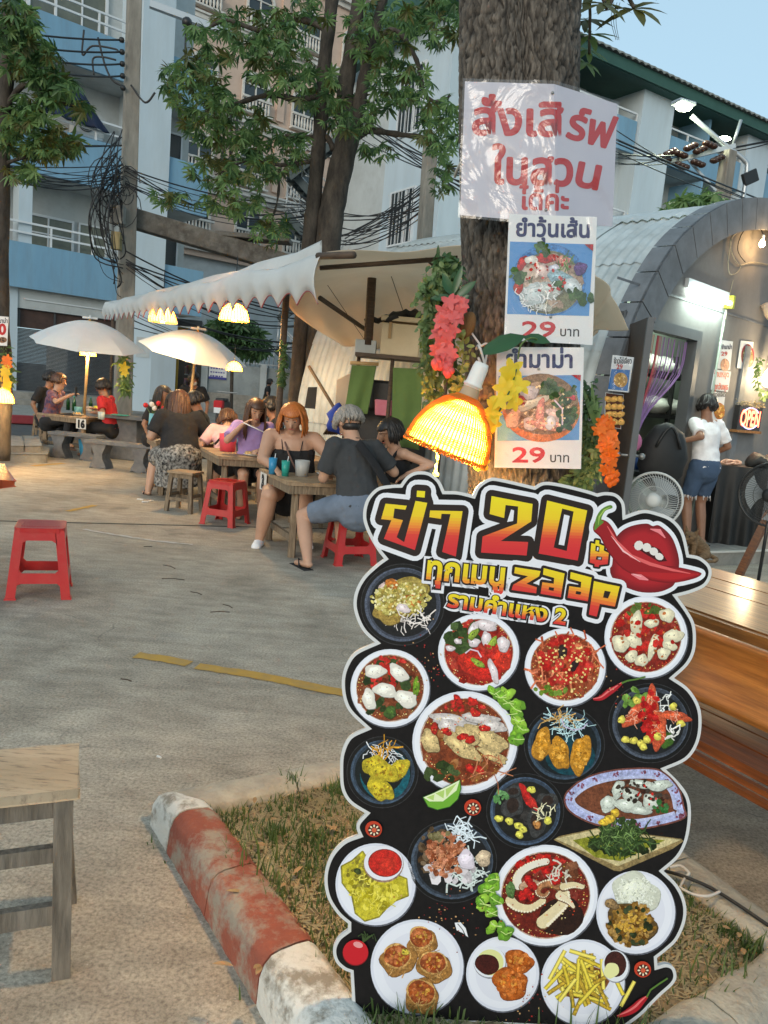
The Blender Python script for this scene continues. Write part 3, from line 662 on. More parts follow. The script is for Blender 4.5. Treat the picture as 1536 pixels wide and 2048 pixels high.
# ---- low market shop, blank wall, far clutter behind the tables
WP = Plane(D(430, 800, 31), (math.sin(math.radians(78)), math.cos(math.radians(78)), 0)); WP.o.z = 0
def on(pl, x, y): return pl.st(x, y)
wl = thing('compound_wall', 'weathered grey concrete wall with a steel fence on top behind the parked motorbike', 'wall', tuple(WP.P(0, 0)))
a = on(WP, 405, 700)[0]; b = a+13
zt = on(WP, 450, 728)[1]
part(WP, 'wall', mat('wall_weathered', (.24, .27, .28), (.33, .36, .36), ns=1.5, rough=.9, dirt=((.13, .13, .12), 1.2, .7)), wl, a, b, .9, zt, -.25, 0)
part(WP, 'plinth', 'concrete', wl, a, b, 0, .9, -.25, .12)
for k in range(6): part(WP, 'pier', 'shade_white', wl, a+k*2.3, a+.25+k*2.3, 0, zt+.1, .0, .14)
m = MB()
for k in range(70): m.tube([WP.P(a+.1+k*.18, zt, -.1), WP.P(a+.1+k*.18, zt+.95, -.1)], .02, 4)
PB(WP, m, a, b, zt+.1, zt+.15, -.13, -.07); PB(WP, m, a, b, zt+.75, zt+.8, -.13, -.07); o = m.build('fence', 'alu', wl); o['kind'] = 'stuff'
m = MB(); (s0, z0), (s1, z1) = on(WP, 417, 757), on(WP, 454, 733); PB(WP, m, s0, s1, z0, z1, .02, .05)
sg = thing('wall_notice', 'small white notice with a blue edge on the grey wall under the second umbrella', 'sign', tuple(WP.P(s0, z0)))
m.build('panel', 'paper', sg); m = MB(); PB(WP, m, s0, s1, z0, z0+.09, .05, .055); m.build('border', mat('navy_ink', (.05, .05, .28), rough=.5), sg)
m = MB()
for r_ in range(3):
    x = s0+.06
    while x < s1-.12: w_ = rnd.uniform(.05, .12); PB(WP, m, x, min(x+w_, s1-.05), z1-.14-r_*.15, z1-.09-r_*.15, .05, .054); x += w_+.03
m.build('lettering', 'navy_ink', sg)['kind'] = 'stuff'
shp = thing('convenience_stall', 'small open shop with yellow frame and packed shelves behind the umbrellas', 'shop', tuple(WP.P(a-3, 0)))
q0, q1 = on(WP, 300, 700)[0], a-.05
part(WP, 'back_wall', 'dark_void', shp, q0, q1, 0, 3.4, -2.6, -2.4); part(WP, 'roof', 'shutter', shp, q0-.3, q1, 3.35, 3.6, -2.4, .5)
mat('ochre', (.40, .24, .02), rough=.6)
for x in (q0, q0+.95, ): part(WP, 'door_post', 'ochre', shp, x, x+.14, 0, 3.1, -.1, .05)
part(WP, 'fascia_board', 'ochre', shp, q0, q0+1.4, 3.1, 3.3, -.1, .05)
for zz in (.5, 1.0, 1.5, 2.0, 2.5):
    part(WP, 'shelf', 'alu', shp, q0+1.3, q1-.2, zz, zz+.03, -1.4, -.6)
cc = [(.5, .05, .05), (.05, .2, .5), (.6, .5, .1), (.5, .5, .5), (.1, .35, .15), (.55, .25, .35), (.7, .65, .5)]
for ci, c_ in enumerate(cc):
    m = MB(); r = random.Random(ci)
    for zz in (.53, 1.03, 1.53, 2.03, 2.53):
        for k in range(9):
            x = q0+1.3+r.random()*(q1-q0-1.6); PB(WP, m, x, x+.10, zz, zz+r.uniform(.15, .36), -1.0, -.7)
    for k in range(8): x = q0+1.3+r.random()*(q1-q0-1.6); z = r.uniform(2.2, 3.0); PB(WP, m, x, x+.12, z, z+.25, -.3, -.26)
    o = m.build('goods', mat('goods_%d' % ci, c_, rough=.4), shp); o['kind'] = 'stuff'
m = MB(); PB(WP, m, q0+.2, q1-.3, 3.1, 3.16, -.6, -.5); o = m.build('tube_light', mat('shop_tube', (.8, .8, .8), emit=(.9, 1, .9), es=5), shp)
ll = bpy.data.lights.new('shop_glow', 'POINT'); ll.energy = 25; ll.color = (1, .95, .8); ll.shadow_soft_size = .3; lo = bpy.data.objects.new('shop_glow', ll); COL.objects.link(lo); lo.location = WP.P(q0+2.2, 2.7, -1)
# white pier of the corner house beside the first umbrella
cp = thing('white_pier', 'plain white wall end with a small meter box between pole and second umbrella', 'wall', tuple(D(285, 800, 24)))
CP_ = Plane(D(285, 800, 24), (math.sin(math.radians(60)), math.cos(math.radians(60)), 0)); CP_.o.z = 0
(s0, _), (s1, _) = on(CP_, 262, 700), on(CP_, 303, 700); part(CP_, 'wall', 'white_paint', cp, s0, s1, .25, 4.3, -.5, 0)
m = MB(); PB(CP_, m, s0+.15, s0+.55, 1.9, 2.5, 0, .02); m.build('meter_box', 'shade_white', cp)
# ================================================================ the cut-out menu board
bl, br = G(706, 2031, .10), G(1300, 2062, .10)
bu = (br-bl); bu.z = 0; bu.normalize(); bn = Vector((bu.y, -bu.x, 0)); bv = (Vector((0, 0, 1))-bn*.19).normalized()
BP = Plane(bl, bu, bv)
if BP.n.dot(bn) < 0: BP.n = -BP.n
def bmap(x, y, h=0.0): return BP.hit(x, y)+BP.n*h
OUT = [[(768, 1117), (752, 1096), (733, 1060), (726, 1031), (733, 999), (754, 976), (780, 970), (801, 969)],
 [(801, 969), (814, 952), (833, 943), (858, 945), (878, 960), (889, 982)], [(889, 982), (917, 983), (946, 990)],
 [(946, 990), (955, 972), (977, 957), (1000, 957), (1069, 973)], [(1069, 973), (1083, 965), (1100, 964), (1129, 969), (1173, 980), (1195, 987)],
 [(1195, 987), (1211, 984), (1233, 988), (1248, 1005), (1251, 1031)], [(1251, 1031), (1285, 1020), (1315, 1025), (1345, 1038), (1367, 1065), (1378, 1109)],
 [(1378, 1109), (1400, 1114), (1419, 1130), (1423, 1150), (1411, 1172), (1384, 1185), (1355, 1193)],
 [(1355, 1193), (1375, 1221), (1388, 1245), (1392, 1273), (1389, 1304), (1375, 1331), (1348, 1356)],
 [(1348, 1356), (1378, 1378), (1399, 1413), (1403, 1452), (1395, 1490), (1373, 1520), (1332, 1539)],
 [(1332, 1539), (1359, 1566), (1377, 1594), (1382, 1630), (1375, 1679), (1357, 1715), (1327, 1742)],
 [(1327, 1742), (1355, 1770), (1371, 1805), (1371, 1841), (1355, 1879), (1333, 1901), (1314, 1916)], [(1314, 1916), (1315, 1932)],
 [(1315, 1932), (1333, 1928), (1348, 1935), (1353, 1953), (1346, 1969), (1322, 1991), (1303, 2010), (1281, 2032), (1240, 2062)],
 [(1240, 2062), (850, 2043), (706, 2031)], [(706, 2031), (701, 1945)], [(701, 1945), (687, 1939), (671, 1923), (666, 1899), (676, 1876), (696, 1860)], [(696, 1860), (696, 1847)],
 [(696, 1847), (674, 1827), (654, 1793), (649, 1751), (661, 1712), (687, 1683), (718, 1670)], [(718, 1670), (713, 1657), (716, 1644), (731, 1627)],
 [(731, 1627), (699, 1606), (683, 1578), (680, 1539), (683, 1505), (699, 1473), (732, 1456)], [(732, 1456), (699, 1424), (686, 1393), (684, 1356), (694, 1325), (712, 1303), (750, 1285)],
 [(750, 1285), (729, 1266), (715, 1242), (707, 1212), (711, 1182), (727, 1153), (752, 1129), (768, 1117)]]
outl = []
for seg in OUT:
    if len(seg) <= 3 and seg[0][0] in (1314, 1240, 706, 696): q = [Vector((*p, 0)) for p in seg]
    else: q = smooth_curve([(*p, 0) for p in seg], 5)
    outl += [(p.x, p.y) for p in q[:-1]]
def inset(pts, d):
    n = len(pts); ar = sum(pts[i][0]*pts[(i+1) % n][1]-pts[(i+1) % n][0]*pts[i][1] for i in range(n)); sg_ = 1 if ar > 0 else -1; out = []
    for i in range(n):
        a, b, c = Vector(pts[i-1]), Vector(pts[i]), Vector(pts[(i+1) % n])
        e1 = (b-a).normalized(); e2 = (c-b).normalized(); n1 = Vector((-e1.y, e1.x))*sg_; n2 = Vector((-e2.y, e2.x))*sg_
        m_ = (n1+n2); l = m_.length
        if l < .2: m_ = n1
        else: m_ = m_/l; m_ = m_/max(.45, m_.dot(n1))
        q = b+m_*d; out.append((q.x, q.y))
    return out
board = thing('menu_board', 'black cut-out menu board with yellow-red lettering and round dish photos leaning on the tree', 'menu board', tuple(bl))
m = MB(); m.prism([bmap(x, y, -.010) for x, y in outl], BP.n*.010); m.build('board_panel', mat('board_edge', (.62, .62, .62), rough=.45), board)
m = MB(); m.beam(bmap(1040, 1150, -.012), bmap(1040, 1990, -.012)-BP.n*.0, .05, .02, upv=tuple(BP.n)); a_ = bmap(1040, 1200, -.02)
m.beam(a_, Vector((a_.x+.02, a_.y+.28, .10)), .03, .02); m.build('back_stay', 'dark_wood', board)
black = Print(bmap, base=.0004); black.poly(inset(outl, 6.5), (13, 12, 12)); black.build('black_field', board, mat('board_black', (.012, .011, .011), (.016, .014, .014), ns=60, rough=.55))
MATS['board_black'].node_tree.nodes['Principled BSDF'].inputs['Specular IOR Level'].default_value = .08
GR = [(0, (232, 214, 32)), (.36, (232, 198, 36)), (.56, (233, 140, 50)), (.74, (214, 62, 52)), (1, (206, 45, 52))]
def gcol(t, st=GR):
    t = max(0, min(1, t))
    for (a, c), (b, d) in zip(st, st[1:]):
        if t <= b: k = (t-a)/(b-a); return lin(tuple(c[i]*(1-k)+d[i]*k for i in range(3)))
    return lin(st[-1][1])
def clip(P, f):
    out = []
    for i, p in enumerate(P):
        q = P[(i+1) % len(P)]; a, b = f(p), f(q)
        if a >= 0: out.append(p)
        if (a >= 0) != (b >= 0): t = a/(a-b); out.append((p[0]+(q[0]-p[0])*t, p[1]+(q[1]-p[1])*t))
    return out
def gtri(pr, tris, y0, y1, slope, bands=16):
    pr.up(1)
    g = lambda p: (p[1]-slope*p[0]-y0)/(y1-y0)
    for T in tris:
        lo, hi = min(map(g, T)), max(map(g, T))
        for k in range(bands):
            a, b = (k/bands if k else -9), ((k+1)/bands if k < bands-1 else 9)
            if hi <= a or lo >= b: continue
            Q = clip(clip(T, lambda p: g(p)-a), lambda p: b-g(p))
            if len(Q) >= 3: pr.mb.add([pr.map(x, y, pr.h) for x, y in Q], [tuple(range(len(Q)))], gcol((k+.5)/bands))
def tri2(loops):
    P = [[Vector((x, y, 0)) for x, y in l] for l in loops]; fl = [p for l in loops for p in l]
    return [tuple(fl[i] for i in t) for t in tessellate_polygon(P)]
def round_off(pts, d, n=3):
    """outward offset with rounded corners"""
    k = len(pts); ar = sum(pts[i][0]*pts[(i+1) % k][1]-pts[(i+1) % k][0]*pts[i][1] for i in range(k)); s_ = -1 if ar > 0 else 1; out = []
    for i in range(k):
        a, b, c = Vector(pts[i-1]), Vector(pts[i]), Vector(pts[(i+1) % k]); e1 = (b-a).normalized(); e2 = (c-b).normalized()
        n1 = Vector((-e1.y, e1.x))*s_; n2 = Vector((-e2.y, e2.x))*s_
        cr = (e1.x*e2.y-e1.y*e2.x)*(-s_)
        if cr > 0:
            for q in range(n+1): v = n1.lerp(n2, q/n); v = v.normalized() if v.length > .1 else n1; out.append(tuple(b+v*d))
        else:
            m_ = n1+n2; m_ = m_/m_.length if m_.length > .3 else n1; m_ = m_/max(.6, m_.dot(n1)); out.append(tuple(b+m_*d))
    return out
ttl = Print(bmap, base=.0008, step=2e-5)
def thick(p, pts, d, col):
    p.poly(pts, col, 1); h = p.h
    for i, (x, y) in enumerate(pts):
        x2, y2 = pts[(i+1) % len(pts)]; l = math.hypot(x2-x, y2-y) or 1; nx, ny = -(y2-y)/l*d, (x2-x)/l*d
        p.h += 1e-6; p.poly([(x+nx, y+ny), (x2+nx, y2+ny), (x2-nx, y2-ny), (x-nx, y-ny)], col, 0); p.h += 1e-6; p.ell(x, y, d, d, col, 0, 14, up=0)
V1 = lambda L_: [(680+x/4.042, 920+y/4.042) for x, y in L_]
V2 = lambda L_: [(1020+x/3.657, 920+y/3.657) for x, y in L_]
letters = [
 V1([(368, 353), (540, 370), (528, 402), (440, 392), (430, 470), (508, 486), (458, 625), (518, 665), (610, 330), (705, 347), (605, 728), (355, 637), (415, 487), (332, 478)]),
 V1([(622, 248), (688, 252), (684, 304), (618, 298)]),
 V1([(728, 408), (990, 414), (935, 780), (825, 742), (893, 437), (820, 435), (815, 476), (722, 462)]),
 [(983, 992), (1065, 1008), (1062, 1043), (1001, 1082), (1056, 1084), (1053, 1111), (962, 1105), (965, 1073), (1034, 1047), (1036, 1013), (1011, 1010), (1008, 1036), (979, 1028)],
 [(1094, 1001), (1174, 1021), (1155, 1121), (1077, 1107)]]
hole0 = [(1124, 1017), (1147, 1023), (1133, 1102), (1107, 1095)]
def layer_big(d, col):
    for l in letters: thick(ttl, l, d, col)
layer_big(22, (226, 226, 232)); 
thick(ttl, [(838, 984), (852, 984), (862, 1003), (834, 1003)], 16, (226, 226, 232))
layer_big(12.5, (38, 26, 22)); thick(ttl, [(838, 980), (850, 980), (858, 1008), (834, 1005)], 9, (38, 26, 22))
ttl.poly([(1022, 1019), (1028, 1021), (1026, 1042), (1014, 1044)], (226, 226, 232))
for l in letters[:4]: gtri(ttl, tri2([l]), 968, 1072, .03, 18)
gtri(ttl, tri2([letters[4], hole0]), 965, 1072, .03, 18)
ttl.poly([(1128, 1029), (1139, 1032), (1128, 1091), (1117, 1089)], (226, 226, 232))
# baht sign badge
bh = [(1182, 1086), (1190, 1088), (1191, 1080), (1198, 1081), (1198, 1088), (1208, 1092), (1207, 1101), (1217, 1106), (1215, 1128), (1198, 1130), (1197, 1134), (1189, 1133), (1189, 1128), (1179, 1125)]
thick(ttl, bh, 9, (226, 226, 232)); thick(ttl, bh, 4, (38, 26, 22)); gtri(ttl, tri2([bh]), 1078, 1136, 0, 10)
ttl.poly([(1191, 1091), (1199, 1093), (1198, 1104), (1190, 1102)], (38, 26, 22)); ttl.poly([(1193, 1112), (1204, 1114), (1203, 1121), (1191, 1119)], (38, 26, 22))
ttl.poly([(1194, 1094), (1197, 1095), (1196, 1101), (1193, 1101)], (226, 226, 232), 0); ttl.poly([(1195, 1114), (1202, 1115), (1201, 1119), (1195, 1118)], (226, 226, 232), 0)
# second line: zaap
za = [V2([(35, 783), (222, 812), (212, 850), (118, 905), (195, 930), (190, 975), (10, 950), (22, 912), (130, 850), (30, 828)])]
def aa(dx, dy): return [(x+dx, y+dy) for x, y in V2([(245, 790), (398, 830), (370, 1003), (222, 978), (235, 893), (318, 905), (322, 862), (240, 838)])]
za += [aa(0, 0), aa(54, 8)]; pp = V2([(612, 885), (700, 905), (800, 925), (765, 1072), (655, 1052), (632, 1145), (575, 1130)]); za.append(pp)
for l in za: thick(ttl, l, 14, (226, 226, 232))
for l in za: thick(ttl, l, 5.5, (38, 26, 22))
gtri(ttl, tri2([za[0]]), 905, 988, .20, 14)
for i, (dx, dy) in ((1, (0, 0)), (2, (54, 8))):
    h = [(x+dx, y+dy) for x, y in V2([(285, 928), (322, 935), (316, 957), (280, 950)])]; gtri(ttl, tri2([za[i], h]), 905, 988, .20, 14)
gtri(ttl, tri2([pp, V2([(690, 955), (735, 963), (715, 1012), (678, 1005)])]), 905, 1000, .20, 14)
def ringtext(txt, x, y, size, ang, wid, o1, o2, o3, y0, y1, bands=10):
    for off, col in ((o3, (226, 226, 232)), (o2, (38, 26, 22))): 
        ttl.text(txt, x-off*size*.8, y, size, col, off=off, ang=ang, wid=wid+off*size*1.6)
    v, f = glyphs(txt, 1.0, o1); w0 = max(p[0] for p in v)-min(p[0] for p in v); x0_ = min(p[0] for p in v); sx = wid/w0
    ca, sa = math.cos(ang), math.sin(ang); P_ = [(x+(a-x0_)*sx*ca+b*size*sa, y+(a-x0_)*sx*sa-b*size*ca) for a, b in v]
    tr = []
    for q in f:
        if len(q) > 3: tr += [tuple(P_[q[i]] for i in t) for t in tessellate_polygon([[Vector((*P_[i], 0)) for i in q]])]
        else: tr.append(tuple(P_[i] for i in q))
    gtri(ttl, tr, y0, y1, math.tan(ang), bands)
ringtext('ทุกเมนู', 852, 1156, 62, .10, 156, .035, .085, .17, 1032, 1102)
ringtext('รามคำแหง 2', 893, 1212, 44, .155, 240, .035, .085, .17, 1043, 1080)
ttl.build('title_lettering', board)
# chilli lips
lp = Print(bmap, base=.0012)
chi = [(1192, 1040), (1212, 1042), (1226, 1058), (1243, 1090), (1270, 1115), (1310, 1128), (1355, 1134), (1395, 1143), (1402, 1149), (1385, 1158), (1340, 1166), (1290, 1158), (1245, 1138), (1216, 1104), (1200, 1075), (1186, 1060)]
lips = [(1240, 1065), (1262, 1052), (1292, 1047), (1305, 1052), (1318, 1051), (1340, 1070), (1352, 1095), (1358, 1127), (1350, 1165), (1335, 1178), (1310, 1185), (1275, 1183), (1240, 1168), (1220, 1145), (1225, 1090)]
stem_ = [(1188, 1060), (1192, 1035), (1203, 1018), (1220, 1010), (1224, 1016), (1210, 1022), (1202, 1038), (1207, 1044), (1198, 1052)]
chi, lips, stem_ = [[(p.x, p.y) for p in smooth_curve([(*q, 0) for q in L_], 4, True)] for L_ in (chi, lips, stem_)]
for L_ in (lips, chi, stem_): lp.poly(round_off(L_, 8, 2), (226, 228, 235))
lp.poly(lips, (112, 18, 26))
for i in range(6): lp.poly(inset(lips, 2.5+3*i), (124+9*i, 20+2*i, 28+2*i))
lp.poly([(1264, 1090), (1290, 1086), (1318, 1098), (1334, 1122), (1318, 1124), (1290, 1108)], (70, 12, 16))
for i, (x, y) in enumerate(((1277, 1091), (1293, 1095), (1307, 1103), (1318, 1113))): lp.ell(x, y, 9, 10-i, (225, 218, 212), .5, 10)
lp.poly(chi, (120, 16, 24))
for i in range(4): lp.poly(inset(chi, 1.5+1.8*i), (136+14*i, 20+4*i, 28+3*i)); lp.stroke([(1214, 1052), (1232, 1082), (1262, 1112), (1300, 1128), (1345, 1140), (1380, 1147)], 7, (222, 96, 96), True); lp.stroke([(1222, 1072), (1246, 1102), (1280, 1124)], 3.5, (245, 190, 190), True)
lp.stroke([(1300, 1058), (1318, 1062), (1330, 1076)], 9, (232, 130, 136), True); lp.stroke([(1262, 1148), (1280, 1154), (1296, 1160)], 11, (232, 130, 136), True); lp.stroke([(1266, 1148), (1282, 1153)], 5, (246, 200, 200), True)
lp.poly(stem_, (92, 132, 48)); lp.stroke([(1196, 1050), (1198, 1034), (1208, 1020), (1220, 1014)], 3, (160, 190, 90), True)
lp.build('chilli_lips_print', board)
# ---------------------------------------------------------------- dishes
def chunk(p, x, y, rx, ry, col, a=0, r=rnd, dark=.45, light=1.25):
    c = lambda k: tuple(min(255, max(0, v*k)) for v in col)
    sd = r.randint(0, 999)
    nn = 12+int(max(rx, ry)/2); p.ell(x+.5, y+.9, rx*1.025, ry*1.025, c(dark+.12), a, nn, .22, sd); p.ell(x, y, rx, ry, c(.92), a, nn, .22, sd)
    for i in range(1, 5): q = 1-.2*i; j = r.uniform(-.03, .03); p.ell(x-rx*(.05*i+j), y-ry*(.07*i+j), rx*q, ry*q, c(.88+.07*i), a, nn-i, .3, sd+i//2)
    for _ in range(int(rx*ry/26)+1):
        t, q, s = r.random()*6.28, r.random()**.6*.8, r.uniform(.7, 1.9); p.ell(x+rx*q*math.cos(t), y+ry*q*math.sin(t), s*1.6, s, c(r.choice((.62, .78, 1.12, 1.22) if sum(col) < 560 else (.86, .93, 1.04))), r.random()*3, 5, .2, up=.3)
    p.ell(x-rx*.2, y-ry*.32, rx*.2, ry*.13, c(light), a, 6, .3)
def scatter(p, cx, cy, rx, ry, n, col, s0, s1, r, flat=.6, jit=22, ex=.5):
    for _ in range(n):
        k = r.random()**ex; t = r.random()*6.28; s = r.uniform(s0, s1); j = r.uniform(-jit, jit)
        p.ell(cx+rx*k*math.cos(t), cy+ry*k*math.sin(t), s, s*r.uniform(flat, 1), tuple(max(0, min(255, v+j)) for v in col), r.random()*3, 6, .2, r.randint(0, 99), up=.5)
def threads(p, cx, cy, rx, ry, n, col, l, w_, r, jit=20):
    for _ in range(n):
        k = r.random()**.6; t = r.random()*6.28; x, y = cx+rx*k*math.cos(t), cy+ry*k*math.sin(t); a = r.random()*6.28; b = a+r.uniform(-1.3, 1.3); ll = r.uniform(.4, 1)*l; j = r.uniform(-jit, jit)
        p.stroke([(x, y), (x+ll*.5*math.cos(a), y+ll*.5*math.sin(a)), (x+ll*.5*(math.cos(a)+math.cos(b)), y+ll*.5*(math.sin(a)+math.sin(b)))], w_*r.uniform(.6, 1.2), tuple(max(0, min(255, v+j)) for v in col), up=.5)
def bowl(p, cx, cy, rx, ry, broth=(150, 60, 30), white=(222, 224, 234)):
    p.ell(cx+1, cy+1.5, rx+1.5, ry+1.5, (90, 92, 100), 0, 44); p.ell(cx, cy, rx, ry, white, 0, 44); p.ell(cx-1, cy-1, rx*.95, ry*.95, (234, 235, 242), 0, 44)
    p.ell(cx, cy, rx*.86, ry*.865, (200, 170, 150), 0, 40); p.ell(cx, cy, rx*.84, ry*.845, broth, 0, 40, .01)
def dplate(p, cx, cy, rx, ry, inner=(22, 24, 26), rim=(86, 94, 112)):
    p.ell(cx, cy, rx+8, ry+8, (52, 52, 54), 0, 44); p.ell(cx, cy, rx+6.6, ry+6.6, (14, 13, 13), 0, 44)
    p.ell(cx, cy, rx, ry, rim, 0, 44); p.ell(cx+2, cy-1, rx*.955, ry*.955, tuple(v*.72 for v in rim), 0, 44); p.ell(cx+1, cy, rx*.88, ry*.88, inner, 0, 40)
RED, GRN, WHT, BRN = (200, 38, 28), (60, 92, 34), (236, 230, 216), (120, 56, 28)
def speck(p, cx, cy, rx, ry, n, r, cols=((228, 190, 90), (214, 70, 30), (235, 215, 150)), ring=False):
    for _ in range(n):
        k = r.uniform(.86, 1) if ring else r.random()**.5; t = r.random()*6.28; s = r.uniform(.7, 1.7)
        p.ell(cx+rx*k*math.cos(t), cy+ry*k*math.sin(t), s, s, r.choice(cols), 0, 5, up=.15)
def dish(label, fn, seed):
    p = Print(bmap, base=.0013, step=1.2e-5); r = random.Random(seed); fn(p, r); o = p.build('dish_print', board, 'print_food'); o['label'] = label
def d1(p, r):
    dplate(p, 805, 1209, 76, 74); threads(p, 818, 1238, 44, 22, 26, (226, 216, 212), 26, 2, r); chunk(p, 776, 1172, 24, 9, (215, 190, 185), -.5, r)
    for x, y, a, b, c in ((800, 1196, 58, 36, (186, 160, 70)), (786, 1216, 44, 26, (178, 148, 70)), (818, 1180, 36, 20, (190, 166, 84))): chunk(p, x, y, a, b, c, -.35, r)
    for x, y in ((784, 1168), (818, 1202), (832, 1196)): chunk(p, x, y, 15, 10, (206, 122, 44), .6, r)
    scatter(p, 802, 1198, 60, 34, 230, (196, 182, 96), 2, 5, r, jit=42); scatter(p, 802, 1198, 58, 32, 90, (232, 222, 170), 1.5, 3.4, r); chunk(p, 806, 1216, 13, 9, (232, 214, 214), .3, r)
    threads(p, 836, 1236, 30, 12, 18, (232, 222, 216), 30, 2.4, r)
def base_yum(p, r, cx, cy, rx, ry, broth=(150, 52, 26)):
    bowl(p, cx, cy, rx, ry, broth); scatter(p, cx, cy, rx*.8, ry*.8, 60, broth, 3, 12, r, jit=34); speck(p, cx, cy, rx*.82, ry*.82, 110, r, ring=True); scatter(p, cx, cy-ry*.7, rx*.4, ry*.1, 14, RED, 3, 6, r)
def d2(p, r):
    base_yum(p, r, 957, 1304, 81, 77, (158, 34, 18)); scatter(p, 925, 1272, 32, 30, 26, (52, 74, 26), 6, 13, r)
    chunk(p, 952, 1328, 36, 26, (206, 44, 26), .2, r, .6); chunk(p, 1000, 1316, 24, 26, (214, 52, 32), -.3, r, .6); chunk(p, 975, 1345, 30, 16, (200, 36, 24), .1, r, .7)
    for x, y, a, b, t in ((972, 1250, 24, 10, .1), (945, 1262, 9, 18, .4), (1006, 1288, 12, 16, .2), (986, 1342, 8, 24, -.3), (948, 1285, 12, 8, 0), (972, 1277, 9, 16, 0), (900, 1296, 9, 6, 0), (915, 1282, 8, 5, .5)): chunk(p, x, y, a, b, (226, 212, 214), t, r, .5)
    for x, y, t in ((955, 1325, .5), (984, 1285, -.9), (946, 1268, -.9)): chunk(p, x, y, 15, 6, (146, 170, 60), t, r)
    scatter(p, 974, 1302, 22, 14, 16, RED, 3, 6, r); p.stroke([(930, 1306), (940, 1298), (955, 1302), (962, 1314)], 3, (226, 200, 214))
def d3(p, r):
    base_yum(p, r, 780, 1376, 79, 78, (128, 62, 30)); scatter(p, 778, 1380, 60, 60, 22, (50, 70, 26), 7, 13, r); scatter(p, 772, 1350, 42, 34, 18, RED, 5, 10, r)
    for x, y, a, b, t in ((750, 1342, 22, 13, -.2), (797, 1345, 21, 14, .6), (770, 1380, 22, 15, .1), (812, 1397, 25, 15, .3), (738, 1398, 14, 20, -.3)): chunk(p, x, y, a, b, (238, 232, 220), t, r, .5, 1.1)
    chunk(p, 832, 1372, 6, 20, (120, 160, 40), .1, r); chunk(p, 780, 1424, 13, 12, (70, 100, 40), .1, r)
def d4(p, r):
    base_yum(p, r, 929.5, 1484, 105, 102, (128, 58, 26)); scatter(p, 930, 1500, 80, 76, 30, (150, 92, 44), 7, 16, r, jit=30); scatter(p, 880, 1540, 40, 22, 12, (54, 72, 28), 8, 14, r)
    for x, y, a, b, t in ((905, 1440, 50, 11, .12), (960, 1436, 42, 9, .15), (985, 1452, 30, 11, .1), (896, 1452, 22, 14, .5)): chunk(p, x, y, a, b, (214, 204, 200), t, r, .35)
    for x, y, a, b, t in ((922, 1492, 44, 17, .55), (972, 1476, 46, 19, .6), (860, 1482, 24, 17, .9), (985, 1510, 34, 9, .4), (935, 1470, 30, 12, .5)): chunk(p, x, y, a, b, (214, 186, 130), t, r, .4)
    for x, y in ((868, 1456), (892, 1462), (925, 1472), (940, 1478), (968, 1455), (940, 1536), (958, 1538), (950, 1425), (915, 1398), (945, 1402)): chunk(p, x, y, 11, 7, RED, r.random()*3, r)
    speck(p, 930, 1490, 80, 78, 70, r); threads(p, 975, 1540, 34, 18, 12, (196, 120, 80), 44, 2.4, r)
def d5(p, r):
    dplate(p, 765, 1544, 64, 64, (16, 26, 28), (66, 84, 104)); p.ell(770, 1548, 50, 52, (14, 92, 106), 0, 30); p.ell(764, 1540, 44, 46, (16, 22, 22), 0, 30)
    threads(p, 765, 1506, 34, 10, 40, (222, 222, 224), 26, 1.8, r); threads(p, 762, 1494, 26, 6, 18, (224, 160, 40), 30, 2.4, r)
    for x, y, a, b in ((798, 1538, 18, 22), (750, 1530, 24, 20), (768, 1544, 27, 20), (760, 1577, 30, 19)): chunk(p, x, y, a, b, (206, 184, 44), r.random(), r, .5, 1.12); scatter(p, x, y, a*.7, b*.7, 10, (190, 150, 30), 2, 4, r)
def d6(p, r):
    base_yum(p, r, 1130, 1334, 81, 78, (150, 66, 34)); threads(p, 1130, 1325, 60, 52, 90, (214, 110, 70), 42, 4, r, 34); scatter(p, 1130, 1322, 52, 48, 60, (190, 34, 24), 5, 12, r, jit=26); scatter(p, 1100, 1380, 30, 8, 10, (110, 140, 40), 5, 8, r)
    chunk(p, 1124, 1302, 9, 13, (50, 34, 30), .3, r); chunk(p, 1148, 1330, 6, 13, (44, 26, 26), .3, r); scatter(p, 1132, 1330, 56, 54, 80, (236, 206, 130), 1.6, 3.4, r)
def d7(p, r):
    base_yum(p, r, 1291.5, 1274, 83, 82, (140, 36, 22)); scatter(p, 1290, 1270, 58, 56, 26, RED, 6, 12, r); scatter(p, 1290, 1220, 40, 12, 12, (90, 110, 44), 5, 10, r)
    for x, y, a, b, t in ((1272, 1245, 13, 22, .2), (1333, 1230, 14, 15, 0), (1265, 1278, 20, 14, .3), (1240, 1287, 16, 18, 0), (1305, 1292, 9, 25, .3), (1345, 1272, 20, 14, -.4), (1262, 1312, 12, 12, 0), (1282, 1320, 12, 13, 0), (1326, 1306, 12, 13, 0), (1302, 1246, 14, 9, 0), (1338, 1290, 14, 10, .4)): chunk(p, x, y, a, b, (232, 222, 190), t, r, .5, 1.12)
    scatter(p, 1292, 1270, 62, 60, 26, (206, 120, 60), 2, 4, r); scatter(p, 1300, 1262, 50, 46, 12, RED, 4, 8, r)
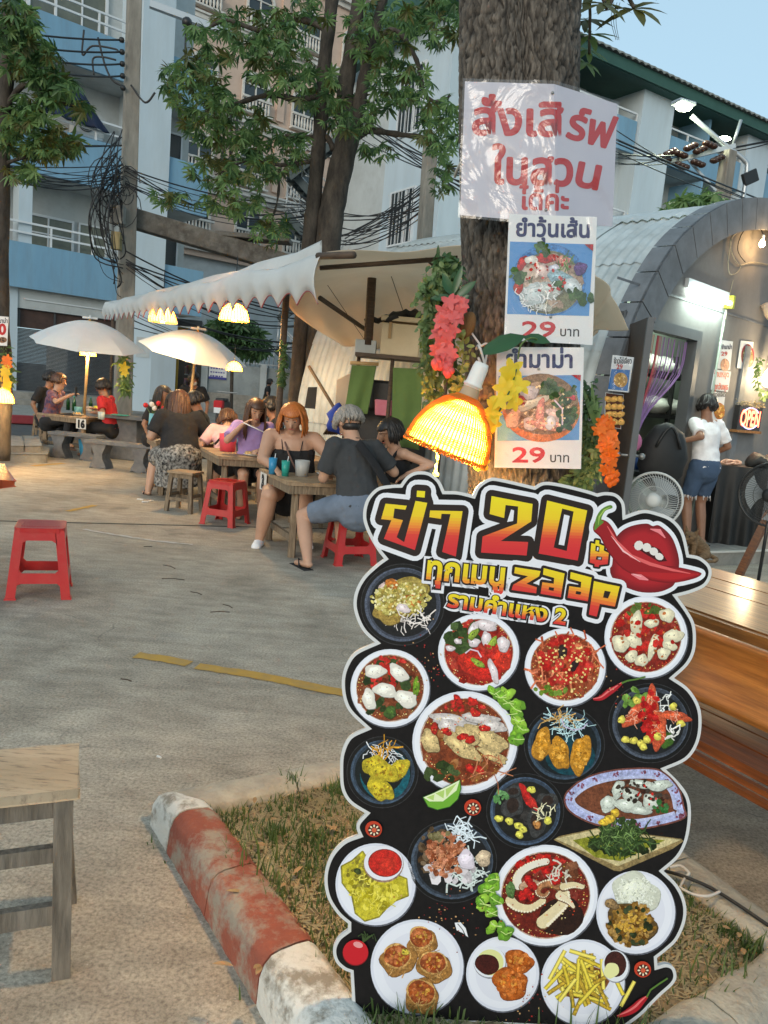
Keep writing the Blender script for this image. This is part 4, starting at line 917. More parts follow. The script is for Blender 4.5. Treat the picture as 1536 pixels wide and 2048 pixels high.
def d8(p, r):
    dplate(p, 1300, 1446, 76, 72, (24, 26, 28), (78, 86, 100)); scatter(p, 1270, 1400, 26, 24, 14, (110, 150, 60), 6, 12, r); threads(p, 1330, 1410, 24, 18, 22, (226, 226, 222), 24, 2.6, r); chunk(p, 1330, 1478, 15, 18, (70, 110, 36), .3, r)
    for x, y, a, b, t in ((1305, 1440, 13, 46, .12), (1318, 1462, 14, 36, .1), (1350, 1432, 30, 10, .1), (1265, 1438, 28, 10, -.45), (1300, 1400, 10, 30, .2), (1270, 1420, 24, 7, -.7)):
        chunk(p, x, y, a, b, (216, 92, 56), t, r, .5); threads(p, x, y, a*.5, b*.6, 8, (236, 170, 140), 22, 1.5, r)
    scatter(p, 1300, 1430, 22, 46, 34, (196, 26, 22), 4, 10, r)
    for x, y in ((1314, 1472), (1266, 1480), (1280, 1486), (1250, 1478), (1292, 1478), (1242, 1438), (1272, 1400), (1345, 1412), (1360, 1446), (1285, 1492)): chunk(p, x, y, 8, 7, (228, 212, 90), 0, r, .6)
    threads(p, 1345, 1465, 16, 12, 10, (230, 226, 220), 22, 3, r)
def d9(p, r):
    dplate(p, 1128.5, 1490, 73, 69, (16, 26, 30), (62, 80, 98)); p.ell(1140, 1512, 50, 38, (10, 64, 76), 0, 24); threads(p, 1135, 1450, 40, 20, 60, (190, 222, 226), 34, 1.8, r); threads(p, 1120, 1438, 34, 8, 20, (206, 160, 90), 30, 2, r)
    p.stroke([(1122, 1436), (1128, 1452), (1146, 1460), (1166, 1456), (1174, 1446)], 2.4, (200, 190, 220))
    for x, y, a, b, t in ((1083, 1488, 17, 34, .1), (1118, 1506, 19, 34, -.35), (1160, 1508, 20, 38, .12)): chunk(p, x, y, a, b, (206, 142, 40), t, r, .5); scatter(p, x, y, a*.7, b*.75, 34, (214, 150, 44), 2, 5, r, jit=40)
def d10(p, r):
    L_ = [(1127, 1597), (1140, 1575), (1175, 1552), (1230, 1538), (1300, 1535), (1330, 1545), (1358, 1575), (1368, 1612), (1370, 1636), (1320, 1652), (1260, 1660), (1190, 1650), (1140, 1625)]
    L_ = [(q.x, q.y) for q in smooth_curve([(*q, 0) for q in L_], 4, True)]
    p.poly(L_, (120, 70, 60)); p.poly(inset(L_, 3.5), (178, 184, 226)); p.poly(inset(L_, 16), (190, 196, 230)); p.poly(inset(L_, 22), (120, 68, 44))
    for k in range(16):
        q = inset(L_, 10)[k*3 % len(L_)]; scatter(p, q[0], q[1], 7, 5, 7, (130, 70, 90), 1.5, 3, r)
    scatter(p, 1275, 1590, 66, 30, 40, (74, 44, 30), 4, 9, r)
    for x, y, a, b, t in ((1216, 1607, 16, 17, 0), (1260, 1588, 22, 11, .3), (1285, 1568, 30, 8, .1), (1320, 1570, 24, 10, -.1), (1255, 1610, 28, 13, .2), (1300, 1602, 14, 18, -.4), (1235, 1578, 12, 18, .4), (1280, 1620, 20, 9, .1)): chunk(p, x, y, a, b, (206, 212, 200), t, r, .3)
    scatter(p, 1275, 1580, 50, 22, 30, (60, 50, 40), 2, 6, r); scatter(p, 1322, 1612, 16, 10, 10, (50, 110, 50), 4, 7, r); scatter(p, 1280, 1590, 40, 20, 8, RED, 2, 4, r)
def d11(p, r):
    dplate(p, 1050, 1622, 70, 68, (28, 28, 26), (74, 92, 116)); scatter(p, 1050, 1612, 46, 40, 26, (40, 36, 34), 8, 15, r); 
    for x, y, a, b, t in ((1025, 1610, 20, 27, .2), (1073, 1644, 19, 30, -.2), (1095, 1600, 20, 16, .3), (1026, 1582, 18, 12, 0)): chunk(p, x, y, a, b, (66, 66, 66), t, r, .3, 1.6); p.ell(x, y, a*.6, b*.6, (48, 34, 28), t, 12, .1)
    chunk(p, 1073, 1648, 7, 9, (190, 130, 70), 0, r); chunk(p, 1052, 1590, 8, 26, (196, 34, 30), -.5, r); chunk(p, 1066, 1606, 6, 16, (206, 50, 40), -.4, r)
    threads(p, 1095, 1624, 24, 16, 14, (226, 218, 180), 26, 2.2, r); scatter(p, 1000, 1600, 14, 20, 8, (100, 150, 90), 4, 8, r)
    for x, y in ((997, 1636), (1018, 1641), (1036, 1650), (1045, 1657), (1095, 1640), (1038, 1668), (1062, 1578)): chunk(p, x, y, 8, 7, (224, 214, 90), 0, r, .6)
def d12(p, r):
    p.poly([(1107, 1679), (1118, 1672), (1192, 1656), (1362, 1677), (1366, 1682), (1345, 1697), (1240, 1742), (1228, 1741)], (150, 128, 84)); p.poly([(1110, 1677), (1192, 1658), (1362, 1679), (1235, 1732)], (206, 190, 142)); p.poly([(1145, 1680), (1200, 1668), (1330, 1680), (1240, 1722), (1190, 1714)], (140, 142, 40))
    scatter(p, 1248, 1688, 66, 20, 50, (40, 54, 20), 5, 11, r); scatter(p, 1240, 1664, 36, 28, 60, (44, 62, 24), 5, 11, r); threads(p, 1242, 1676, 52, 28, 120, (56, 80, 34), 40, 3, r, 26); threads(p, 1242, 1672, 42, 24, 30, (120, 150, 80), 26, 1.4, r)
    for x, y in ((1206, 1643), (1220, 1635), (1229, 1624), (1214, 1638)): chunk(p, x, y, 9, 7, (232, 190, 60), 0, r, .7)
def wplate(p, cx, cy, rx, ry):
    p.ell(cx+1, cy+2, rx+1, ry+1, (96, 98, 108), 0, 44); p.ell(cx, cy, rx, ry, (216, 218, 230), 0, 44); p.ell(cx-1, cy-1, rx*.93, ry*.93, (228, 229, 238), 0, 44); p.ell(cx, cy, rx*.74, ry*.74, (220, 221, 232), 0, 40)
def d13(p, r):
    wplate(p, 751, 1768, 80, 82); om = [(684, 1733), (705, 1722), (725, 1704), (735, 1720), (780, 1745), (812, 1758), (815, 1790), (790, 1800), (772, 1815), (757, 1832), (730, 1840), (712, 1825), (705, 1790), (686, 1765)]
    p.poly(round_off(om, 3), (150, 140, 40)); p.poly(om, (204, 190, 50)); scatter(p, 745, 1775, 52, 44, 110, (206, 192, 52), 4, 9, r, jit=38); scatter(p, 720, 1745, 30, 30, 40, (150, 138, 44), 3, 7, r); threads(p, 745, 1785, 44, 40, 40, (226, 214, 90), 18, 2, r)
    p.ell(767, 1727, 40, 37, (160, 130, 110), 0, 30); p.ell(767, 1725, 39, 35, (228, 226, 234), 0, 30); p.ell(770, 1725, 34, 28, (150, 40, 30), .1, 28); p.ell(770, 1725, 32, 26, (206, 40, 30), .1, 28); p.ell(776, 1728, 18, 14, (214, 52, 36), 0, 16, .1); chunk(p, 715, 1741, 7, 6, (60, 70, 30), 0, r)
def d14(p, r):
    dplate(p, 904, 1722, 82, 76, (26, 26, 28), (72, 84, 100)); threads(p, 925, 1665, 36, 16, 50, (214, 224, 232), 36, 2.6, r); scatter(p, 870, 1705, 30, 50, 60, (104, 82, 58), 4, 9, r, jit=34); threads(p, 935, 1745, 36, 26, 50, (206, 216, 212), 34, 3.4, r)
    scatter(p, 900, 1745, 50, 30, 22, (214, 206, 210), 6, 12, r); scatter(p, 892, 1708, 42, 44, 150, (176, 104, 70), 3, 8, r, jit=44, ex=.7); threads(p, 892, 1705, 40, 42, 50, (206, 140, 100), 16, 2.4, r)
    chunk(p, 932, 1718, 17, 19, (232, 220, 232), .2, r, .6, 1.05); chunk(p, 966, 1715, 16, 15, (214, 190, 160), .2, r); scatter(p, 880, 1670, 20, 10, 14, (120, 110, 70), 4, 8, r)
def d15(p, r):
    base_yum(p, r, 1091, 1790, 104, 101, (112, 30, 18)); p.ell(1122, 1832, 44, 40, (44, 22, 14), 0, 20, .1); scatter(p, 1080, 1725, 46, 12, 26, (200, 34, 24), 5, 10, r); scatter(p, 1130, 1745, 30, 20, 16, (120, 70, 44), 6, 12, r)
    def tent(pts, w0, w1, col=(226, 208, 166)):
        P_ = [(q.x, q.y) for q in smooth_curve([(*q, 0) for q in pts], 5)]; k = len(P_)
        for i, (x, y) in enumerate(P_): rr = (w0+(w1-w0)*i/k)/2; p.ell(x, y+1.5, rr+1.5, rr+1.5, (110, 66, 40), 0, 10, up=.3)
        for i, (x, y) in enumerate(P_): rr = (w0+(w1-w0)*i/k)/2; p.ell(x, y, rr, rr, col, 0, 10, up=.3)
        for i, (x, y) in enumerate(P_[1:], 1):
            rr = (w0+(w1-w0)*i/k)/2; dx, dy = x-P_[i-1][0], y-P_[i-1][1]; l = math.hypot(dx, dy) or 1; p.ell(x-dy/l*rr*.85, y+dx/l*rr*.85, rr*.3, rr*.3, (240, 228, 200), 0, 7, up=.3)
    tent([(1092, 1722), (1068, 1728), (1045, 1740), (1034, 1756), (1036, 1770)], 13, 18, (230, 222, 206)); tent([(1046, 1772), (1060, 1762), (1080, 1768)], 16, 8, (200, 160, 130))
    tent([(1020, 1800), (1035, 1812), (1060, 1815), (1085, 1800)], 20, 12); tent([(1085, 1843), (1105, 1825), (1125, 1805), (1128, 1785), (1115, 1770)], 26, 16); tent([(1115, 1770), (1095, 1765), (1078, 1772), (1076, 1785), (1088, 1790), (1096, 1782)], 16, 5, (176, 120, 80)); tent([(1118, 1790), (1136, 1800), (1146, 1812)], 16, 5, (230, 214, 180)); tent([(1126, 1772), (1146, 1768), (1164, 1772)], 15, 8)
    for x, y in ((1052, 1782), (1060, 1790), (1044, 1790), (1105, 1752), (1116, 1745), (1110, 1760), (1056, 1758), (1064, 1770), (1092, 1742)): chunk(p, x, y, 9, 9, (196, 30, 26), 0, r)
    speck(p, 1091, 1790, 84, 80, 70, r); chunk(p, 1020, 1778, 9, 16, (96, 130, 70), -.2, r); threads(p, 1115, 1742, 30, 16, 14, (206, 196, 180), 26, 3, r)
def d16(p, r):
    wplate(p, 1271, 1824, 79, 83); chunk(p, 1271, 1783, 47, 37, (222, 224, 206), .1, r, .7, 1.1); threads(p, 1271, 1785, 42, 32, 170, (236, 238, 226), 9, 2, r, 14); threads(p, 1271, 1785, 40, 30, 40, (190, 194, 176), 8, 1.2, r)
    chunk(p, 1260, 1848, 46, 42, (110, 84, 44), .1, r); scatter(p, 1262, 1846, 48, 44, 170, (150, 110, 44), 3, 8, r, jit=50); scatter(p, 1260, 1845, 34, 30, 60, (206, 160, 60), 2, 5, r); scatter(p, 1260, 1850, 44, 40, 22, (50, 60, 30), 4, 8, r); chunk(p, 1222, 1806, 15, 9, (150, 120, 80), .6, r)
def d17(p, r):
    wplate(p, 834, 1933, 93, 95)
    for x, y, rr in ((844, 1877, 30), (796, 1914, 34), (868, 1927, 33), (844, 1986, 36)):
        chunk(p, x, y+7, rr*1.0, rr*.9, (176, 124, 62), .2, r, .5); p.ell(x-2, y-3, rr*.84, rr*.72, (214, 168, 100), .2, 20, .1); p.ell(x-2, y-3, rr*.76, rr*.64, (150, 72, 34), .2, 20, .1)
        scatter(p, x-2, y-3, rr*.66, rr*.54, 46, (176, 92, 42), 2.5, 6, r, jit=36); scatter(p, x-2, y-3, rr*.5, rr*.4, 10, (206, 150, 60), 2, 4, r); threads(p, x, y+rr*.7, rr*.8, 4, 8, (196, 150, 90), 22, 2, r)
    chunk(p, 810, 1902, 8, 6, (214, 190, 70), 0, r)
def d18(p, r):
    wplate(p, 1005, 1947, 73, 75); p.ell(980, 1925, 33, 32, (150, 152, 160), 0, 30); p.ell(979, 1923, 32, 31, (226, 228, 234), 0, 30); p.ell(980, 1924, 27, 26, (220, 220, 150), 0, 26); p.ell(974, 1928, 25, 20, (70, 22, 16), .2, 24, .06)
    for x, y, a in ((1037, 1922, 27), (1020, 1966, 35)): chunk(p, x, y, a, a*.88, (190, 96, 30), 0, r, .5); scatter(p, x, y, a*.8, a*.7, 60, (196, 104, 34), 3, 7, r, jit=38); scatter(p, x-4, y-4, a*.5, a*.4, 12, (226, 150, 60), 2, 4, r)
def d19(p, r):
    wplate(p, 1165, 1964, 84, 86); p.ell(1165, 1962, 50, 36, (120, 70, 30), 0, 20, .1)
    for k in range(46):
        x = r.gauss(1162, 30); y = r.gauss(1960, 20); a = r.choice((.5, -.5, 1.1, -1.0, .2, 1.5))+r.uniform(-.25, .25); l = r.uniform(24, 36)
        c = r.choice(((218, 196, 70), (206, 180, 56), (226, 208, 96), (190, 156, 50)))
        for ww, cc in ((8.5, tuple(v*.5 for v in c)), (6.8, c), (2.6, tuple(min(255, v*1.12) for v in c))): p.stroke([(x-l*math.cos(a), y-l*math.sin(a)), (x+l*math.cos(a), y+l*math.sin(a))], ww, cc, up=.5)
    p.ell(1231, 1932, 28, 33, (150, 152, 160), -.1, 30); p.ell(1230, 1931, 26.5, 31.5, (224, 226, 232), -.1, 30); p.ell(1230, 1927, 22, 26, (66, 30, 24), -.1, 24); p.ell(1222, 1940, 15, 16, (226, 224, 160), .3, 18, .1)
for lab, fn in (('fried fish with garlic on a dark plate', d1), ('red spicy salad with tomato in a white bowl', d2), ('shellfish in chilli broth, white bowl', d3), ('large bowl of mussels in chilli broth', d4), ('yellow fried fish cakes on a teal plate', d5),
   ('spicy raw salmon in a white bowl', d6), ('red spicy salad of white fungus', d7), ('crab sticks with red dressing on a dark plate', d8), ('fried chicken wings with shredded vegetables', d9), ('raw oysters on a blue patterned plate', d10),
   ('black mussels on a dark plate', d11), ('green seaweed on a square plate', d12), ('omelette with a cup of red sauce', d13), ('shredded salad with fried shallots on a dark plate', d14), ('large bowl of octopus in red broth', d15),
   ('white rice with basil stir fry', d16), ('four fried rolls on a white plate', d17), ('two nuggets with a dip cup', d18), ('french fries with a dip cup', d19)):
    dish(lab, fn, len(lab))
# loose garnishes
g = Print(bmap, base=.0011, step=2e-5); r = random.Random(5)
def lettuce(cx, cy, pts):
    for k in range(22):
        x, y = pts[k % len(pts)]; chunk(g, x+r.gauss(0, 5), y+r.gauss(0, 6), r.uniform(9, 14), r.uniform(7, 12), r.choice(((128, 180, 50), (156, 200, 66), (104, 156, 44))), r.random()*3, r, .6)
    for k in range(12): x, y = pts[k % len(pts)]; g.stroke([(x-10, y+r.uniform(-9, 9)), (x, y+3), (x+12, y+r.uniform(-9, 9))], 1.6, (206, 228, 140))
lettuce(0, 0, [(1000, 1392), (1015, 1402), (1030, 1415), (1036, 1440), (1044, 1456), (1036, 1475), (1022, 1425), (988, 1385)])
lettuce(0, 0, [(985, 1752), (975, 1775), (968, 1802), (982, 1820), (990, 1845), (1010, 1862), (990, 1795)])
def chilli(pts, w_, stem_pts):
    P_ = [(q.x, q.y) for q in smooth_curve([(*q, 0) for q in pts], 5)]; g.stroke(P_, w_+2, (90, 14, 18), True); g.stroke(P_, w_, (176, 26, 38), True); g.stroke([(x-1, y-1.5) for x, y in P_], w_*.3, (226, 110, 110), True); g.stroke(stem_pts, 3.4, (86, 120, 50))
chilli([(1184, 1397), (1200, 1394), (1216, 1382), (1226, 1376), (1242, 1364)], 12, [(1240, 1365), (1252, 1360), (1270, 1357), (1288, 1352)])
chilli([(1232, 2028), (1252, 2020), (1268, 2010), (1280, 1998), (1292, 1988)], 15, [(1290, 1990), (1298, 1975), (1315, 1963), (1332, 1952)])
lm = [(846, 1592), (868, 1583), (895, 1570), (918, 1558), (920, 1575), (914, 1595), (898, 1610), (874, 1616), (856, 1610)]; g.poly(round_off(lm, 1.5), (40, 90, 30)); g.poly(lm, (110, 170, 50)); g.poly([(846, 1592), (868, 1583), (918, 1558), (912, 1578), (885, 1600), (858, 1600)], (226, 236, 190))
for a, b, c in (((852, 1592), (868, 1586), (866, 1598)), ((870, 1584), (888, 1577), (886, 1594)), ((890, 1576), (912, 1564), (892, 1592))): g.poly([a, b, c], (176, 206, 110))
for x, y in ((944, 1612), (747, 1655), (1282, 1934)):
    g.ell(x, y, 17, 16, (190, 60, 34), .4, 18); g.ell(x+1, y+2, 12.5, 12, (70, 24, 18), 0, 16); g.ell(x+1, y+2, 5, 5, (206, 90, 60), 0, 8)
    for k in range(8): g.ell(x+1+8.5*math.cos(k*.785), y+2+8.5*math.sin(k*.785), 3, 1.8, (236, 222, 190), k*.785, 6, up=.3)
g.ell(711, 1901, 26, 26, (120, 12, 20), 0, 24); g.ell(711, 1900, 25, 25, (196, 26, 38), 0, 24); g.ell(716, 1885, 10, 6, (226, 150, 150), .3, 12)
for k in range(7): g.stroke([(726, 1880), (724+4*k, 1868-abs(k-3)*1.5), (716+6*k, 1858+abs(k-2)*5)], 2, (60, 80, 40))
g.poly([(908, 1841), (920, 1840), (930, 1852), (935, 1870), (925, 1862), (912, 1856)], (232, 232, 236)); g.stroke([(914, 1843), (924, 1855), (930, 1868)], 1.6, (60, 60, 60))
for cx, cy, sx, sy, n in ((860, 1325, 18, 28, 40), (900, 1825, 50, 22, 50), (1225, 1370, 16, 26, 20), (1060, 2010, 26, 26, 40), (960, 1660, 40, 30, 0)):
    for _ in range(n): g.ell(cx+r.gauss(0, sx), cy+r.gauss(0, sy), r.uniform(.8, 2), r.uniform(.8, 2), r.choice(((170, 40, 34), (206, 160, 110), (120, 30, 30))), 0, 5, up=.1)
g.build('garnish_print', board)['kind'] = 'stuff'
# ================================================================ big tree in the bed, with everything hung on it
def worley(x, y, seed=0):
    """F1, F2 distances, vectorised"""
    ix, iy = np.floor(x), np.floor(y); f1 = np.full(x.shape, 9.); f2 = np.full(x.shape, 9.)
    for dx in (-1, 0, 1):
        for dy in (-1, 0, 1):
            cx, cy = ix+dx, iy+dy; h = np.sin(cx*127.1+cy*311.7+seed)*43758.5453; h -= np.floor(h); g = np.sin(cx*269.5+cy*183.3+seed)*43758.5453; g -= np.floor(g)
            d = np.hypot(cx+h-x, cy+g-y); f2 = np.where(d < f1, f1, np.minimum(f2, d)); f1 = np.minimum(f1, d)
    return f1, f2
def bark_mat(name, c1, c2, sc_=30):
    m = bpy.data.materials.new(name); m.use_nodes = True; t = m.node_tree; N = t.nodes; L = t.links; b = N['Principled BSDF']; b.inputs['Roughness'].default_value = .9
    tc = N.new('ShaderNodeTexCoord'); mp = N.new('ShaderNodeMapping'); mp.inputs['Scale'].default_value = (1, 1, .35); L.new(tc.outputs['Object'], mp.inputs[0])
    n = N.new('ShaderNodeTexNoise'); n.inputs['Scale'].default_value = sc_; n.inputs['Detail'].default_value = 8; n.inputs['Roughness'].default_value = .75; L.new(mp.outputs[0], n.inputs['Vector'])
    r = N.new('ShaderNodeValToRGB'); r.color_ramp.elements[0].position = .35; r.color_ramp.elements[1].position = .7; r.color_ramp.elements[0].color = (*c1, 1); r.color_ramp.elements[1].color = (*c2, 1); L.new(n.outputs[0], r.inputs[0]); L.new(r.outputs[0], b.inputs['Base Color'])
    bp = N.new('ShaderNodeBump'); bp.inputs['Strength'].default_value = .9; bp.inputs['Distance'].default_value = .006; n2 = N.new('ShaderNodeTexNoise'); n2.inputs['Scale'].default_value = sc_*3.5; n2.inputs['Detail'].default_value = 5; L.new(mp.outputs[0], n2.inputs['Vector']); L.new(n2.outputs[0], bp.inputs['Height']); L.new(bp.outputs[0], b.inputs['Normal'])
    MATS[name] = m; return m
bark_mat('bark_near', (.055, .045, .036), (.235, .20, .165), 34); bark_mat('bark_far', (.022, .018, .015), (.095, .078, .062), 9)
t_lo, t_hi = D(1042, 965, 2.22), D(1050, 0, 2.30)
tdir = (t_hi-t_lo)/(t_hi.z-t_lo.z)
def tcen(z): p = t_lo+tdir*(z-t_lo.z); return p+Vector((.012*math.sin(z*2.1), 0, 0))
NA, NZ = 300, 620; z0_, z1_ = .05, 5.2
th, zz = np.meshgrid(np.linspace(0, 2*PI, NA, endpoint=False), np.linspace(z0_, z1_, NZ))
c_ = np.clip((zz-1.55)*.075, 0, .074); a_ = .164-c_*.95
rad = c_*np.abs(np.cos(th))+np.sqrt(np.maximum(a_**2-(c_*np.sin(th))**2, 1e-4))
rad = rad+.07*np.exp(-np.maximum(zz-.05, 0)/.14)
U_, V_ = th*.17, zz
wx = U_+.006*np.sin(V_*31+U_*40)+.004*np.sin(V_*83); f1, f2 = worley(wx/.021, V_/.062+.5*np.floor(wx/.021), 3); g1, g2 = worley(wx/.012+9, V_/.028, 8)
crack = np.clip((f2-f1)/.30, 0, 1); c2_ = np.clip((g2-g1)/.35, 0, 1)
cr_ = np.clip((f2-f1)/.22, 0, 1); rad = rad-.011*(1-cr_)-.004*(1-c2_)*cr_+.004*np.sin(th*3+zz*2)
bs_ = np.array([tuple(tcen(z)) for z in np.linspace(z0_, z1_, NZ)])
vx = bs_[:, 0][:, None]+rad*np.cos(th); vy = bs_[:, 1][:, None]+rad*np.sin(th)
base_t = tcen(.09); base_t.z = .09
bt = thing('big_tree', 'large rough barked tree with a forked trunk carrying the signs, standing in the kerbed bed', 'tree', tuple(base_t))
me = bpy.data.meshes.new('trunk'); V = np.stack([vx.ravel()-base_t.x, vy.ravel()-base_t.y, zz.ravel()-base_t.z], 1)
idx = np.arange(NA*NZ).reshape(NZ, NA); F_ = np.stack([idx[:-1], np.roll(idx[:-1], -1, 1), np.roll(idx[1:], -1, 1), idx[1:]], -1).reshape(-1, 4)
me.vertices.add(len(V)); me.vertices.foreach_set('co', V.ravel().astype(np.float32)); me.loops.add(F_.size); me.loops.foreach_set('vertex_index', F_.ravel().astype(np.int32)); me.polygons.add(len(F_)); me.polygons.foreach_set('loop_start', np.arange(0, F_.size, 4, dtype=np.int32)); me.polygons.foreach_set('loop_total', np.full(len(F_), 4, dtype=np.int32)); me.update(calc_edges=True); me.polygons.foreach_set('use_smooth', [True]*len(F_))
at_ = me.color_attributes.new('Col', 'FLOAT_COLOR', 'POINT'); k_ = (.10+.90*cr_*(.45+.55*c2_)).ravel(); at_.data.foreach_set('color', np.stack([k_, k_, k_, k_*0+1], 1).astype(np.float32).ravel())
bm_ = M('bark_near').copy(); bm_.name = 'bark_ridged'; t_ = bm_.node_tree; b_ = t_.nodes['Principled BSDF']; src = b_.inputs['Base Color'].links[0].from_socket; a2 = t_.nodes.new('ShaderNodeAttribute'); a2.attribute_name = 'Col'; x_ = t_.nodes.new('ShaderNodeMix'); x_.data_type = 'RGBA'; x_.blend_type = 'MULTIPLY'; x_.inputs[0].default_value = 1; t_.links.new(src, x_.inputs[6]); t_.links.new(a2.outputs['Color'], x_.inputs[7]); t_.links.new(x_.outputs[2], b_.inputs['Base Color'])
me.materials.append(bm_); o = bpy.data.objects.new('trunk', me); COL.objects.link(o); o.parent = bt
# ---------------------------------------------------------------- A3 order sign in a plastic sleeve, bent round the trunk
cam_right = Vector((1, 0, 0))
YS = 2.02
cr0, cr1 = D(1108, 168, YS-.015), D(1112, 446, YS-.015)
SL = Plane(cr1, cr1-D(920, 430, YS+.01), cr0-cr1); SR = Plane(cr1, D(1225, 453, YS+.045)-cr1, cr0-cr1)
def smap(x, y, h=0.0):
    xc = 1112-(y*-1+446)*0-(446-y)*(4/278)
    q = SL if x <= xc else SR; return q.hit(x, y)+q.n*h
sign = thing('order_sign', 'large white paper sign in a clear plastic sleeve with red Thai words on the trunk', 'sign', tuple(smap(1075, 446)))
corn = [(930, 163), (1108, 168), (1235, 208), (1225, 453), (1112, 446), (920, 430)]
m = MB(); pl_ = [smap(x, y, 0) for x, y in corn]
m.add(pl_+[p-Vector((0, -.002, 0)) for p in pl_], [(0, 1, 4, 5), (1, 2, 3, 4), (11, 10, 7, 6), (10, 9, 8, 7)]); m.build('paper', mat('sign_paper', (.46, .45, .53), (.52, .51, .58), ns=4, rough=.5), sign)
p = Print(smap, base=.0006); p.split = lambda q: 1112-(446-q[1])*(4/278)-q[0]
def splittext(p, *a, **k): p.text(*a, **k)
for txt, x, y, sz, wd, an, of in (('สั่งเสิ', 946, 268, 92, 178, .02, .036), ('ร์ฟ', 1132, 274, 84, 90, .26, .036), ('ในสว', 985, 366, 92, 158, .03, .036), ('น', 1150, 370, 84, 44, .2, .036), ('ได้ค่ะ', 1038, 418, 56, 98, .03, .03)):
    p.text(txt, x, y, sz, (176, 34, 38), off=of, ang=an, wid=wd)
p.build('lettering', sign)
# plastic sleeve: glossy clear film with creases
def sleeve_mat():
    m = bpy.data.materials.new('clear_film'); m.use_nodes = True; t = m.node_tree; N = t.nodes; L = t.links; b = N['Principled BSDF']
    tp = N.new('ShaderNodeBsdfTransparent'); gl = N.new('ShaderNodeBsdfGlossy'); gl.inputs['Roughness'].default_value = .12; ms = N.new('ShaderNodeMixShader'); df = N.new('ShaderNodeBsdfDiffuse'); df.inputs[0].default_value = (.8, .8, .85, 1); m2 = N.new('ShaderNodeMixShader')
    fr = N.new('ShaderNodeFresnel'); fr.inputs[0].default_value = 1.6; tc = N.new('ShaderNodeTexCoord'); n = N.new('ShaderNodeTexNoise'); n.inputs['Scale'].default_value = 9; n.inputs['Detail'].default_value = 3; n.inputs['Distortion'].default_value = 1.5; L.new(tc.outputs['Object'], n.inputs['Vector'])
    bp = N.new('ShaderNodeBump'); bp.inputs['Strength'].default_value = 1; bp.inputs['Distance'].default_value = .012; L.new(n.outputs[0], bp.inputs['Height']); L.new(bp.outputs[0], gl.inputs['Normal']); L.new(bp.outputs[0], fr.inputs['Normal'])
    m2.inputs[0].default_value = .05; L.new(tp.outputs[0], m2.inputs[1]); L.new(df.outputs[0], m2.inputs[2]); ms.inputs[0].default_value = .055; L.new(m2.outputs[0], ms.inputs[1]); L.new(gl.outputs[0], ms.inputs[2])
    L.new(ms.outputs[0], [q for q in N if q.type == 'OUTPUT_MATERIAL'][0].inputs[0]); MATS['film'] = m
sleeve_mat()
def film(parent, mp, x0, x1, y0, y1, amp=.003, corners=None, n=26, seed=0):
    r = random.Random(seed); cs = [(r.uniform(0, 1), r.uniform(0, 1), r.uniform(0, 3.14), r.uniform(.5, 1)) for _ in range(9)]
    def f(u, v):
        h = 0
        for a, b, t, w_ in cs: d = (u-a)*math.cos(t)+(v-b)*math.sin(t); h += w_*max(0, 1-abs(d)*9)
        if corners: 
            c0, c1, c2, c3 = corners; x = (c0[0]*(1-u)+c1[0]*u)*(1-v)+(c3[0]*(1-u)+c2[0]*u)*v; y = (c0[1]*(1-u)+c1[1]*u)*(1-v)+(c3[1]*(1-u)+c2[1]*u)*v
        else: x, y = x0+(x1-x0)*u, y0+(y1-y0)*v
        return mp(x, y, .0022+amp*h)
    m = MB(); m.grid(f, n, n); return m.build('plastic_sleeve', 'film', parent)
film(sign, smap, 0, 0, 0, 0, .005, [(926, 158), (1110, 164), (1115, 452), (916, 436)], 34, 1); film(sign, smap, 0, 0, 0, 0, .005, [(1109, 164), (1238, 205), (1228, 458), (1114, 451)], 34, 2)
m = MB(); 
for x, y in ((1105, 186), (1092, 420)): q = smap(x, y, .001); m.ball(q, (.004, .004, .004), 8, 5); 
m.build('nail_head', 'steel', sign)['kind'] = 'stuff'
# ---------------------------------------------------------------- two A4 dish posters and their food pictures
def poster(corn, Y, label, title, tx, num, ba, photo, drawfn, nails):
    """corn: TL TR BR BL"""
    c = [D(x, y, Y+dy) for (x, y), dy in zip(corn, (0, .012, .0, -.012))]; pl = Plane(c[3], c[2]-c[3], c[0]-c[3])
    mp = lambda x, y, h=0.0: pl.hit(x, y)+pl.n*h
    po = thing('dish_poster', label, 'poster', tuple(pl.hit((corn[2][0]+corn[3][0])/2, (corn[2][1]+corn[3][1])/2)), group=None)
    m = MB(); q = [pl.hit(*p_) for p_ in corn]; m.prism(q, pl.n*-.0015); m.build('laminated_sheet', 'paper', po)
    p = Print(mp, base=.0005); p.poly(photo, (84, 142, 200)); p.build('photo_background', po)
    p = Print(mp, base=.0008, step=1.2e-5); drawfn(p, random.Random(4)); o = p.build('dish_photo', po, 'print_food')
    p = Print(mp, base=.0006); p.text(title[0], *tx[:2], tx[2], (24, 26, 84), off=.034, ang=tx[4], wid=tx[3]); p.text('29', *num[:2], num[2], (190, 32, 36), off=.03, ang=num[4], wid=num[3]); p.text('บาท', *ba[:2], ba[2], (40, 30, 30), off=.012, ang=ba[4], wid=ba[3]); p.build('lettering', po)
    film(po, mp, 0, 0, 0, 0, .0022, corn, 22, int(tx[0])); m = MB()
    for x, y in nails: m = MB(); m.ball(mp(x, y, .002), .004, 8, 5); m.build('nail_head', 'steel', po)
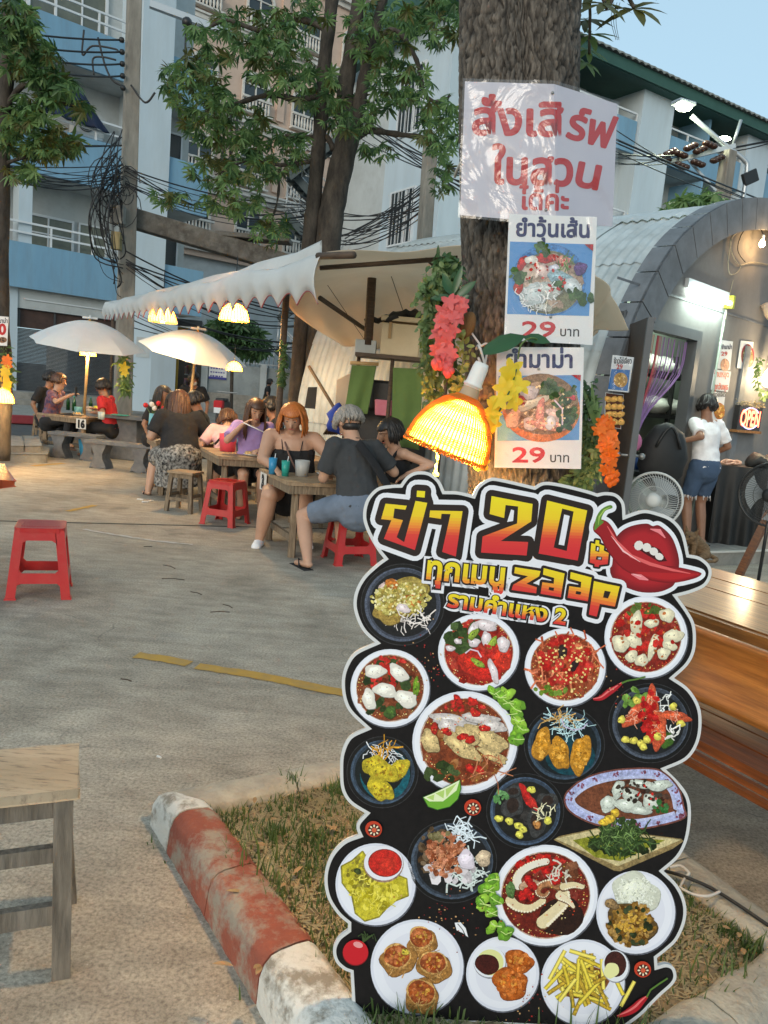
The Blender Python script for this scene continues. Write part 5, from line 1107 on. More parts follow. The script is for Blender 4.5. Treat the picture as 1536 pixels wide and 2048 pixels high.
def food1(p, r):
    p.ell(1098, 560, 74, 72, (70, 128, 190), 0, 40); p.ell(1100, 566, 66, 62, (120, 120, 90), 0, 30, .05); scatter(p, 1098, 560, 60, 52, 60, (196, 170, 150), 7, 14, r, jit=34)
    for x, y, a, b, t, c in ((1044, 526, 9, 15, .5, (190, 40, 30)), (1092, 517, 22, 9, 0, (200, 50, 36)), (1085, 541, 16, 13, 0, (230, 200, 190)), (1108, 537, 10, 9, 0, (206, 206, 220)), (1160, 537, 14, 12, 0, (100, 70, 130)), (1068, 590, 28, 24, .4, (196, 206, 206)), (1120, 555, 30, 12, .2, (150, 180, 190)), (1145, 575, 22, 16, .6, (206, 214, 216)), (1036, 575, 9, 14, 0, (190, 60, 40)), (1100, 580, 24, 16, 0, (190, 196, 190)), (1062, 520, 12, 9, 0, (226, 220, 210)), (1125, 520, 14, 9, 0, (220, 150, 130)), (1085, 615, 20, 8, 0, (180, 180, 170))): chunk(p, x, y, a, b, c, t, r, .5)
    for x, y, n in ((1082, 500, 16), (1034, 552, 12), (1150, 590, 14), (1172, 598, 8), (1116, 570, 6)): scatter(p, x, y, 16, 12, n, (64, 96, 40), 4, 9, r)
    threads(p, 1075, 595, 40, 26, 50, (226, 228, 228), 20, 2, r); threads(p, 1135, 515, 24, 20, 10, (110, 150, 70), 30, 2, r); scatter(p, 1095, 545, 50, 40, 30, (190, 50, 40), 2, 5, r)
def food2(p, r):
    p.ell(1082, 818, 78, 66, (206, 120, 60), .1, 40); p.ell(1082, 808, 76, 60, (140, 110, 80), .1, 30, .04); scatter(p, 1088, 815, 60, 46, 70, (150, 120, 90), 5, 12, r, jit=40); threads(p, 1080, 815, 56, 40, 80, (190, 150, 110), 26, 2.6, r)
    for x, y, a, b, t, c in ((1066, 806, 34, 9, -.35, (222, 214, 190)), (1080, 826, 9, 28, .1, (226, 150, 130)), (1060, 848, 14, 13, 0, (226, 206, 196)), (1026, 836, 14, 20, .3, (230, 190, 160)), (1058, 785, 18, 14, .2, (220, 210, 210)), (1110, 830, 18, 12, .4, (220, 190, 180)), (1095, 850, 40, 10, .1, (226, 160, 140)), (1040, 800, 12, 9, 0, (196, 60, 50)), (1138, 792, 12, 8, .4, (196, 40, 60)), (1100, 845, 10, 14, 0, (226, 220, 220))): chunk(p, x, y, a, b, c, t, r, .5)
    for x, y, n in ((1100, 775, 26), (1135, 830, 24), (1130, 850, 16), (1120, 800, 16), (1140, 785, 8)): scatter(p, x, y, 20, 14, n, (54, 84, 40), 4, 9, r)
    p.stroke([(1108, 800), (1124, 818), (1124, 850)], 3, (220, 200, 214)); scatter(p, 1085, 815, 60, 46, 40, (236, 210, 160), 1.5, 3.4, r)
def corner_red(f, pts):
    def g(p, r): f(p, r); p.poly(pts, (176, 30, 40))
    return g
poster([(1018, 428), (1194, 434), (1185, 690), (1008, 680)], 1.99, 'upper laminated poster of a glass noodle salad on a blue ground priced 29', ('ยำวุ้นเส้น',), (1033, 472, 46, 145, .02), (1044, 672, 42, 66, .02), (1120, 672, 26, 38, .03),
       [(1020, 483), (1186, 489), (1178, 632), (1014, 628)], corner_red(food1, [(1168, 489), (1186, 489), (1185, 503)]), [(1101, 634)])
poster([(994, 694), (1168, 695), (1162, 938), (989, 935)], 1.965, 'lower laminated poster of an instant noodle salad behind the yellow flowers, priced 29', ('ยำมาม่า',), (1013, 734, 46, 131, .01), (1025, 924, 42, 64, .01), (1100, 924, 26, 38, .02),
       [(997, 752), (1161, 750), (1158, 880), (994, 882)], corner_red(food2, [(1142, 750), (1161, 750), (1160, 762)]), [(1077, 738)])
# white cord round the trunk
m = MB(); pts = []
for k in range(19):
    t = -1.15+2.6*k/18; c = tcen(2.06+.035*k/3); pts.append(c+Vector((.183*math.sin(t-.35), -.183*math.cos(t-.35), 0)))
m.tube(pts, .004, 6); single(m, 'tie_cord', 'white_cable', 'pale cord tied round the trunk just below the large sign', 'cord')
# ---------------------------------------------------------------- basket lamp
LC = D(890, 904, 1.85); LT = D(938, 790, 1.85)      # rim centre, neck
axis = (LT-LC).normalized(); xa = axis.cross(Vector((0, 1, 0))).normalized(); ya = xa.cross(axis); LMX = Matrix((xa, ya, axis)).transposed()
bl_ = thing('basket_lamp', 'large glowing woven basket lamp hanging on the trunk by a white cable', 'lamp', tuple(LC))
prof = [(.105, 0), (.1035, .012), (.098, .042), (.087, .074), (.069, .104), (.048, .126), (.030, .138), (.022, .142)]
mat('wicker', (.50, .20, .015), (.60, .27, .03), ns=30, rough=.6, trans=.4)
mat('wicker_film', (.95, .50, .06), rough=.6, trans=.85)
m = MB(); NR = 72
for j in range(NR):
    t = 2*PI*j/NR; P_ = smooth_curve([LC+LMX @ Vector((r_*math.cos(t), r_*math.sin(t), z)) for r_, z in prof], 3); m.tube(P_, .0017, 5)
m.build('shade_ribs', 'wicker', bl_)['kind'] = 'stuff'
m = MB()
for k in [q for q in range(46) if q % 9 < 5]:
    q = k/45*(len(prof)-1.6); i = int(q); u = q-i; r_ = prof[i][0]*(1-u)+prof[i+1][0]*u; z = prof[i][1]*(1-u)+prof[i+1][1]*u
    m.tube([LC+LMX @ Vector(((r_+.001*(-1)**j)*math.cos(2*PI*j/NR), (r_+.001*(-1)**j)*math.sin(2*PI*j/NR), z+.0008*math.sin(j*1.7+k))) for j in range(NR+1)], .0011, 4, False)
m.build('shade_weave', 'wicker', bl_)['kind'] = 'stuff'
m = MB(); m.lathe([(r_-.003, z) for r_, z in prof], 48, LC, LMX); m.build('shade_lining', 'wicker_film', bl_)
m = MB()
for j in range(NR): t = 2*PI*j/NR; m.ball(LC+LMX @ Vector((1*.1055*math.cos(t), 1*.1055*math.sin(t), -.002)), .0028, 6, 4)
m.build('rim_beads', 'wicker', bl_)['kind'] = 'stuff'
m = MB(); NK = LC+axis*.142; m.lathe([(.023, -.012), (.0245, 0), (.022, .012), (.021, .022)], 20, NK, LMX); m.build('neck', mat('lamp_neck', (.45, .32, .2), rough=.6), bl_)
m = MB(); m.lathe([(.0, -.002), (.021, 0), (.0215, .01), (.020, .014), (.019, .05), (.016, .062), (.0, .063)], 24, NK+axis*.022, LMX); m.lathe([(.024, .004), (.024, .009)], 24, NK+axis*.022, LMX, caps=True); m.build('lamp_holder', 'bulb_cap', bl_)
m = MB(); m.lathe([(0, -.075), (.018, -.071), (.030, -.056), (.034, -.036), (.028, -.012), (.015, .010), (.012, .035), (0, .037)], 20, LC+axis*.095, LMX); m.build('bulb', mat('bulb_hot', (1, .9, .7), emit=(1, .72, .34), es=210), bl_)
HK = D(962, 692, 1.99); m = MB(); T_ = NK+axis*.082
m.tube(smooth_curve([T_-xa*.008, T_+Vector((-.012, -.01, .04)), HK+Vector((-.012, -.01, -.01)), HK, D(975, 690, 1.99), D(968, 735, 1.96), T_+xa*.01+Vector((0, 0, .01)), T_+xa*.004], 5), .0028, 7); m.tube([HK, D(928, 645, 2.06)], .0026, 6); m.build('cable_loop', 'white_cable', bl_)
lamp('basket_lamp_light', LC+axis*.002, 13.0, (1, .60, .22), .035)
# ---------------------------------------------------------------- artificial plants
LEAFM = {}
def leaf_mesh(mb, p, d, n, L_, W_, bend=.3, col=None, fold=.25):
    """one pointed leaf: 6 verts a side"""
    d = d.normalized(); s_ = d.cross(n).normalized(); n = s_.cross(d)
    prof_ = [(0, .08), (.25, .8), (.5, 1), (.78, .7), (1, .02)]; vs = []
    for t, w_ in prof_:
        c = p+d*(L_*t)-n*(bend*L_*t*t); vs += [c-s_*(W_*w_/2)+n*(fold*W_*w_/2), c, c+s_*(W_*w_/2)+n*(fold*W_*w_/2)]
    mb.add(vs, [f for i in range(4) for f in ((i*3, i*3+1, i*3+4, i*3+3), (i*3+1, i*3+2, i*3+5, i*3+4))], col, True)
def rv(r): return Vector((r.gauss(0, 1), r.gauss(0, 1), r.gauss(0, 1))).normalized()
def trail(par, pts, n, L_, W_, mt, seed, spread=.035, nm='leaf_strand', down=.6, stem=True):
    r = random.Random(seed); P_ = smooth_curve(pts, 8); mb = MB()
    for k in range(n):
        p = P_[r.randrange(len(P_))]+rv(r)*spread*r.random(); d = rv(r)+Vector((0, -.3, -down)); leaf_mesh(mb, p, d, (rv(r)+Vector((0, -1.2, .8))).normalized(), L_*r.uniform(.7, 1.2), W_*r.uniform(.8, 1.2))
    if stem: mb.tube(P_, .0022, 5)
    o = mb.build(nm, mt, par); o['kind'] = 'stuff'; return o
def flower(mb, p, n, R_, seed, petals=5, cup=.25, wd=.62):
    r = random.Random(seed); n = n.normalized(); a = n.orthogonal().normalized(); b = n.cross(a); t0 = r.random()*6
    for k in range(petals):
        t = t0+2*PI*k/petals; d = a*math.cos(t)+b*math.sin(t)+n*cup; leaf_mesh(mb, p, d, n, R_*r.uniform(.85, 1.1), R_*wd, .25, fold=.15)
def spray(name, label, cat, pts, mt, n, R_, seed, spread=.03, face=(0, -1, .1), stem_m='leaf_plastic', bud_from=.8):
    P_ = smooth_curve(pts, 12); r = random.Random(seed); t = thing(name, label, cat, tuple(P_[0]))
    mb = MB(); mb.tube(P_, .0022, 5); mb.build('stem', stem_m, t)
    for k in range(n):
        q = k/(n-1); p = P_[int(q*(len(P_)-1))]+Vector((r.uniform(-1, 1)*spread, r.uniform(-.6, .1)*spread, r.uniform(-.5, .5)*spread)); fb = MB(); nn = Vector(face)+rv(r)*.55
        if q > bud_from: fb.ball(p, (R_*.42, R_*.42, R_*.5), 8, 6); fb.ball(p+Vector((R_*.3, 0, R_*.3)), R_*.36, 8, 6); fb.build('bud', mt, t)
        else: flower(fb, p, nn, R_*(1-.2*q), seed*50+k, cup=.2); fb.build('flower', mt, t)
    return t
# ivy curtain with pink orchid at the left of the trunk
iv = thing('ivy_garland', 'long trailing ivy garland hanging left of the trunk around the pink orchid', 'plant', tuple(D(880, 520, 2.05)))
for i, (pts, mt) in enumerate(((((890, 530), (868, 600), (858, 700), (866, 800)), 'leaf_ivy'), (((910, 560), (905, 640), (905, 720), (912, 800)), 'leaf_ivy'), (((880, 540), (872, 640), (878, 740), (884, 820)), 'leaf_ivy'), (((862, 560), (853, 650), (855, 740), (862, 830)), 'leaf_ivy'), (((925, 660), (926, 720), (918, 780)), 'leaf_pale'), (((858, 560), (850, 575), (838, 590)), 'leaf_ivy'))):
    trail(iv, [D(x, y, 2.03-.01*i) for x, y in pts], 260 if i < 4 else 60, .020, .011, mt, 30+i, .026)
trail(iv, [D(x, y, 2.04) for x, y in ((875, 535), (895, 520), (915, 530), (900, 560), (878, 590), (895, 600))], 170, .030, .011, 'leaf_dark', 44, .03, 'dark_leaves')
trail(iv, [D(x, y, 1.95) for x, y in ((873, 900), (874, 930), (872, 945))], 16, .014, .007, 'leaf_pale', 45, .006)
ol = MB()
for (x, y), (x2, y2), w_ in (((905, 590), (886, 545), .020), ((905, 592), (925, 530), .018), ((910, 598), (952, 560), .022), ((905, 596), (862, 594), .020), ((915, 605), (938, 590), .02), ((905, 590), (885, 560), .02)):
    a, b = D(x, y, 1.98), D(x2, y2, 1.97); ol = MB(); leaf_mesh(ol, a, b-a, Vector((0, -1, .3)), (b-a).length, w_, .12); ol.build('broad_leaf', 'leaf_plastic', iv)
spray('pink_orchid', 'hanging spray of pink artificial orchids beside the trunk', 'flowers', [D(908, 605, 1.97), D(893, 650, 1.95), D(888, 700, 1.95), D(883, 742, 1.95)], 'petal_pink', 40, .025, 3, .022)
m = MB(); hc = D(933, 652, 2.03); m.ball(hc, (.022, .02, .038), 16, 10, mtx=Matrix.Rotation(.3, 3, 'Y')); single(m, 'coconut_husk', 'brown_pot', 'small brown coconut husk tied to the trunk behind the pink orchid', 'husk')
# yellow orchid and its big leaf
spray('yellow_orchid', 'yellow artificial orchid spray drooping over the lamp and the lower poster', 'flowers', [D(1034, 735, 1.90), D(1022, 775, 1.86), D(1000, 820, 1.84), D(972, 865, 1.83), D(962, 935, 1.83)], 'petal_yellow', 17, .031, 8, .020, bud_from=2)
yl = thing('orchid_leaf', 'broad dark green artificial leaf across the gap between the two dish posters', 'leaf', tuple(D(1020, 690, 1.93)))
for (x, y), (x2, y2), w_ in (((1050, 672), (960, 704), .046), ((1046, 674), (1100, 682), .03)):
    a, b = D(x, y, 1.935), D(x2, y2, 1.90); ol = MB(); leaf_mesh(ol, a, b-a, Vector((0, -1, .55)), (b-a).length, w_, .1); ol.build('leaf_blade', 'leaf_plastic', yl)
m = MB(); m.tube(smooth_curve([D(1085, 683, 1.93), D(1062, 676, 1.91), D(1042, 690, 1.91), D(1036, 718, 1.92)], 6), .0022, 6); m.build('stem', 'leaf_mid', yl)
# right side: coconut pot, ferny leaves, orange spray
cp_ = thing('coconut_planter', 'coconut shell planter with trailing green leaves at the right of the trunk', 'plant', tuple(D(1188, 860, 2.1)))
m = MB(); m.ball(D(1186, 880, 2.12), (.034, .034, .05), 18, 12); m.build('shell', 'brown_pot', cp_)
for i, (pts, n, mt) in enumerate((([(1180, 775), (1172, 830), (1176, 880), (1186, 850)], 240, 'leaf_dark'), ([(1178, 800), (1165, 900), (1150, 960), (1140, 985)], 260, 'leaf_ivy'), ([(1190, 850), (1182, 930), (1165, 975)], 160, 'leaf_pale'), ([(1200, 860), (1195, 900), (1180, 960)], 120, 'leaf_ivy'), ([(1120, 965), (1150, 975), (1170, 970)], 90, 'leaf_ivy'))):
    trail(cp_, [D(x, y, 2.08) for x, y in pts], n, .024, .010, mt, 60+i, .028)
for x2, y2 in ((1196, 800), (1205, 810), (1186, 765), (1168, 775)):
    a, b = D(1188, 850, 2.06), D(x2, y2, 2.05); ol = MB(); leaf_mesh(ol, a, b-a, Vector((0, -1, .1)), (b-a).length, .012, .12); ol.build('blade_leaf', 'leaf_mid', cp_)
spray('orange_flower_spray', 'hanging spray of bright orange artificial flowers at the right of the trunk', 'flowers', [D(1206, 845, 2.02), D(1216, 880, 2.0), D(1220, 920, 2.0), D(1216, 965, 2.0)], 'petal_orange', 46, .020, 5, .018, bud_from=.86)
# overhanging twigs of the tree's own crown
def whorl(mb, p, ax, L_, W_, n, r, drop=.5, col=None):
    ax = ax.normalized(); a = ax.orthogonal().normalized(); b = ax.cross(a); t0 = r.random()*6
    for k in range(n):
        t = t0+2*PI*k/n+r.uniform(-.2, .2); d = a*math.cos(t)+b*math.sin(t)+ax*r.uniform(.0, .3)-Vector((0, 0, drop*r.uniform(.3, 1.3))); leaf_mesh(mb, p, d, ax+Vector((0, 0, .2)), L_*r.uniform(.75, 1.1), W_, .18)
r = random.Random(12); crn = MB()
for x, y, Y, L_ in ((1268, 18, 2.6, .12), (1206, 8, 2.5, .10), (1235, -30, 2.6, .13), (1180, 70, 2.7, .09), (1175, 100, 2.75, .08), (1172, 40, 2.7, .09), (1190, -20, 2.6, .12), (1290, -60, 2.7, .13), (1170, 125, 2.8, .08)):
    w_ = MB(); whorl(w_, D(x, y, Y), Vector((r.uniform(-.3, .3), -.6, .8)), L_, L_*.28, 8, r, .3); w_.build('leaf_whorl', 'leaf_mid' if y > 60 else 'leaf_olive', bt)
m = MB(); m.tube(smooth_curve([tcen(3.9)+Vector((.1, -.1, 0)), D(1200, -60, 2.5), D(1240, -30, 2.6), D(1268, 15, 2.6)], 6), [.012]*6+[.006]*13, 6); m.tube([tcen(3.7)+Vector((.1, 0, 0)), D(1180, 30, 2.6), D(1178, 120, 2.75)], .005, 5)
for k in range(3): m.tube(smooth_curve([D(1228+6*k, 5, 2.55), D(1222+5*k, 40, 2.55), D(1232+3*k, 80, 2.55)], 5), .0008, 4)
m.build('branch', 'bark_near', bt)
# ================================================================ barrel hut on the right
HP = Plane((1.85, 7, 0), (math.sin(math.radians(46)), math.cos(math.radians(46)), 0))
hw = Vector((-HP.u.y, HP.u.x, 0))       # into the hut
half = [(-.05, 0), (-.06, .45), (-.05, .84), (-.03, 1.34), (.1, 1.93), (.32, 2.44), (.77, 3.01), (1.37, 3.42), (2.05, 3.70), (2.91, 3.88), (3.4, 3.92)]
arch = [(a, b) for a, b in half]+[(6.8-a, b) for a, b in half[-2::-1]]
AC = [(q.x, q.y) for q in smooth_curve([(*p, 0) for p in arch], 4)]
# arc-length resample
def resample(P, n):
    d = [0]
    for a, b in zip(P, P[1:]): d.append(d[-1]+math.hypot(b[0]-a[0], b[1]-a[1]))
    out = []
    for k in range(n+1):
        t = d[-1]*k/n; i = 0
        while i < len(d)-2 and d[i+1] < t: i += 1
        u = (t-d[i])/(d[i+1]-d[i]); out.append((P[i][0]*(1-u)+P[i+1][0]*u, P[i][1]*(1-u)+P[i+1][1]*u))
    return out
AR = resample(AC, 120)
def anorm(i):
    a, b = AR[max(i-1, 0)], AR[min(i+1, 120)]; dx, dy = b[0]-a[0], b[1]-a[1]; l = math.hypot(dx, dy); return (-dy/l, dx/l)   # outward
hut = thing('barrel_hut', 'grey corrugated barrel roofed food hut with an open door at the right', 'hut', tuple(HP.P(0, 0)))
LEN = 4.3
for row in range(12):
    i0, i1 = row*10, row*10+10
    for c in range(5):
        a0, a1 = c*LEN/5, (c+1)*LEN/5+.05
        def f(u, v, a0=a0, a1=a1, i0=i0, row=row, c=c):
            t = a0+(a1-a0)*u; k = i0+v*10.6*(1 if row < 6 else 1); i = min(int(k), 119); q = min(k-i, 1); s_ = AR[i][0]*(1-q)+AR[i+1][0]*q; z = AR[i][1]*(1-q)+AR[i+1][1]*q
            n = anorm(min(i, 120)); h = .012*math.sin(t*2*PI/.115)+.006+(.012*(1-v) if row < 6 else .012*v)+.006*math.sin(c*3+row*1.7)
            p = HP.P(s_+n[0]*h, z+n[1]*h)+hw*(t+.06); return p
        m = MB(); m.grid(f, 44, 8); m.build('roof_sheet', 'hut_sheet', hut)
# grey trim panels round the front arch
NT = 34
for k in range(NT):
    j0, j1 = 120*k/NT+.07, 120*(k+1)/NT-.07; m = MB(); o_, i_ = [], []
    for q in range(4):
        j = j0+(j1-j0)*q/3; a = int(j); t = j-a; s_, z = AR[a][0]*(1-t)+AR[min(a+1, 120)][0]*t, AR[a][1]*(1-t)+AR[min(a+1, 120)][1]*t; n = anorm(min(a, 120)); o_.append((s_+n[0]*.05, z+n[1]*.05)); i_.append((s_-n[0]*.27, z-n[1]*.27))
    m.prism([HP.P(s_, z, .12) for s_, z in o_+i_[::-1]], -HP.n*.03); 
    for q in range(3): m.add([HP.P(*o_[q], .12), HP.P(*o_[q+1], .12), HP.P(*o_[q+1], -.1), HP.P(*o_[q], -.1)], [(0, 1, 2, 3)])
    m.build('trim_panel', 'hut_trim', hut)
# front wall with door opening
DS0, DS1, DZ0, DZ1 = .28, 1.66, .16, 2.27
CS = .60
inn_ = [(AR[i][0]-anorm(i)[0]*.05, AR[i][1]-anorm(i)[1]*.05) for i in range(0, 121, 3)]
def topz(s_): 
    for (a, b), (c, d) in zip(inn_, inn_[1:]):
        if a <= s_ <= c: return b+(d-b)*(s_-a)/(c-a+1e-9)
    return 0
m = MB()
def wallstrip(a, b, zb):
    n = max(2, int((b-a)/.1)); P_ = [(a, zb)]+[(a+(b-a)*k/n, topz(a+(b-a)*k/n)) for k in range(n+1)]+[(b, zb)]; m.prism([HP.P(x, y, 0) for x, y in P_[::-1]], -HP.n*.08)
wallstrip(.0, DS0-.09, 0); wallstrip(DS0-.09, DS1+.09, DZ1+.1); wallstrip(DS1+.09, 6.75, 0); m.build('front_wall', 'hut_wall', hut)
for nm, a, b, c, d in (('door_jamb', DS0-.09, DS0, .15, DZ1+.1), ('door_jamb', DS1, DS1+.09, .15, DZ1+.1), ('door_head', DS0, DS1, DZ1, DZ1+.1)): part(HP, nm, 'door_frame', hut, a, b, c, d, -.1, .02)
part(HP, 'wall_batten', 'hut_trim', hut, 2.86, 3.0, .15, 2.35, 0, .03); part(HP, 'wall_batten', 'hut_trim', hut, .0, 6, 2.62, 2.64, 0, .008)
# open door leaf swung outwards, seen edge on
hinge = HP.P(DS0-.02, 0, .03); fe = D(1284, 760, 6.45); fe.z = 0; dd = (fe-hinge).normalized(); DW = (fe-hinge).length; DL = Plane(hinge, dd)
dr = thing('open_door', 'dark door of the hut standing open with a round steel handle', 'door', tuple(hinge+Vector((0, 0, .17))))
m = MB(); a, b = hinge, hinge+dd*DW; nn = DL.n*.02
m.prism([a+nn+Vector((0, 0, .18)), b+nn+Vector((0, 0, .18)), b-nn+Vector((0, 0, .18)), a-nn+Vector((0, 0, .18))], (0, 0, 2.07)); m.build('leaf_panel', mat('door_dark', (.045, .03, .022), (.07, .045, .03), ns=5, rough=.5), dr)
m = MB(); m.prism([b+nn*1.3-dd*.0+Vector((0, 0, .18)), b+nn*1.3+dd*.035+Vector((0, 0, .18)), b-nn*1.3+dd*.035+Vector((0, 0, .18)), b-nn*1.3+Vector((0, 0, .18))], (0, 0, 2.07)); m.build('edge_strip', 'door_frame', dr)
hp_ = b-dd*.06+Vector((0, 0, 1.12)); m = MB(); m.tube([hp_-DL.n*.09, hp_+DL.n*.09], .011, 10); m.ball(hp_+DL.n*.10, .028, 12, 8); m.ball(hp_-DL.n*.10, .028, 12, 8); m.build('door_handle', 'steel', dr)
# interior: back wall, shelf, bags, boxes
fl = MB(); fl.prism([HP.P(-.0, .14, .0), HP.P(6.7, .14, .0), HP.P(6.7, .14, -4), HP.P(0, .14, -4)], (0, 0, -.12)); fl.build('floor_slab', 'concrete', hut)
part(HP, 'back_wall', mat('inner_green', (.30, .36, .30), (.36, .42, .36), ns=2, rough=.8), hut, .1, 6.6, .14, 3.1, -1.4, -1.3)
rk = thing('storage_rack', 'black metal rack with white bags inside the hut doorway', 'rack', tuple(HP.P(2.5, .15, -.95)))
for z in (.95, 1.45, 1.95): part(HP, 'shelf', 'black_plastic', rk, 1.9, 3.5, z, z+.05, -1.15, -.75)
for s_ in (1.91, 2.8, 3.45): part(HP, 'post', 'black_plastic', rk, s_, s_+.04, .15, 2.2, -.79, -.74)
r = random.Random(3); mat('bag_white', (.5, .52, .48), (.62, .63, .58), ns=14, rough=.5, bump=.6)
for s_, z, w_ in ((1.05, 1.5, .2), (1.45, 1.5, .22), (1.85, 1.5, .2), (1.2, 1.98, .22), (1.6, 1.98, .2)):
    m = MB(); m.ball(HP.P(s_+1.2, z+.10, -.93), (w_, .17, .11), 16, 10); 
    m.v = [(x+.02*math.sin(y*60+z_*40), y+.02*math.sin(x*55), z_+.012*math.sin(x*70+y*50)) for x, y, z_ in m.v]; single(m, 'stuffed_bag', 'bag_white', {1.05: 'leftmost white bag on the middle shelf in the hut', 1.45: 'middle white bag on the middle shelf in the hut', 1.85: 'rightmost white bag on the middle shelf in the hut', 1.2: 'left bag on the top shelf in the hut', 1.6: 'right bag on the top shelf in the hut'}[s_], 'bag', group='bags on the rack')
ct = thing('kitchen_counter', 'low pale cabinet with a dark top inside the open hut door', 'counter', tuple(HP.P(2.1, .15, -.6)))
part(HP, 'cabinet', 'inner_green', ct, 1.3, 2.7, .15, .82, -.7, -.25); part(HP, 'top', 'black_plastic', ct, 1.28, 2.75, .83, .88, -.72, -.22)
for s_, z, c_, nm, lb in ((.85, .885, (.05, .12, .35), 'basin', 'blue plastic basin on the counter inside the hut'), (1.12, .885, (.35, .45, .03), 'basket', 'yellow green basket on the counter inside the hut'), (1.4, .885, (.5, .16, .03), 'jar', 'orange jar on the counter inside the hut')):
    m = MB(); m.lathe([(.0, 0), (.07, 0), (.085, .13), (.08, .13), (.065, .01), (0, .01)], 16, HP.P(s_+.75, z, -.42)); single(m, nm, mat('kit_'+nm, c_, rough=.4), lb, nm)
il = bpy.data.lights.new('hut_light', 'POINT'); il.energy = 30; il.color = (.85, 1, .85); il.shadow_soft_size = .2; io = bpy.data.objects.new('hut_light', il); COL.objects.link(io); io.location = HP.P(2.3, 2.6, -.45)
# string curtain gathered to the left
cu = thing('string_curtain', 'pink and purple string curtain tied back in the hut doorway', 'curtain', tuple(HP.P(.85, 1.2, -.05)))
for grp, (c_, lo, hi) in enumerate((((.55, .08, .12), 0, .45), ((.42, .22, .50), .4, 1.0))):
    m = MB()
    for k in range(14):
        u = lo+(hi-lo)*k/13+rnd.uniform(-.03, .03); x0_ = CS+.03+u*.90; xk = CS+.07+u*.08; xb = CS+.0+u*.14
        m.tube(smooth_curve([HP.P(x0_, 2.24, -.04), HP.P(x0_-.06*u, 1.9, -.04), HP.P(xk+.02+.18*u, 1.52, -.03), HP.P(xk, 1.22, -.02), HP.P(xb+.02, .9, -.02), HP.P(xb, .62, -.02)], 3), rnd.choice((.002, .003, .006)), 4, False)
    m.build('strings', mat('curtain_%d' % grp, c_, rough=.6, trans=.3), cu)['kind'] = 'stuff'
m = MB(); m.ball(HP.P(CS+.10, 1.2, -.0), (.07, .05, .09), 12, 8); m.build('tie_bow', mat('bow', (.5, .12, .25), (.6, .2, .35), ns=20, rough=.5), cu)
# fluorescent fitting
fs0, fz0 = HP.st(1368, 578); fs1, fz1 = HP.st(1450, 600)
ft = thing('fluorescent_light', 'lit fluorescent tube light high on the grey hut wall', 'light', tuple(HP.P(fs0, fz0)))
part(HP, 'batten', 'white_metal', ft, fs0, fs1, 2.74, 2.83, 0, .04); part(HP, 'end_cap', 'cup_yellow', ft, fs1-.0, fs1+.05, 2.67, 2.8, .0, .09)
m = MB(); m.tube([HP.P(fs0+.03, 2.72, .06), HP.P(fs1-.01, 2.72, .06)], .022, 12); m.build('tube', mat('tube_hot', (1, 1, 1), emit=(.85, 1, .9), es=14), ft)
tl = bpy.data.lights.new('tube_glow', 'AREA'); tl.shape = 'RECTANGLE'; tl.size = .9; tl.size_y = .05; tl.energy = 6; tl.color = (.8, 1, .88); to = bpy.data.objects.new('tube_glow', tl); COL.objects.link(to); to.location = HP.P((fs0+fs1)/2, 2.66, .1); to.rotation_euler = (0, 0, math.atan2(HP.u.y, HP.u.x))
m = MB(); m.tube([HP.P(fs1+.03, 2.67, .01), HP.P(fs1+.0, 1.9, .015), HP.P(fs1-.05, .3, .01)], .014, 6); single(m, 'conduit', 'inner_green', 'thin pale green conduit running down the hut wall below the tube light', 'pipe')
# warm bulb at the top right and its wires
def bulb(loc, label, r_=.03, e=6, es=40, hang=None, nm='bare_bulb'):
    t = thing(nm, label, 'light bulb', tuple(loc)); m = MB(); m.lathe([(0, -r_*1.6), (r_*.6, -r_*1.45), (r_, -r_*.7), (r_*.9, 0), (r_*.5, r_*.8), (r_*.42, r_*1.1)], 16, loc); m.build('bulb', mat('bulb_warm', (1, .8, .5), emit=(1, .62, .26), es=es), t)
    m = MB(); m.lathe([(r_*.46, r_*1.0), (r_*.5, r_*2.2), (r_*.3, r_*2.6), (0, r_*2.6)], 12, loc); m.build('holder', 'bulb_cap', t)
    if hang: m = MB(); m.tube(hang, .006, 5); m.build('wire', 'cable', t)
    lamp(nm+'_light', Vector(loc)+HP.n*.08-Vector((0, 0, r_*.8)), e, (1, .6, .25), r_)
    return t
b1 = HP.P(*HP.st(1502, 487), .12); bulb(b1, 'small warm bulb hanging under the arch at the top right', .032, 5, 30, smooth_curve([b1+Vector((0, 0, .08)), b1+Vector((-.1, 0, .2)), HP.P(*HP.st(1480, 465), .03), HP.P(*HP.st(1470, 500), .03), HP.P(*HP.st(1485, 525), .03)], 5))
m = MB()
for pts in ([(1470, 465), (1456, 480), (1460, 510), (1475, 530), (1500, 525), (1536, 530)], [(1478, 530), (1470, 545), (1455, 548), (1452, 520), (1460, 470)], [(1462, 560), (1452, 600), (1446, 640)]): m.tube(smooth_curve([HP.P(*HP.st(x, y), .025) for x, y in pts], 5), .006, 5)
single(m, 'wall_wires', mat('wire_beige', (.3, .27, .2), rough=.6), 'loops of thin beige wire pinned to the hut wall around the small bulb', 'wire', kind=None)
b2 = HP.P(*HP.st(1512, 750), .16); w2 = thing('white_bulb_lamp', 'bright white bulb lamp with yellow flowers beside the open sign', 'light bulb', tuple(b2))
m = MB(); m.lathe([(0, -.14), (.05, -.125), (.085, -.07), (.085, -.02), (.06, .03), (.035, .07)], 20, b2); m.build('bulb', mat('bulb_white', (1, .95, .85), emit=(1, .82, .55), es=22), w2); m = MB(); m.lathe([(.036, .07), (.036, .12), (0, .13)], 14, b2); m.build('holder', 'bulb_cap', w2)
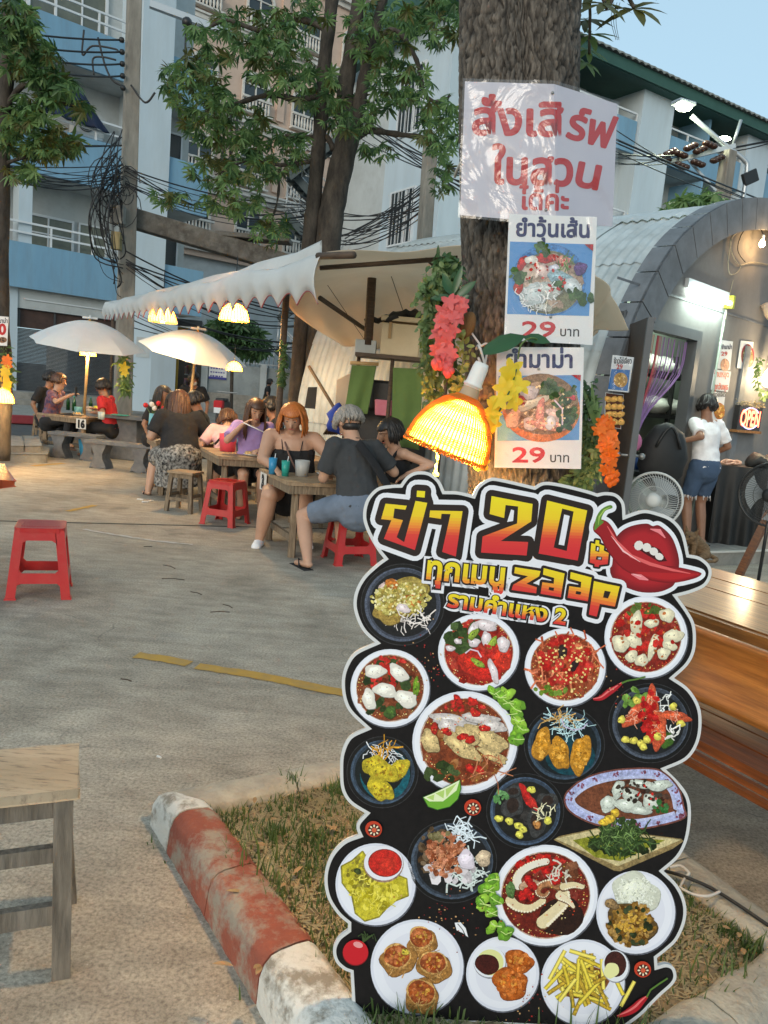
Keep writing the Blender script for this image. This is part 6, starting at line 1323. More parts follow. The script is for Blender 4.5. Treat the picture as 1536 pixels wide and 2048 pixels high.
m = MB(); m.tube(smooth_curve([b2+Vector((0, 0, .13)), b2+Vector((.02, .05, .5)), HP.P(*HP.st(1520, 610), .05)], 6), [.06]*7+[.045]*6, 8); 
m.v = [(x+.012*math.sin(z*90+y*60), y+.012*math.sin(z*70), z) for x, y, z in m.v]; m.build('twine_wrapped_hanger', 'rope', w2)
lamp('white_bulb_light', b2+HP.n*.12-Vector((0, 0, .02)), 30, (1, .74, .42), .08)
trail(w2, [HP.P(*HP.st(x, y), .12) for x, y in ((1498, 720), (1494, 760), (1508, 790), (1528, 770), (1530, 725))], 150, .06, .025, 'leaf_ivy', 91, .04)
m = MB()
for k in range(8): flower(m, HP.P(*HP.st(1516+rnd.uniform(-6, 8), 800+k*5-15), .2), HP.n, .06, k)
m.build('yellow_blossoms', 'petal_yellow', w2)['kind'] = 'stuff'
# OPEN sign
s0, z0 = HP.st(1461, 858); s1, z1 = HP.st(1514, 815)
os_ = thing('open_sign', 'lit black OPEN sign with red letters inside blue rings on the hut wall', 'sign', tuple(HP.P(s0, z0)))
part(HP, 'panel', 'black_plastic', os_, s0, s1, z0, z1, .01, .07); part(HP, 'frame', 'brown_pot', os_, s0-.02, s1+.02, z0-.03, z0, .0, .09)
mat('neon_red', (.6, .05, .04), emit=(1, .12, .06), es=5); mat('neon_blue', (.4, .4, .9), emit=(.45, .45, 1), es=1.6)
op = Print(lambda x, y, h=0: HP.P(x, y, .072+h)); cs, cz = (s0+s1)/2, (z0+z1)/2; v, f = glyphs('OPEN', 1, .03); wv_ = max(a for a, b in v); sc_ = (s1-s0)*.86/wv_
m = MB(); m.add([HP.P(s0+(s1-s0)*.07+a*sc_, cz-.34*sc_*1.15+b*sc_*1.15, .073) for a, b in v], f); m.build('letters', 'neon_red', os_)
for k_, mt in ((1.0, 'neon_blue'), (.9, 'neon_red')):
    for sg_ in (1, -1): 
        m = MB(); m.tube([HP.P(cs+math.cos(t)*(s1-s0)*.40*k_, cz+sg_*math.sin(t)*(z1-z0)*.44*k_, .075) for t in [PI*(.2+.6*q/14) for q in range(15)]], .004, 5); m.build('ring', mt, os_)
m = MB(); r = random.Random(5)
for k in range(60): p = HP.P(s0+(s1-s0)*r.random(), z1+r.uniform(-.01, .05), .05+r.uniform(-.02, .03)); m.tube([p, p+rv(r)*.05], .004, 4)
m.build('straw_garland', 'dry_grass', os_)['kind'] = 'stuff'
# small posters on the wall
def wall_poster(pl, corn, label, draw, Yoff=.012, nm='wall_poster'):
    P_ = [pl.hit(*c)+pl.n*Yoff for c in corn]; t = thing(nm, label, 'poster', tuple(P_[3])); m = MB(); m.prism(P_, -pl.n*.004); m.build('sheet', 'paper', t)
    p = Print(lambda x, y, h=0: pl.hit(x, y)+pl.n*(Yoff+.001+h), step=2e-4, base=.001); draw(p); p.build('print', t, 'print')['kind'] = 'stuff'; return t
def dr1(p):
    r = random.Random(1); p.text('ยำมาม่า', 1441, 698, 12, (30, 30, 60), wid=20, off=.03); p.text('29', 1440, 711, 11, (180, 40, 40), off=.04, wid=12); p.ell(1447, 730, 9, 13, (150, 90, 60), 0, 20); scatter(p, 1447, 730, 7, 10, 20, (196, 110, 70), 1.5, 3, r, jit=50)
def dr2(p): p.text('ร้านหยุด', 1426, 753, 16, (196, 60, 50), wid=29, off=.035, ang=.04); p.text('ทุกวันพุธ', 1425, 778, 16, (196, 60, 50), wid=28, off=.035, ang=.04)
def dr3(p):
    r = random.Random(2); p.ell(1493, 712, 13, 24, (150, 40, 50), 0, 20); p.ell(1493, 714, 11, 20, (120, 100, 70), 0, 20); scatter(p, 1493, 714, 9, 17, 30, (130, 130, 90), 1.5, 3.4, r, jit=60)
def dr4(p):
    r = random.Random(3); p.text('ข้าวไข่เจียว', 1424, 793, 12, (60, 60, 60), wid=24, off=.02); p.ell(1436, 822, 11, 17, (190, 110, 40), 0, 20); scatter(p, 1436, 822, 9, 14, 30, (206, 150, 60), 1.5, 3.4, r, jit=60)
wall_poster(HP, [(1441, 680), (1464, 683), (1458, 740), (1432, 737)], 'tall narrow noodle poster above the closing day notice on the hut wall', dr1)
wall_poster(HP, [(1427, 739), (1460, 743), (1454, 784), (1420, 779)], 'white notice with two lines of red Thai writing on the hut wall', dr2)
wall_poster(HP, [(1480, 681), (1505, 684), (1498, 740), (1472, 736)], 'round salad photo poster beside the white bulb lamp', dr3)
wall_poster(HP, [(1424, 783), (1449, 786), (1442, 842), (1418, 838)], 'rice dish poster partly behind the head of the person in white', dr4)
# poster hanging at the left corner of the hut, glossy foil under it
KP = Plane(D(1235, 785, 4.9), (1, .18, 0))
def dr5(p):
    r = random.Random(6); p.poly([(1221, 738), (1258, 740), (1253, 782), (1214, 778)], (60, 110, 170)); p.text('ข้าวไข่เจียว', 1226, 727, 15, (40, 40, 44), wid=35, off=.02); p.text('29', 1231, 738, 13, (190, 60, 60), off=.03); p.ell(1239, 760, 14, 15, (190, 140, 60), 0, 18); scatter(p, 1239, 760, 11, 12, 30, (206, 160, 70), 1.5, 3.4, r, jit=50)
kp = wall_poster(KP, [(1224, 710), (1266, 715), (1255, 785), (1215, 781)], 'small glossy omelette poster hanging at the left corner of the hut', dr5)
film(kp, lambda x, y, h=0: KP.hit(x, y)+KP.n*(.02+h*3), 0, 0, 0, 0, .004, [(1224, 710), (1266, 715), (1255, 785), (1215, 781)], 16, 5)
wall_poster(Plane(D(1225, 875, 5.0), (1, .18, 0)), [(1210, 785), (1246, 789), (1240, 858), (1207, 852)], 'brown glossy foil with painted golden glints below the small hanging poster', lambda p: (p.poly([(1210, 786), (1245, 790), (1239, 857), (1208, 851)], (90, 50, 34)), [chunk(p, 1214+12*(k % 3), 798+15*(k//3), 7, 6, (226, 170, 90), 0, rnd, .5) for k in range(12)]))  # reflections on the glossy foil are painted on as golden blobs
# platform with pale nosing
pf = thing('hut_platform', 'low concrete step with a pale edge in front of the hut door', 'step', tuple(G(1450, 1130)))
pe = [Vector((*G(x, y, .15)[:2], 0)) for x, y in ((1392, 1104), (1560, 1099))]; pd = (pe[1]-pe[0]).normalized()
a, b = pe[0]-pd*2.2, pe[1]+pd*5; back = HP.P(3, 0); m = MB(); m.prism([a, b, b+Vector((2, 5, 0)), HP.P(-.1, 0, -.2)], (0, 0, .15)); m.build('slab', 'concrete', pf)
m = MB(); m.beam(a+Vector((0, -.004, .144)), b+Vector((0, -.004, .144)), .03, .016); m.build('nosing', 'stone_trim', pf)
# white pedestal fan
def fan(loc, yaw, R_, label, mt, tilt=0.0, h=1.0):
    t = thing('pedestal_fan', label, 'fan', tuple(loc)); c = Vector(loc)+Vector((0, 0, h)); ax = Vector((math.sin(yaw), -math.cos(yaw), tilt)).normalized(); a = ax.cross(Vector((0, 0, 1))).normalized(); b = a.cross(ax)
    MX = Matrix((a, b, ax)).transposed(); pt = lambda r_, t_, z: c+MX @ Vector((r_*math.cos(t_), r_*math.sin(t_), z))
    m = MB(); m.tube([pt(R_, 2*PI*k/40, 0) for k in range(41)], .011, 8, False); m.build('guard_rim', mt, t)
    for sg_, nm in ((1, 'front_guard'), (-1, 'back_guard')):
        m = MB()
        for k in range(60): t_ = 2*PI*k/60; m.tube([pt(R_, t_, 0), pt(R_*.8, t_+.12, sg_*.05), pt(R_*.45, t_+.3, sg_*.075), pt(.05, t_+.4, sg_*.08)], .0016, 4, False)
        for rr in (.5, .85): m.tube([pt(R_*rr, 2*PI*k/40, sg_*(.07 if rr < .6 else .045)) for k in range(41)], .002, 4, False)
        m.build(nm, mt, t)['kind'] = 'stuff'
    m = MB(); m.lathe([(.06, .075), (.058, .09), (.03, .095), (0, .096)], 20, c, MX); m.build('badge', mt, t)
    m = MB(); m.lathe([(0, -.18), (.05, -.17), (.065, -.12), (.06, -.05), (.02, -.03)], 16, c, MX); m.build('motor', mt, t)
    for q in range(3):
        m = MB(); t0 = q*2*PI/3
        m.grid(lambda u, v: pt(.04+(R_*.82-.04)*v, t0+(u-.5)*(.5+1.0*v), (u-.5)*.05), 6, 6); m.build('blade', mat('blade_clear', (.35, .38, .40), rough=.3, trans=.3), t)
    m = MB(); m.tube([c-ax*.12, Vector(loc)+Vector((0, 0, h-.15)), Vector(loc)+Vector((0, 0, .03))], .014, 8); m.lathe([(.0, .04), (.17, .02), (.18, 0), (0, 0)], 20, Vector(loc)); m.build('stand', mt, t)
    return t
mat('fan_white', (.55, .56, .54), rough=.35); mat('fan_black', (.02, .02, .02), rough=.35)
fc = D(1307, 1000, 6.6); fan((fc.x, fc.y, .0), math.radians(-22), .235, 'white pedestal fan standing before the hut door beside the person in white', 'fan_white', .08, fc.z)
fc = D(1545, 990, 6.3); fan((fc.x, fc.y, .0), math.radians(-40), .26, 'black pedestal fan cut by the right edge of the photo', 'fan_black', 0, fc.z)
# black covered table with bags and lamp, black chair
mat('cloth_cover', (.012, .012, .012), (.02, .02, .02), ns=6, rough=.6, bump=.6, bs=8)
c0 = G(1415, 1085, .15); c1 = G(1500, 1094, .15)
TB = Plane((c0.x, c0.y, 0), (c1-c0)); tw = (c1-c0).length*1.15
bk = thing('covered_table', 'table fully covered with a black cloth beside the person in white', 'table', (c0.x, c0.y, .15))
def clothf(u, v):
    return TB.P(u*tw, .15+.86*v, .03*math.sin(u*19+v)*(1-v*.8))
m = MB(); m.grid(clothf, 40, 12); m.add([TB.P(0, 1.01, 0), TB.P(tw, 1.01, 0), TB.P(tw, 1.01, -.7), TB.P(0, 1.01, -.7)], [(0, 1, 2, 3)]); m.grid(lambda u, v: TB.P(.0+.02*math.sin(v*9), .15+.86*u, -.7*v), 8, 10); m.build('cloth', 'cloth_cover', bk)
m = MB(); q = TB.P(.42, 1.02, -.2); m.ball(q+Vector((.15, 0, .05)), (.25, .16, .09), 14, 8); m.v = [(x, y, z+.03*math.sin(x*30)+.02*math.sin(y*25)) for x, y, z in m.v]; single(m, 'black_bag', 'cloth_cover', 'black plastic bag slumped on the covered table', 'bag')
m = MB(); m.tube(smooth_curve([TB.P(.05+.25*math.sin(k*1.9)*.4+.12, 1.02+.02*(k % 3), -.2-.12*math.cos(k*1.3)) for k in range(16)], 4), .012, 6); single(m, 'cable_bundle', mat('cable_pink', (.6, .35, .25), rough=.5), 'tangled pale pink cables and paper on the covered table', 'cable')
bs2 = thing('seated_black_bag', 'black backpack hanging over a chair back inside the hut doorway', 'backpack', tuple(D(1330, 950, 8.0)))
m = MB(); c = D(1325, 915, 7.6); m.ball(c, (.24, .13, .34), 18, 12); m.v = [(x+.01*math.sin(z*30), y, z+.01*math.sin(x*40)) for x, y, z in m.v]; m.build('shell', 'cloth_cover', bs2)
m = MB(); m.tube([c+Vector((-.12+.24*k/8, -.12, .1+.2*math.sin(PI*k/8))) for k in range(9)], .015, 6); m.build('strap', 'black_plastic', bs2)
# ---------------------------------------------------------------- picnic table and bench at the right
e_ = Vector((.49, -.87, 0)).normalized(); pe_ = Vector((.87, .49, 0)).normalized()
n0 = G(1379, 1217, .74); o0 = Vector((n0.x, n0.y, 0)); far_ = G(1426, 1137, .74); Wd = (Vector((far_.x, far_.y, 0))-o0).dot(pe_)
pt_ = thing('picnic_table', 'varnished plank picnic table at the right edge behind the menu board', 'table', tuple(o0))
at = lambda a, b, z: o0+e_*a+pe_*b+Vector((0, 0, z))
cuts = [0, Wd*.50, Wd*.76, Wd*1.02]
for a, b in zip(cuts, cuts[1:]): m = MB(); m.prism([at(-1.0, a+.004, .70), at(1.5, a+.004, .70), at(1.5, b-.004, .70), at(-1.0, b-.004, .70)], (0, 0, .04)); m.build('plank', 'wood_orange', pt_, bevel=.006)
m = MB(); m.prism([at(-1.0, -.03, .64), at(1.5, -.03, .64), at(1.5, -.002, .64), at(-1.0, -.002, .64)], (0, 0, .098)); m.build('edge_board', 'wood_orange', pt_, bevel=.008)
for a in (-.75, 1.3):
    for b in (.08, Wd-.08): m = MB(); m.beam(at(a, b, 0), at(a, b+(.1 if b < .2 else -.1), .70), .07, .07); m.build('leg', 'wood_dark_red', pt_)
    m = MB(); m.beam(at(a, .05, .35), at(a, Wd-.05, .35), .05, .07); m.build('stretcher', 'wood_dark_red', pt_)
q0 = G(1392, 1257, .80); o1 = Vector((q0.x, q0.y, 0)); bt_ = thing('picnic_bench', 'varnished bench with a broad curved backrest board in front of the plank table', 'bench', tuple(o1))
at1 = lambda a, b, z: o1+e_*a+pe_*b+Vector((0, 0, z))
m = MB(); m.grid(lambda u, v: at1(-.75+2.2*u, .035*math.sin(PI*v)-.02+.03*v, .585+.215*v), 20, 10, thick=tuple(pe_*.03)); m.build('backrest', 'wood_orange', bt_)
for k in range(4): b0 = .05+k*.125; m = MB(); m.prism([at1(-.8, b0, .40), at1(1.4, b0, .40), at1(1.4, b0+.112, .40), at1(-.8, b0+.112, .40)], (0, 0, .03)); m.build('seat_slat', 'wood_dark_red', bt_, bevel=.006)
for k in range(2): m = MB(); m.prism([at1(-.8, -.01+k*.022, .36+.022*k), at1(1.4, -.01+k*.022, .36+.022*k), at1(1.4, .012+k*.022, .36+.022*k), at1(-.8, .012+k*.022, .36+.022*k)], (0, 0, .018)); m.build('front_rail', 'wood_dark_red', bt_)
for a in (-.62, 1.15):
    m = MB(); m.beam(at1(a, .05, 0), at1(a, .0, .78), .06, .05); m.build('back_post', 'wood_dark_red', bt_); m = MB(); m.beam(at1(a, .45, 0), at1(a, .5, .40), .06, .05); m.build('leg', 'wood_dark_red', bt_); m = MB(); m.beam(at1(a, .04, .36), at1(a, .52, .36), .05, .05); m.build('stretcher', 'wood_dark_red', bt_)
# wooden prop leaning by the platform
m = MB(); m.beam(G(1478, 1150), G(1478, 1150)+Vector((.35, .3, .62)), .07, .05); single(m, 'wood_brace', 'wood_dark_red', 'sloping brown timber brace by the hut step', 'timber')
m = MB(); q = G(1536, 1880); m.beam(Vector((1.42, 2.12, 0)), Vector((1.62, 2.22, .42)), .10, .07); single(m, 'varnished_leg', 'wood_orange', 'varnished timber leg at the lower right corner beside the kerb', 'timber')
# cables on the kerb at the right
m = MB(); P_ = [G(1335, 1733, .10), G(1375, 1735, .02), G(1420, 1775, .012), G(1470, 1800, .012), G(1536, 1850, .012), G(1620, 1910, .012)]
m.tube(smooth_curve([G(1330, 1742, .12), G(1365, 1752, .14), G(1420, 1775, .14), G(1480, 1812, .14), G(1536, 1850, .135), G(1600, 1890, .13)], 6), .005, 6); single(m, 'black_cable', 'cable', 'thin black cable lying along the right kerb', 'cable')
m = MB(); m.tube(smooth_curve([G(1340, 1735, .14), G(1360, 1731, .15), G(1378, 1745, .15), G(1372, 1752, .14)], 6)+smooth_curve([G(1360, 1775, .13), G(1385, 1788, .135), G(1415, 1792, .14), G(1440, 1783, .145)], 6), .004, 6); single(m, 'white_cable', 'white_cable', 'short loop of white cable on the right kerb beside the board', 'cable')
# ================================================================ canopy, tarp, umbrellas, lamps
def hang_lamp(loc, R_, label, e, cable=.5, nm='woven_lamp'):
    t = thing(nm, label, 'lamp', tuple(loc)); m = MB(); pr = [(R_, 0), (R_*.97, R_*.3), (R_*.8, R_*.75), (R_*.5, R_*1.05), (R_*.18, R_*1.2)]
    m.lathe(pr, 28, loc); m.build('shade', 'wicker_film', t); m = MB()
    for j in range(28): a = 2*PI*j/28; m.tube([Vector(loc)+Vector((r_*1.01*math.cos(a), r_*1.01*math.sin(a), z)) for r_, z in pr], R_*.018, 4)
    m.build('shade_ribs', 'wicker', t)['kind'] = 'stuff'
    m = MB(); m.ball(Vector(loc)+Vector((0, 0, R_*.35)), R_*.34, 12, 8); m.build('bulb', 'bulb_hot', t)
    m = MB(); m.tube([Vector(loc)+Vector((0, 0, R_*1.2)), Vector(loc)+Vector((0, 0, R_*1.2+cable))], .006, 5); m.build('cord', 'cable', t)
    lamp(nm+'_light', Vector(loc)-Vector((0, 0, R_*.15)), e*.42, (1, .62, .26), R_*.4); return t
va, vb = D(640, 551, 6.3), D(210, 622, 15)
zt0, zt1 = D(640, 505, 6.3).z, D(210, 604, 15).z; zb0, zb1 = D(640, 590, 6.3).z, D(210, 634, 15).z
cn = thing('market_canopy', 'white canvas canopy with a scalloped front edge over the dining tables', 'canopy', (va.x, va.y, 0))
vd = Vector((vb.x-va.x, vb.y-va.y, 0)); VL = vd.length; vn = Vector((-vd.y, vd.x, 0)).normalized(); vn = vn if vn.x < 0 or vn.y < 0 else -vn
def val(u, v):
    p = Vector((va.x, va.y, 0))+vd*u; zt = zt0+(zt1-zt0)*u-.05*math.sin(u*PI*5)**2; n = 23
    s_ = abs(math.sin(u*n*PI/1.0)); zb = zb0+(zb1-zb0)*u-.07+.11*s_
    return p+vn*(.05*math.sin(v*PI)+.004*math.sin(u*70)*v)+Vector((0, 0, zt+(zb-zt)*v))
m = MB(); m.grid(val, 360, 6, thick=tuple(vn*.003)); m.build('valance', 'canvas_white', cn)
mat('piping_red', (.40, .08, .09), rough=.8); m = MB(); m.tube([val(u/700, 1.0) for u in range(701)], .006, 4); m.build('red_piping', 'piping_red', cn)
rows = [[D(640, 508, 6.3), D(780, 503, 6.2), D(935, 494, 6.0), D(1190, 548, 5.7), D(1224, 601, 5.55), D(1258, 655, 5.4)],
        [D(628, 540, 7.1), D(775, 532, 7.0), D(935, 530, 6.8), D(1165, 595, 6.3), D(1198, 628, 6.15), D(1230, 660, 6.0)],
        [D(576, 600, 8.5), D(740, 570, 8.4), D(930, 575, 7.8), D(1145, 632, 7.0), D(1172, 648, 6.75), D(1200, 664, 6.5)],
        [D(618, 650, 9.2), D(745, 640, 9.0), D(900, 640, 8.6), D(1120, 652, 7.2), D(1158, 660, 6.9), D(1195, 668, 6.6)],
        [D(680, 692, 9.3), D(780, 694, 9.2), D(900, 690, 8.8), D(1110, 672, 7.3), D(1150, 671, 7.0), D(1190, 670, 6.7)]]
RR = [smooth_curve(r_, 8) for r_ in rows]; CC = [smooth_curve([RR[i][j] for i in range(5)], 6) for j in range(len(RR[0]))]
def tarpf(u, v):
    a = u*(len(CC)-1); i = min(int(a), len(CC)-2); q = a-i; b = v*(len(CC[0])-1); j = min(int(b), len(CC[0])-2); w_ = b-j
    p = (CC[i][j]*(1-w_)+CC[i][j+1]*w_)*(1-q)+(CC[i+1][j]*(1-w_)+CC[i+1][j+1]*w_)*q
    return p+Vector((0, .02, .012))*math.sin(u*60+v*9)*v+Vector((0, 0, .02*math.sin(u*17-v*4)))
m = MB(); m.grid(tarpf, 70, 40, thick=(0, 0, .004)); m.build('tarpaulin', 'canvas_beige', cn)
m = MB(); P0 = [val(k/20, 0) for k in range(21)]; m.grid(lambda u, v: P0[int(round(u*20))].lerp(D(640, 508, 6.3).lerp(D(600, 590, 9.5), u), v)+Vector((0, 0, .10*math.sin(PI*v))), 20, 4); m.build('roof_cloth', 'canvas_white', cn)
for nm, a, b, w_ in (('roof_pole', D(636, 512, 6.35), D(708, 510, 6.0), .055), ('roof_beam', D(640, 536, 6.6), D(915, 516, 6.4), .04), ('brace_pole', D(640, 596, 7.0), D(738, 664, 8.2), .045), ('upright_pole', D(744, 556, 7.9), D(736, 690, 7.9), .09), ('short_brace', D(850, 514, 6.5), D(880, 540, 6.6), .04)):
    m = MB(); m.tube([a, b], w_/2, 8); m.build(nm, 'dark_wood', cn)
pb = D(566, 700, 8.2); m = MB(); m.tube([Vector((pb.x, pb.y, 0)), D(572, 600, 8.2)+Vector((0, 0, .1))], .035, 8); m.build('support_post', 'dark_wood', cn)
m = MB(); pc = D(226, 640, 14.9); m.tube([Vector((pc.x, pc.y, 0)), pc+Vector((0, 0, .3))], .03, 6); m.build('support_post', 'dark_wood', cn)
for k in range(6): m = MB(); m.tube([tarpf(.1+.14*k, .42)+Vector((0, 0, -.01)), tarpf(.14+.15*k, .95)+Vector((0, -.01, -.01))], .004, 4); m.build('tarp_cord', 'dark_wood', cn)
hang_lamp(D(468, 642, 8.7), .165, 'glowing woven lamp under the canopy edge, nearer to the brown post', 80)
hang_lamp(D(325, 645, 11.4), .2, 'glowing woven lamp half hidden by the canopy scallops above the second umbrella', 34)
def umbrella(apex, R_, H_, foot, label, tilt, seed, r8=8):
    t = thing('market_umbrella', label, 'umbrella', tuple(foot), group=None); MX = Euler(tilt).to_matrix(); A_ = Vector(apex)
    pr = lambda q: (R_*q, -H_*(q**1.7))
    for k in range(r8):
        def f(u, v, k=k):
            a = 2*PI*(k+u)/r8; sc_ = 1-.10*math.sin(PI*u)*v; r_, z = pr(v); return A_+MX @ Vector((r_*sc_*math.cos(a), r_*sc_*math.sin(a), z+.05*math.sin(PI*u)*v*(1-v)-.0))
        m = MB(); m.grid(f, 8, 10); m.build('canopy_panel', 'umbrella_cloth', t); m = MB(); a = 2*PI*k/r8; m.tube([A_+MX @ Vector((pr(q)[0]*math.cos(a), pr(q)[0]*math.sin(a), pr(q)[1]-.012)) for q in (.02, .25, .5, .75, .99)], .007, 4); m.build('rib', 'bamboo', t)
    m = MB(); m.tube([A_+Vector((0, 0, .05)), Vector(foot)], [.02, .028], 10); m.build('pole', 'bamboo', t)
    m = MB(); m.tube([A_+Vector((0, 0, -.02)), A_+Vector((0, 0, .09))], .016, 8); c = A_+Vector((0, 0, .05)); m.box(c, (.24, .035, .03), rz=.3); m.box(c, (.035, .2, .03), rz=.3); m.build('finial', 'white_metal', t); return t
ap = D(180, 642, 13.2); ft_ = G(168, 880); umbrella(ap, .95, .40, (D(166, 812, 13.2).x, 13.2, 0), 'white market umbrella on a bamboo pole over table 16', (math.radians(9), math.radians(3), .2), 1)
hang_lamp(D(176, 712, 13.15), .13, 'small glowing basket lamp on the pole of the left umbrella', 28, .1)
ap = D(396, 664, 12.4); umbrella(ap, .86, .36, (D(372, 812, 12.4).x, 12.4, 0), 'white market umbrella tilted to the right beside the fruit shop', (math.radians(11), math.radians(8), .3), 2)
hang_lamp(D(468, 742, 11.6), .12, 'small glowing lamp below the right tip of the second umbrella', 22, .25)
lamp_l = D(4, 786, 10.0); hang_lamp(Vector((lamp_l.x, lamp_l.y, lamp_l.z-.12)), .15, 'glowing lamp cut by the left edge on the small tree', 30, .15)
# ================================================================ furniture
def wood_table(F_, a, b, la, lb, h, label, num=None, planks=5, group=None):
    """F_: near corner; a, b: unit edge directions; la, lb: lengths"""
    F_ = Vector((F_[0], F_[1], 0)); a = Vector((*a, 0)).normalized(); b = Vector((*b, 0)).normalized(); t = thing('wooden_table', label, 'table', tuple(F_), group=group)
    at_ = lambda i, j, z: F_+a*i+b*j+Vector((0, 0, z))
    for k in range(planks):
        j0, j1 = la*k/planks+.002, la*(k+1)/planks-.002; m = MB(); m.prism([at_(j0, 0, h-.03), at_(j1, 0, h-.03), at_(j1, lb, h-.03), at_(j0, lb, h-.03)], (0, 0, .03+.001*(k % 2))); m.build('plank', 'wood_top', t, bevel=.003)
    for i in (.03, la-.03): m = MB(); m.beam(at_(i, .02, h-.065), at_(i, lb-.02, h-.065), .03, .07); m.build('apron', 'wood_old', t)
    for j in (.03, lb-.03): m = MB(); m.beam(at_(.0, j, h-.065), at_(la, j, h-.065), .035, .072); m.build('apron', 'wood_old', t)
    for i in (.10, la-.10):
        for j in (.10, lb-.10): m = MB(); m.beam(at_(i, j, 0), at_(i, j, h-.05), .06, .06); m.build('leg', 'wood_old', t, bevel=.003)
    for j in (.10, lb-.10): m = MB(); m.beam(at_(.13, j, .16), at_(la-.13, j, .16), .03, .055); m.build('stretcher', 'wood_old', t)
    if num:
        c = at_(la-.18 if num != '16' else .05, -.005, h-.02); n = -b; m = MB(); q = a if a.x > 0 else -a; m.prism([c-q*.10-Vector((0, 0, .16)), c+q*.10-Vector((0, 0, .16)), c+q*.10, c-q*.10], n*.004); pl = m.build('number_plate', 'paper_warm', t)
        v, f = glyphs(num, .16, .012); w_ = max(p[0] for p in v)
        m = MB(); m.add([c+n*.007+q*(x-w_/2)+Vector((0, 0, y-.135)) for x, y in v], f); m.build('digits', 'cloth_black', pl)
    return t, at_
def wood_stool(loc, rz, label, h=.44, w_=.30, d_=.26, group='wooden stools at the tables'):
    t = thing('wooden_stool', label, 'stool', (0, 0, 0), group=group)
    for k in range(2): m = MB(); m.box((0, -d_/4+k*d_/2, h-.0125), (w_, d_/2-.003, .025)); m.build('seat_plank', 'wood_top', t, bevel=.003)
    for sx in (-1, 1):
        for sy in (-1, 1): m = MB(); m.beam((sx*w_*.48, sy*d_*.48, 0), (sx*w_*.38, sy*d_*.36, h-.025), .042, .036); m.build('leg', 'wood_old', t)
    for sy in (-1, 1): m = MB(); m.beam((-w_*.44, sy*d_*.44, .14), (w_*.44, sy*d_*.44, .14), .022, .035); m.build('rung', 'wood_old', t); m = MB(); m.beam((-w_*.36, sy*d_*.36, h-.05), (w_*.36, sy*d_*.36, h-.05), .02, .045); m.build('apron', 'wood_old', t)
    for sx in (-1, 1): m = MB(); m.beam((sx*w_*.45, -d_*.44, .18), (sx*w_*.45, d_*.44, .18), .022, .035); m.build('rung', 'wood_old', t)
    t.location = loc; t.rotation_euler = (0, 0, rz); return t
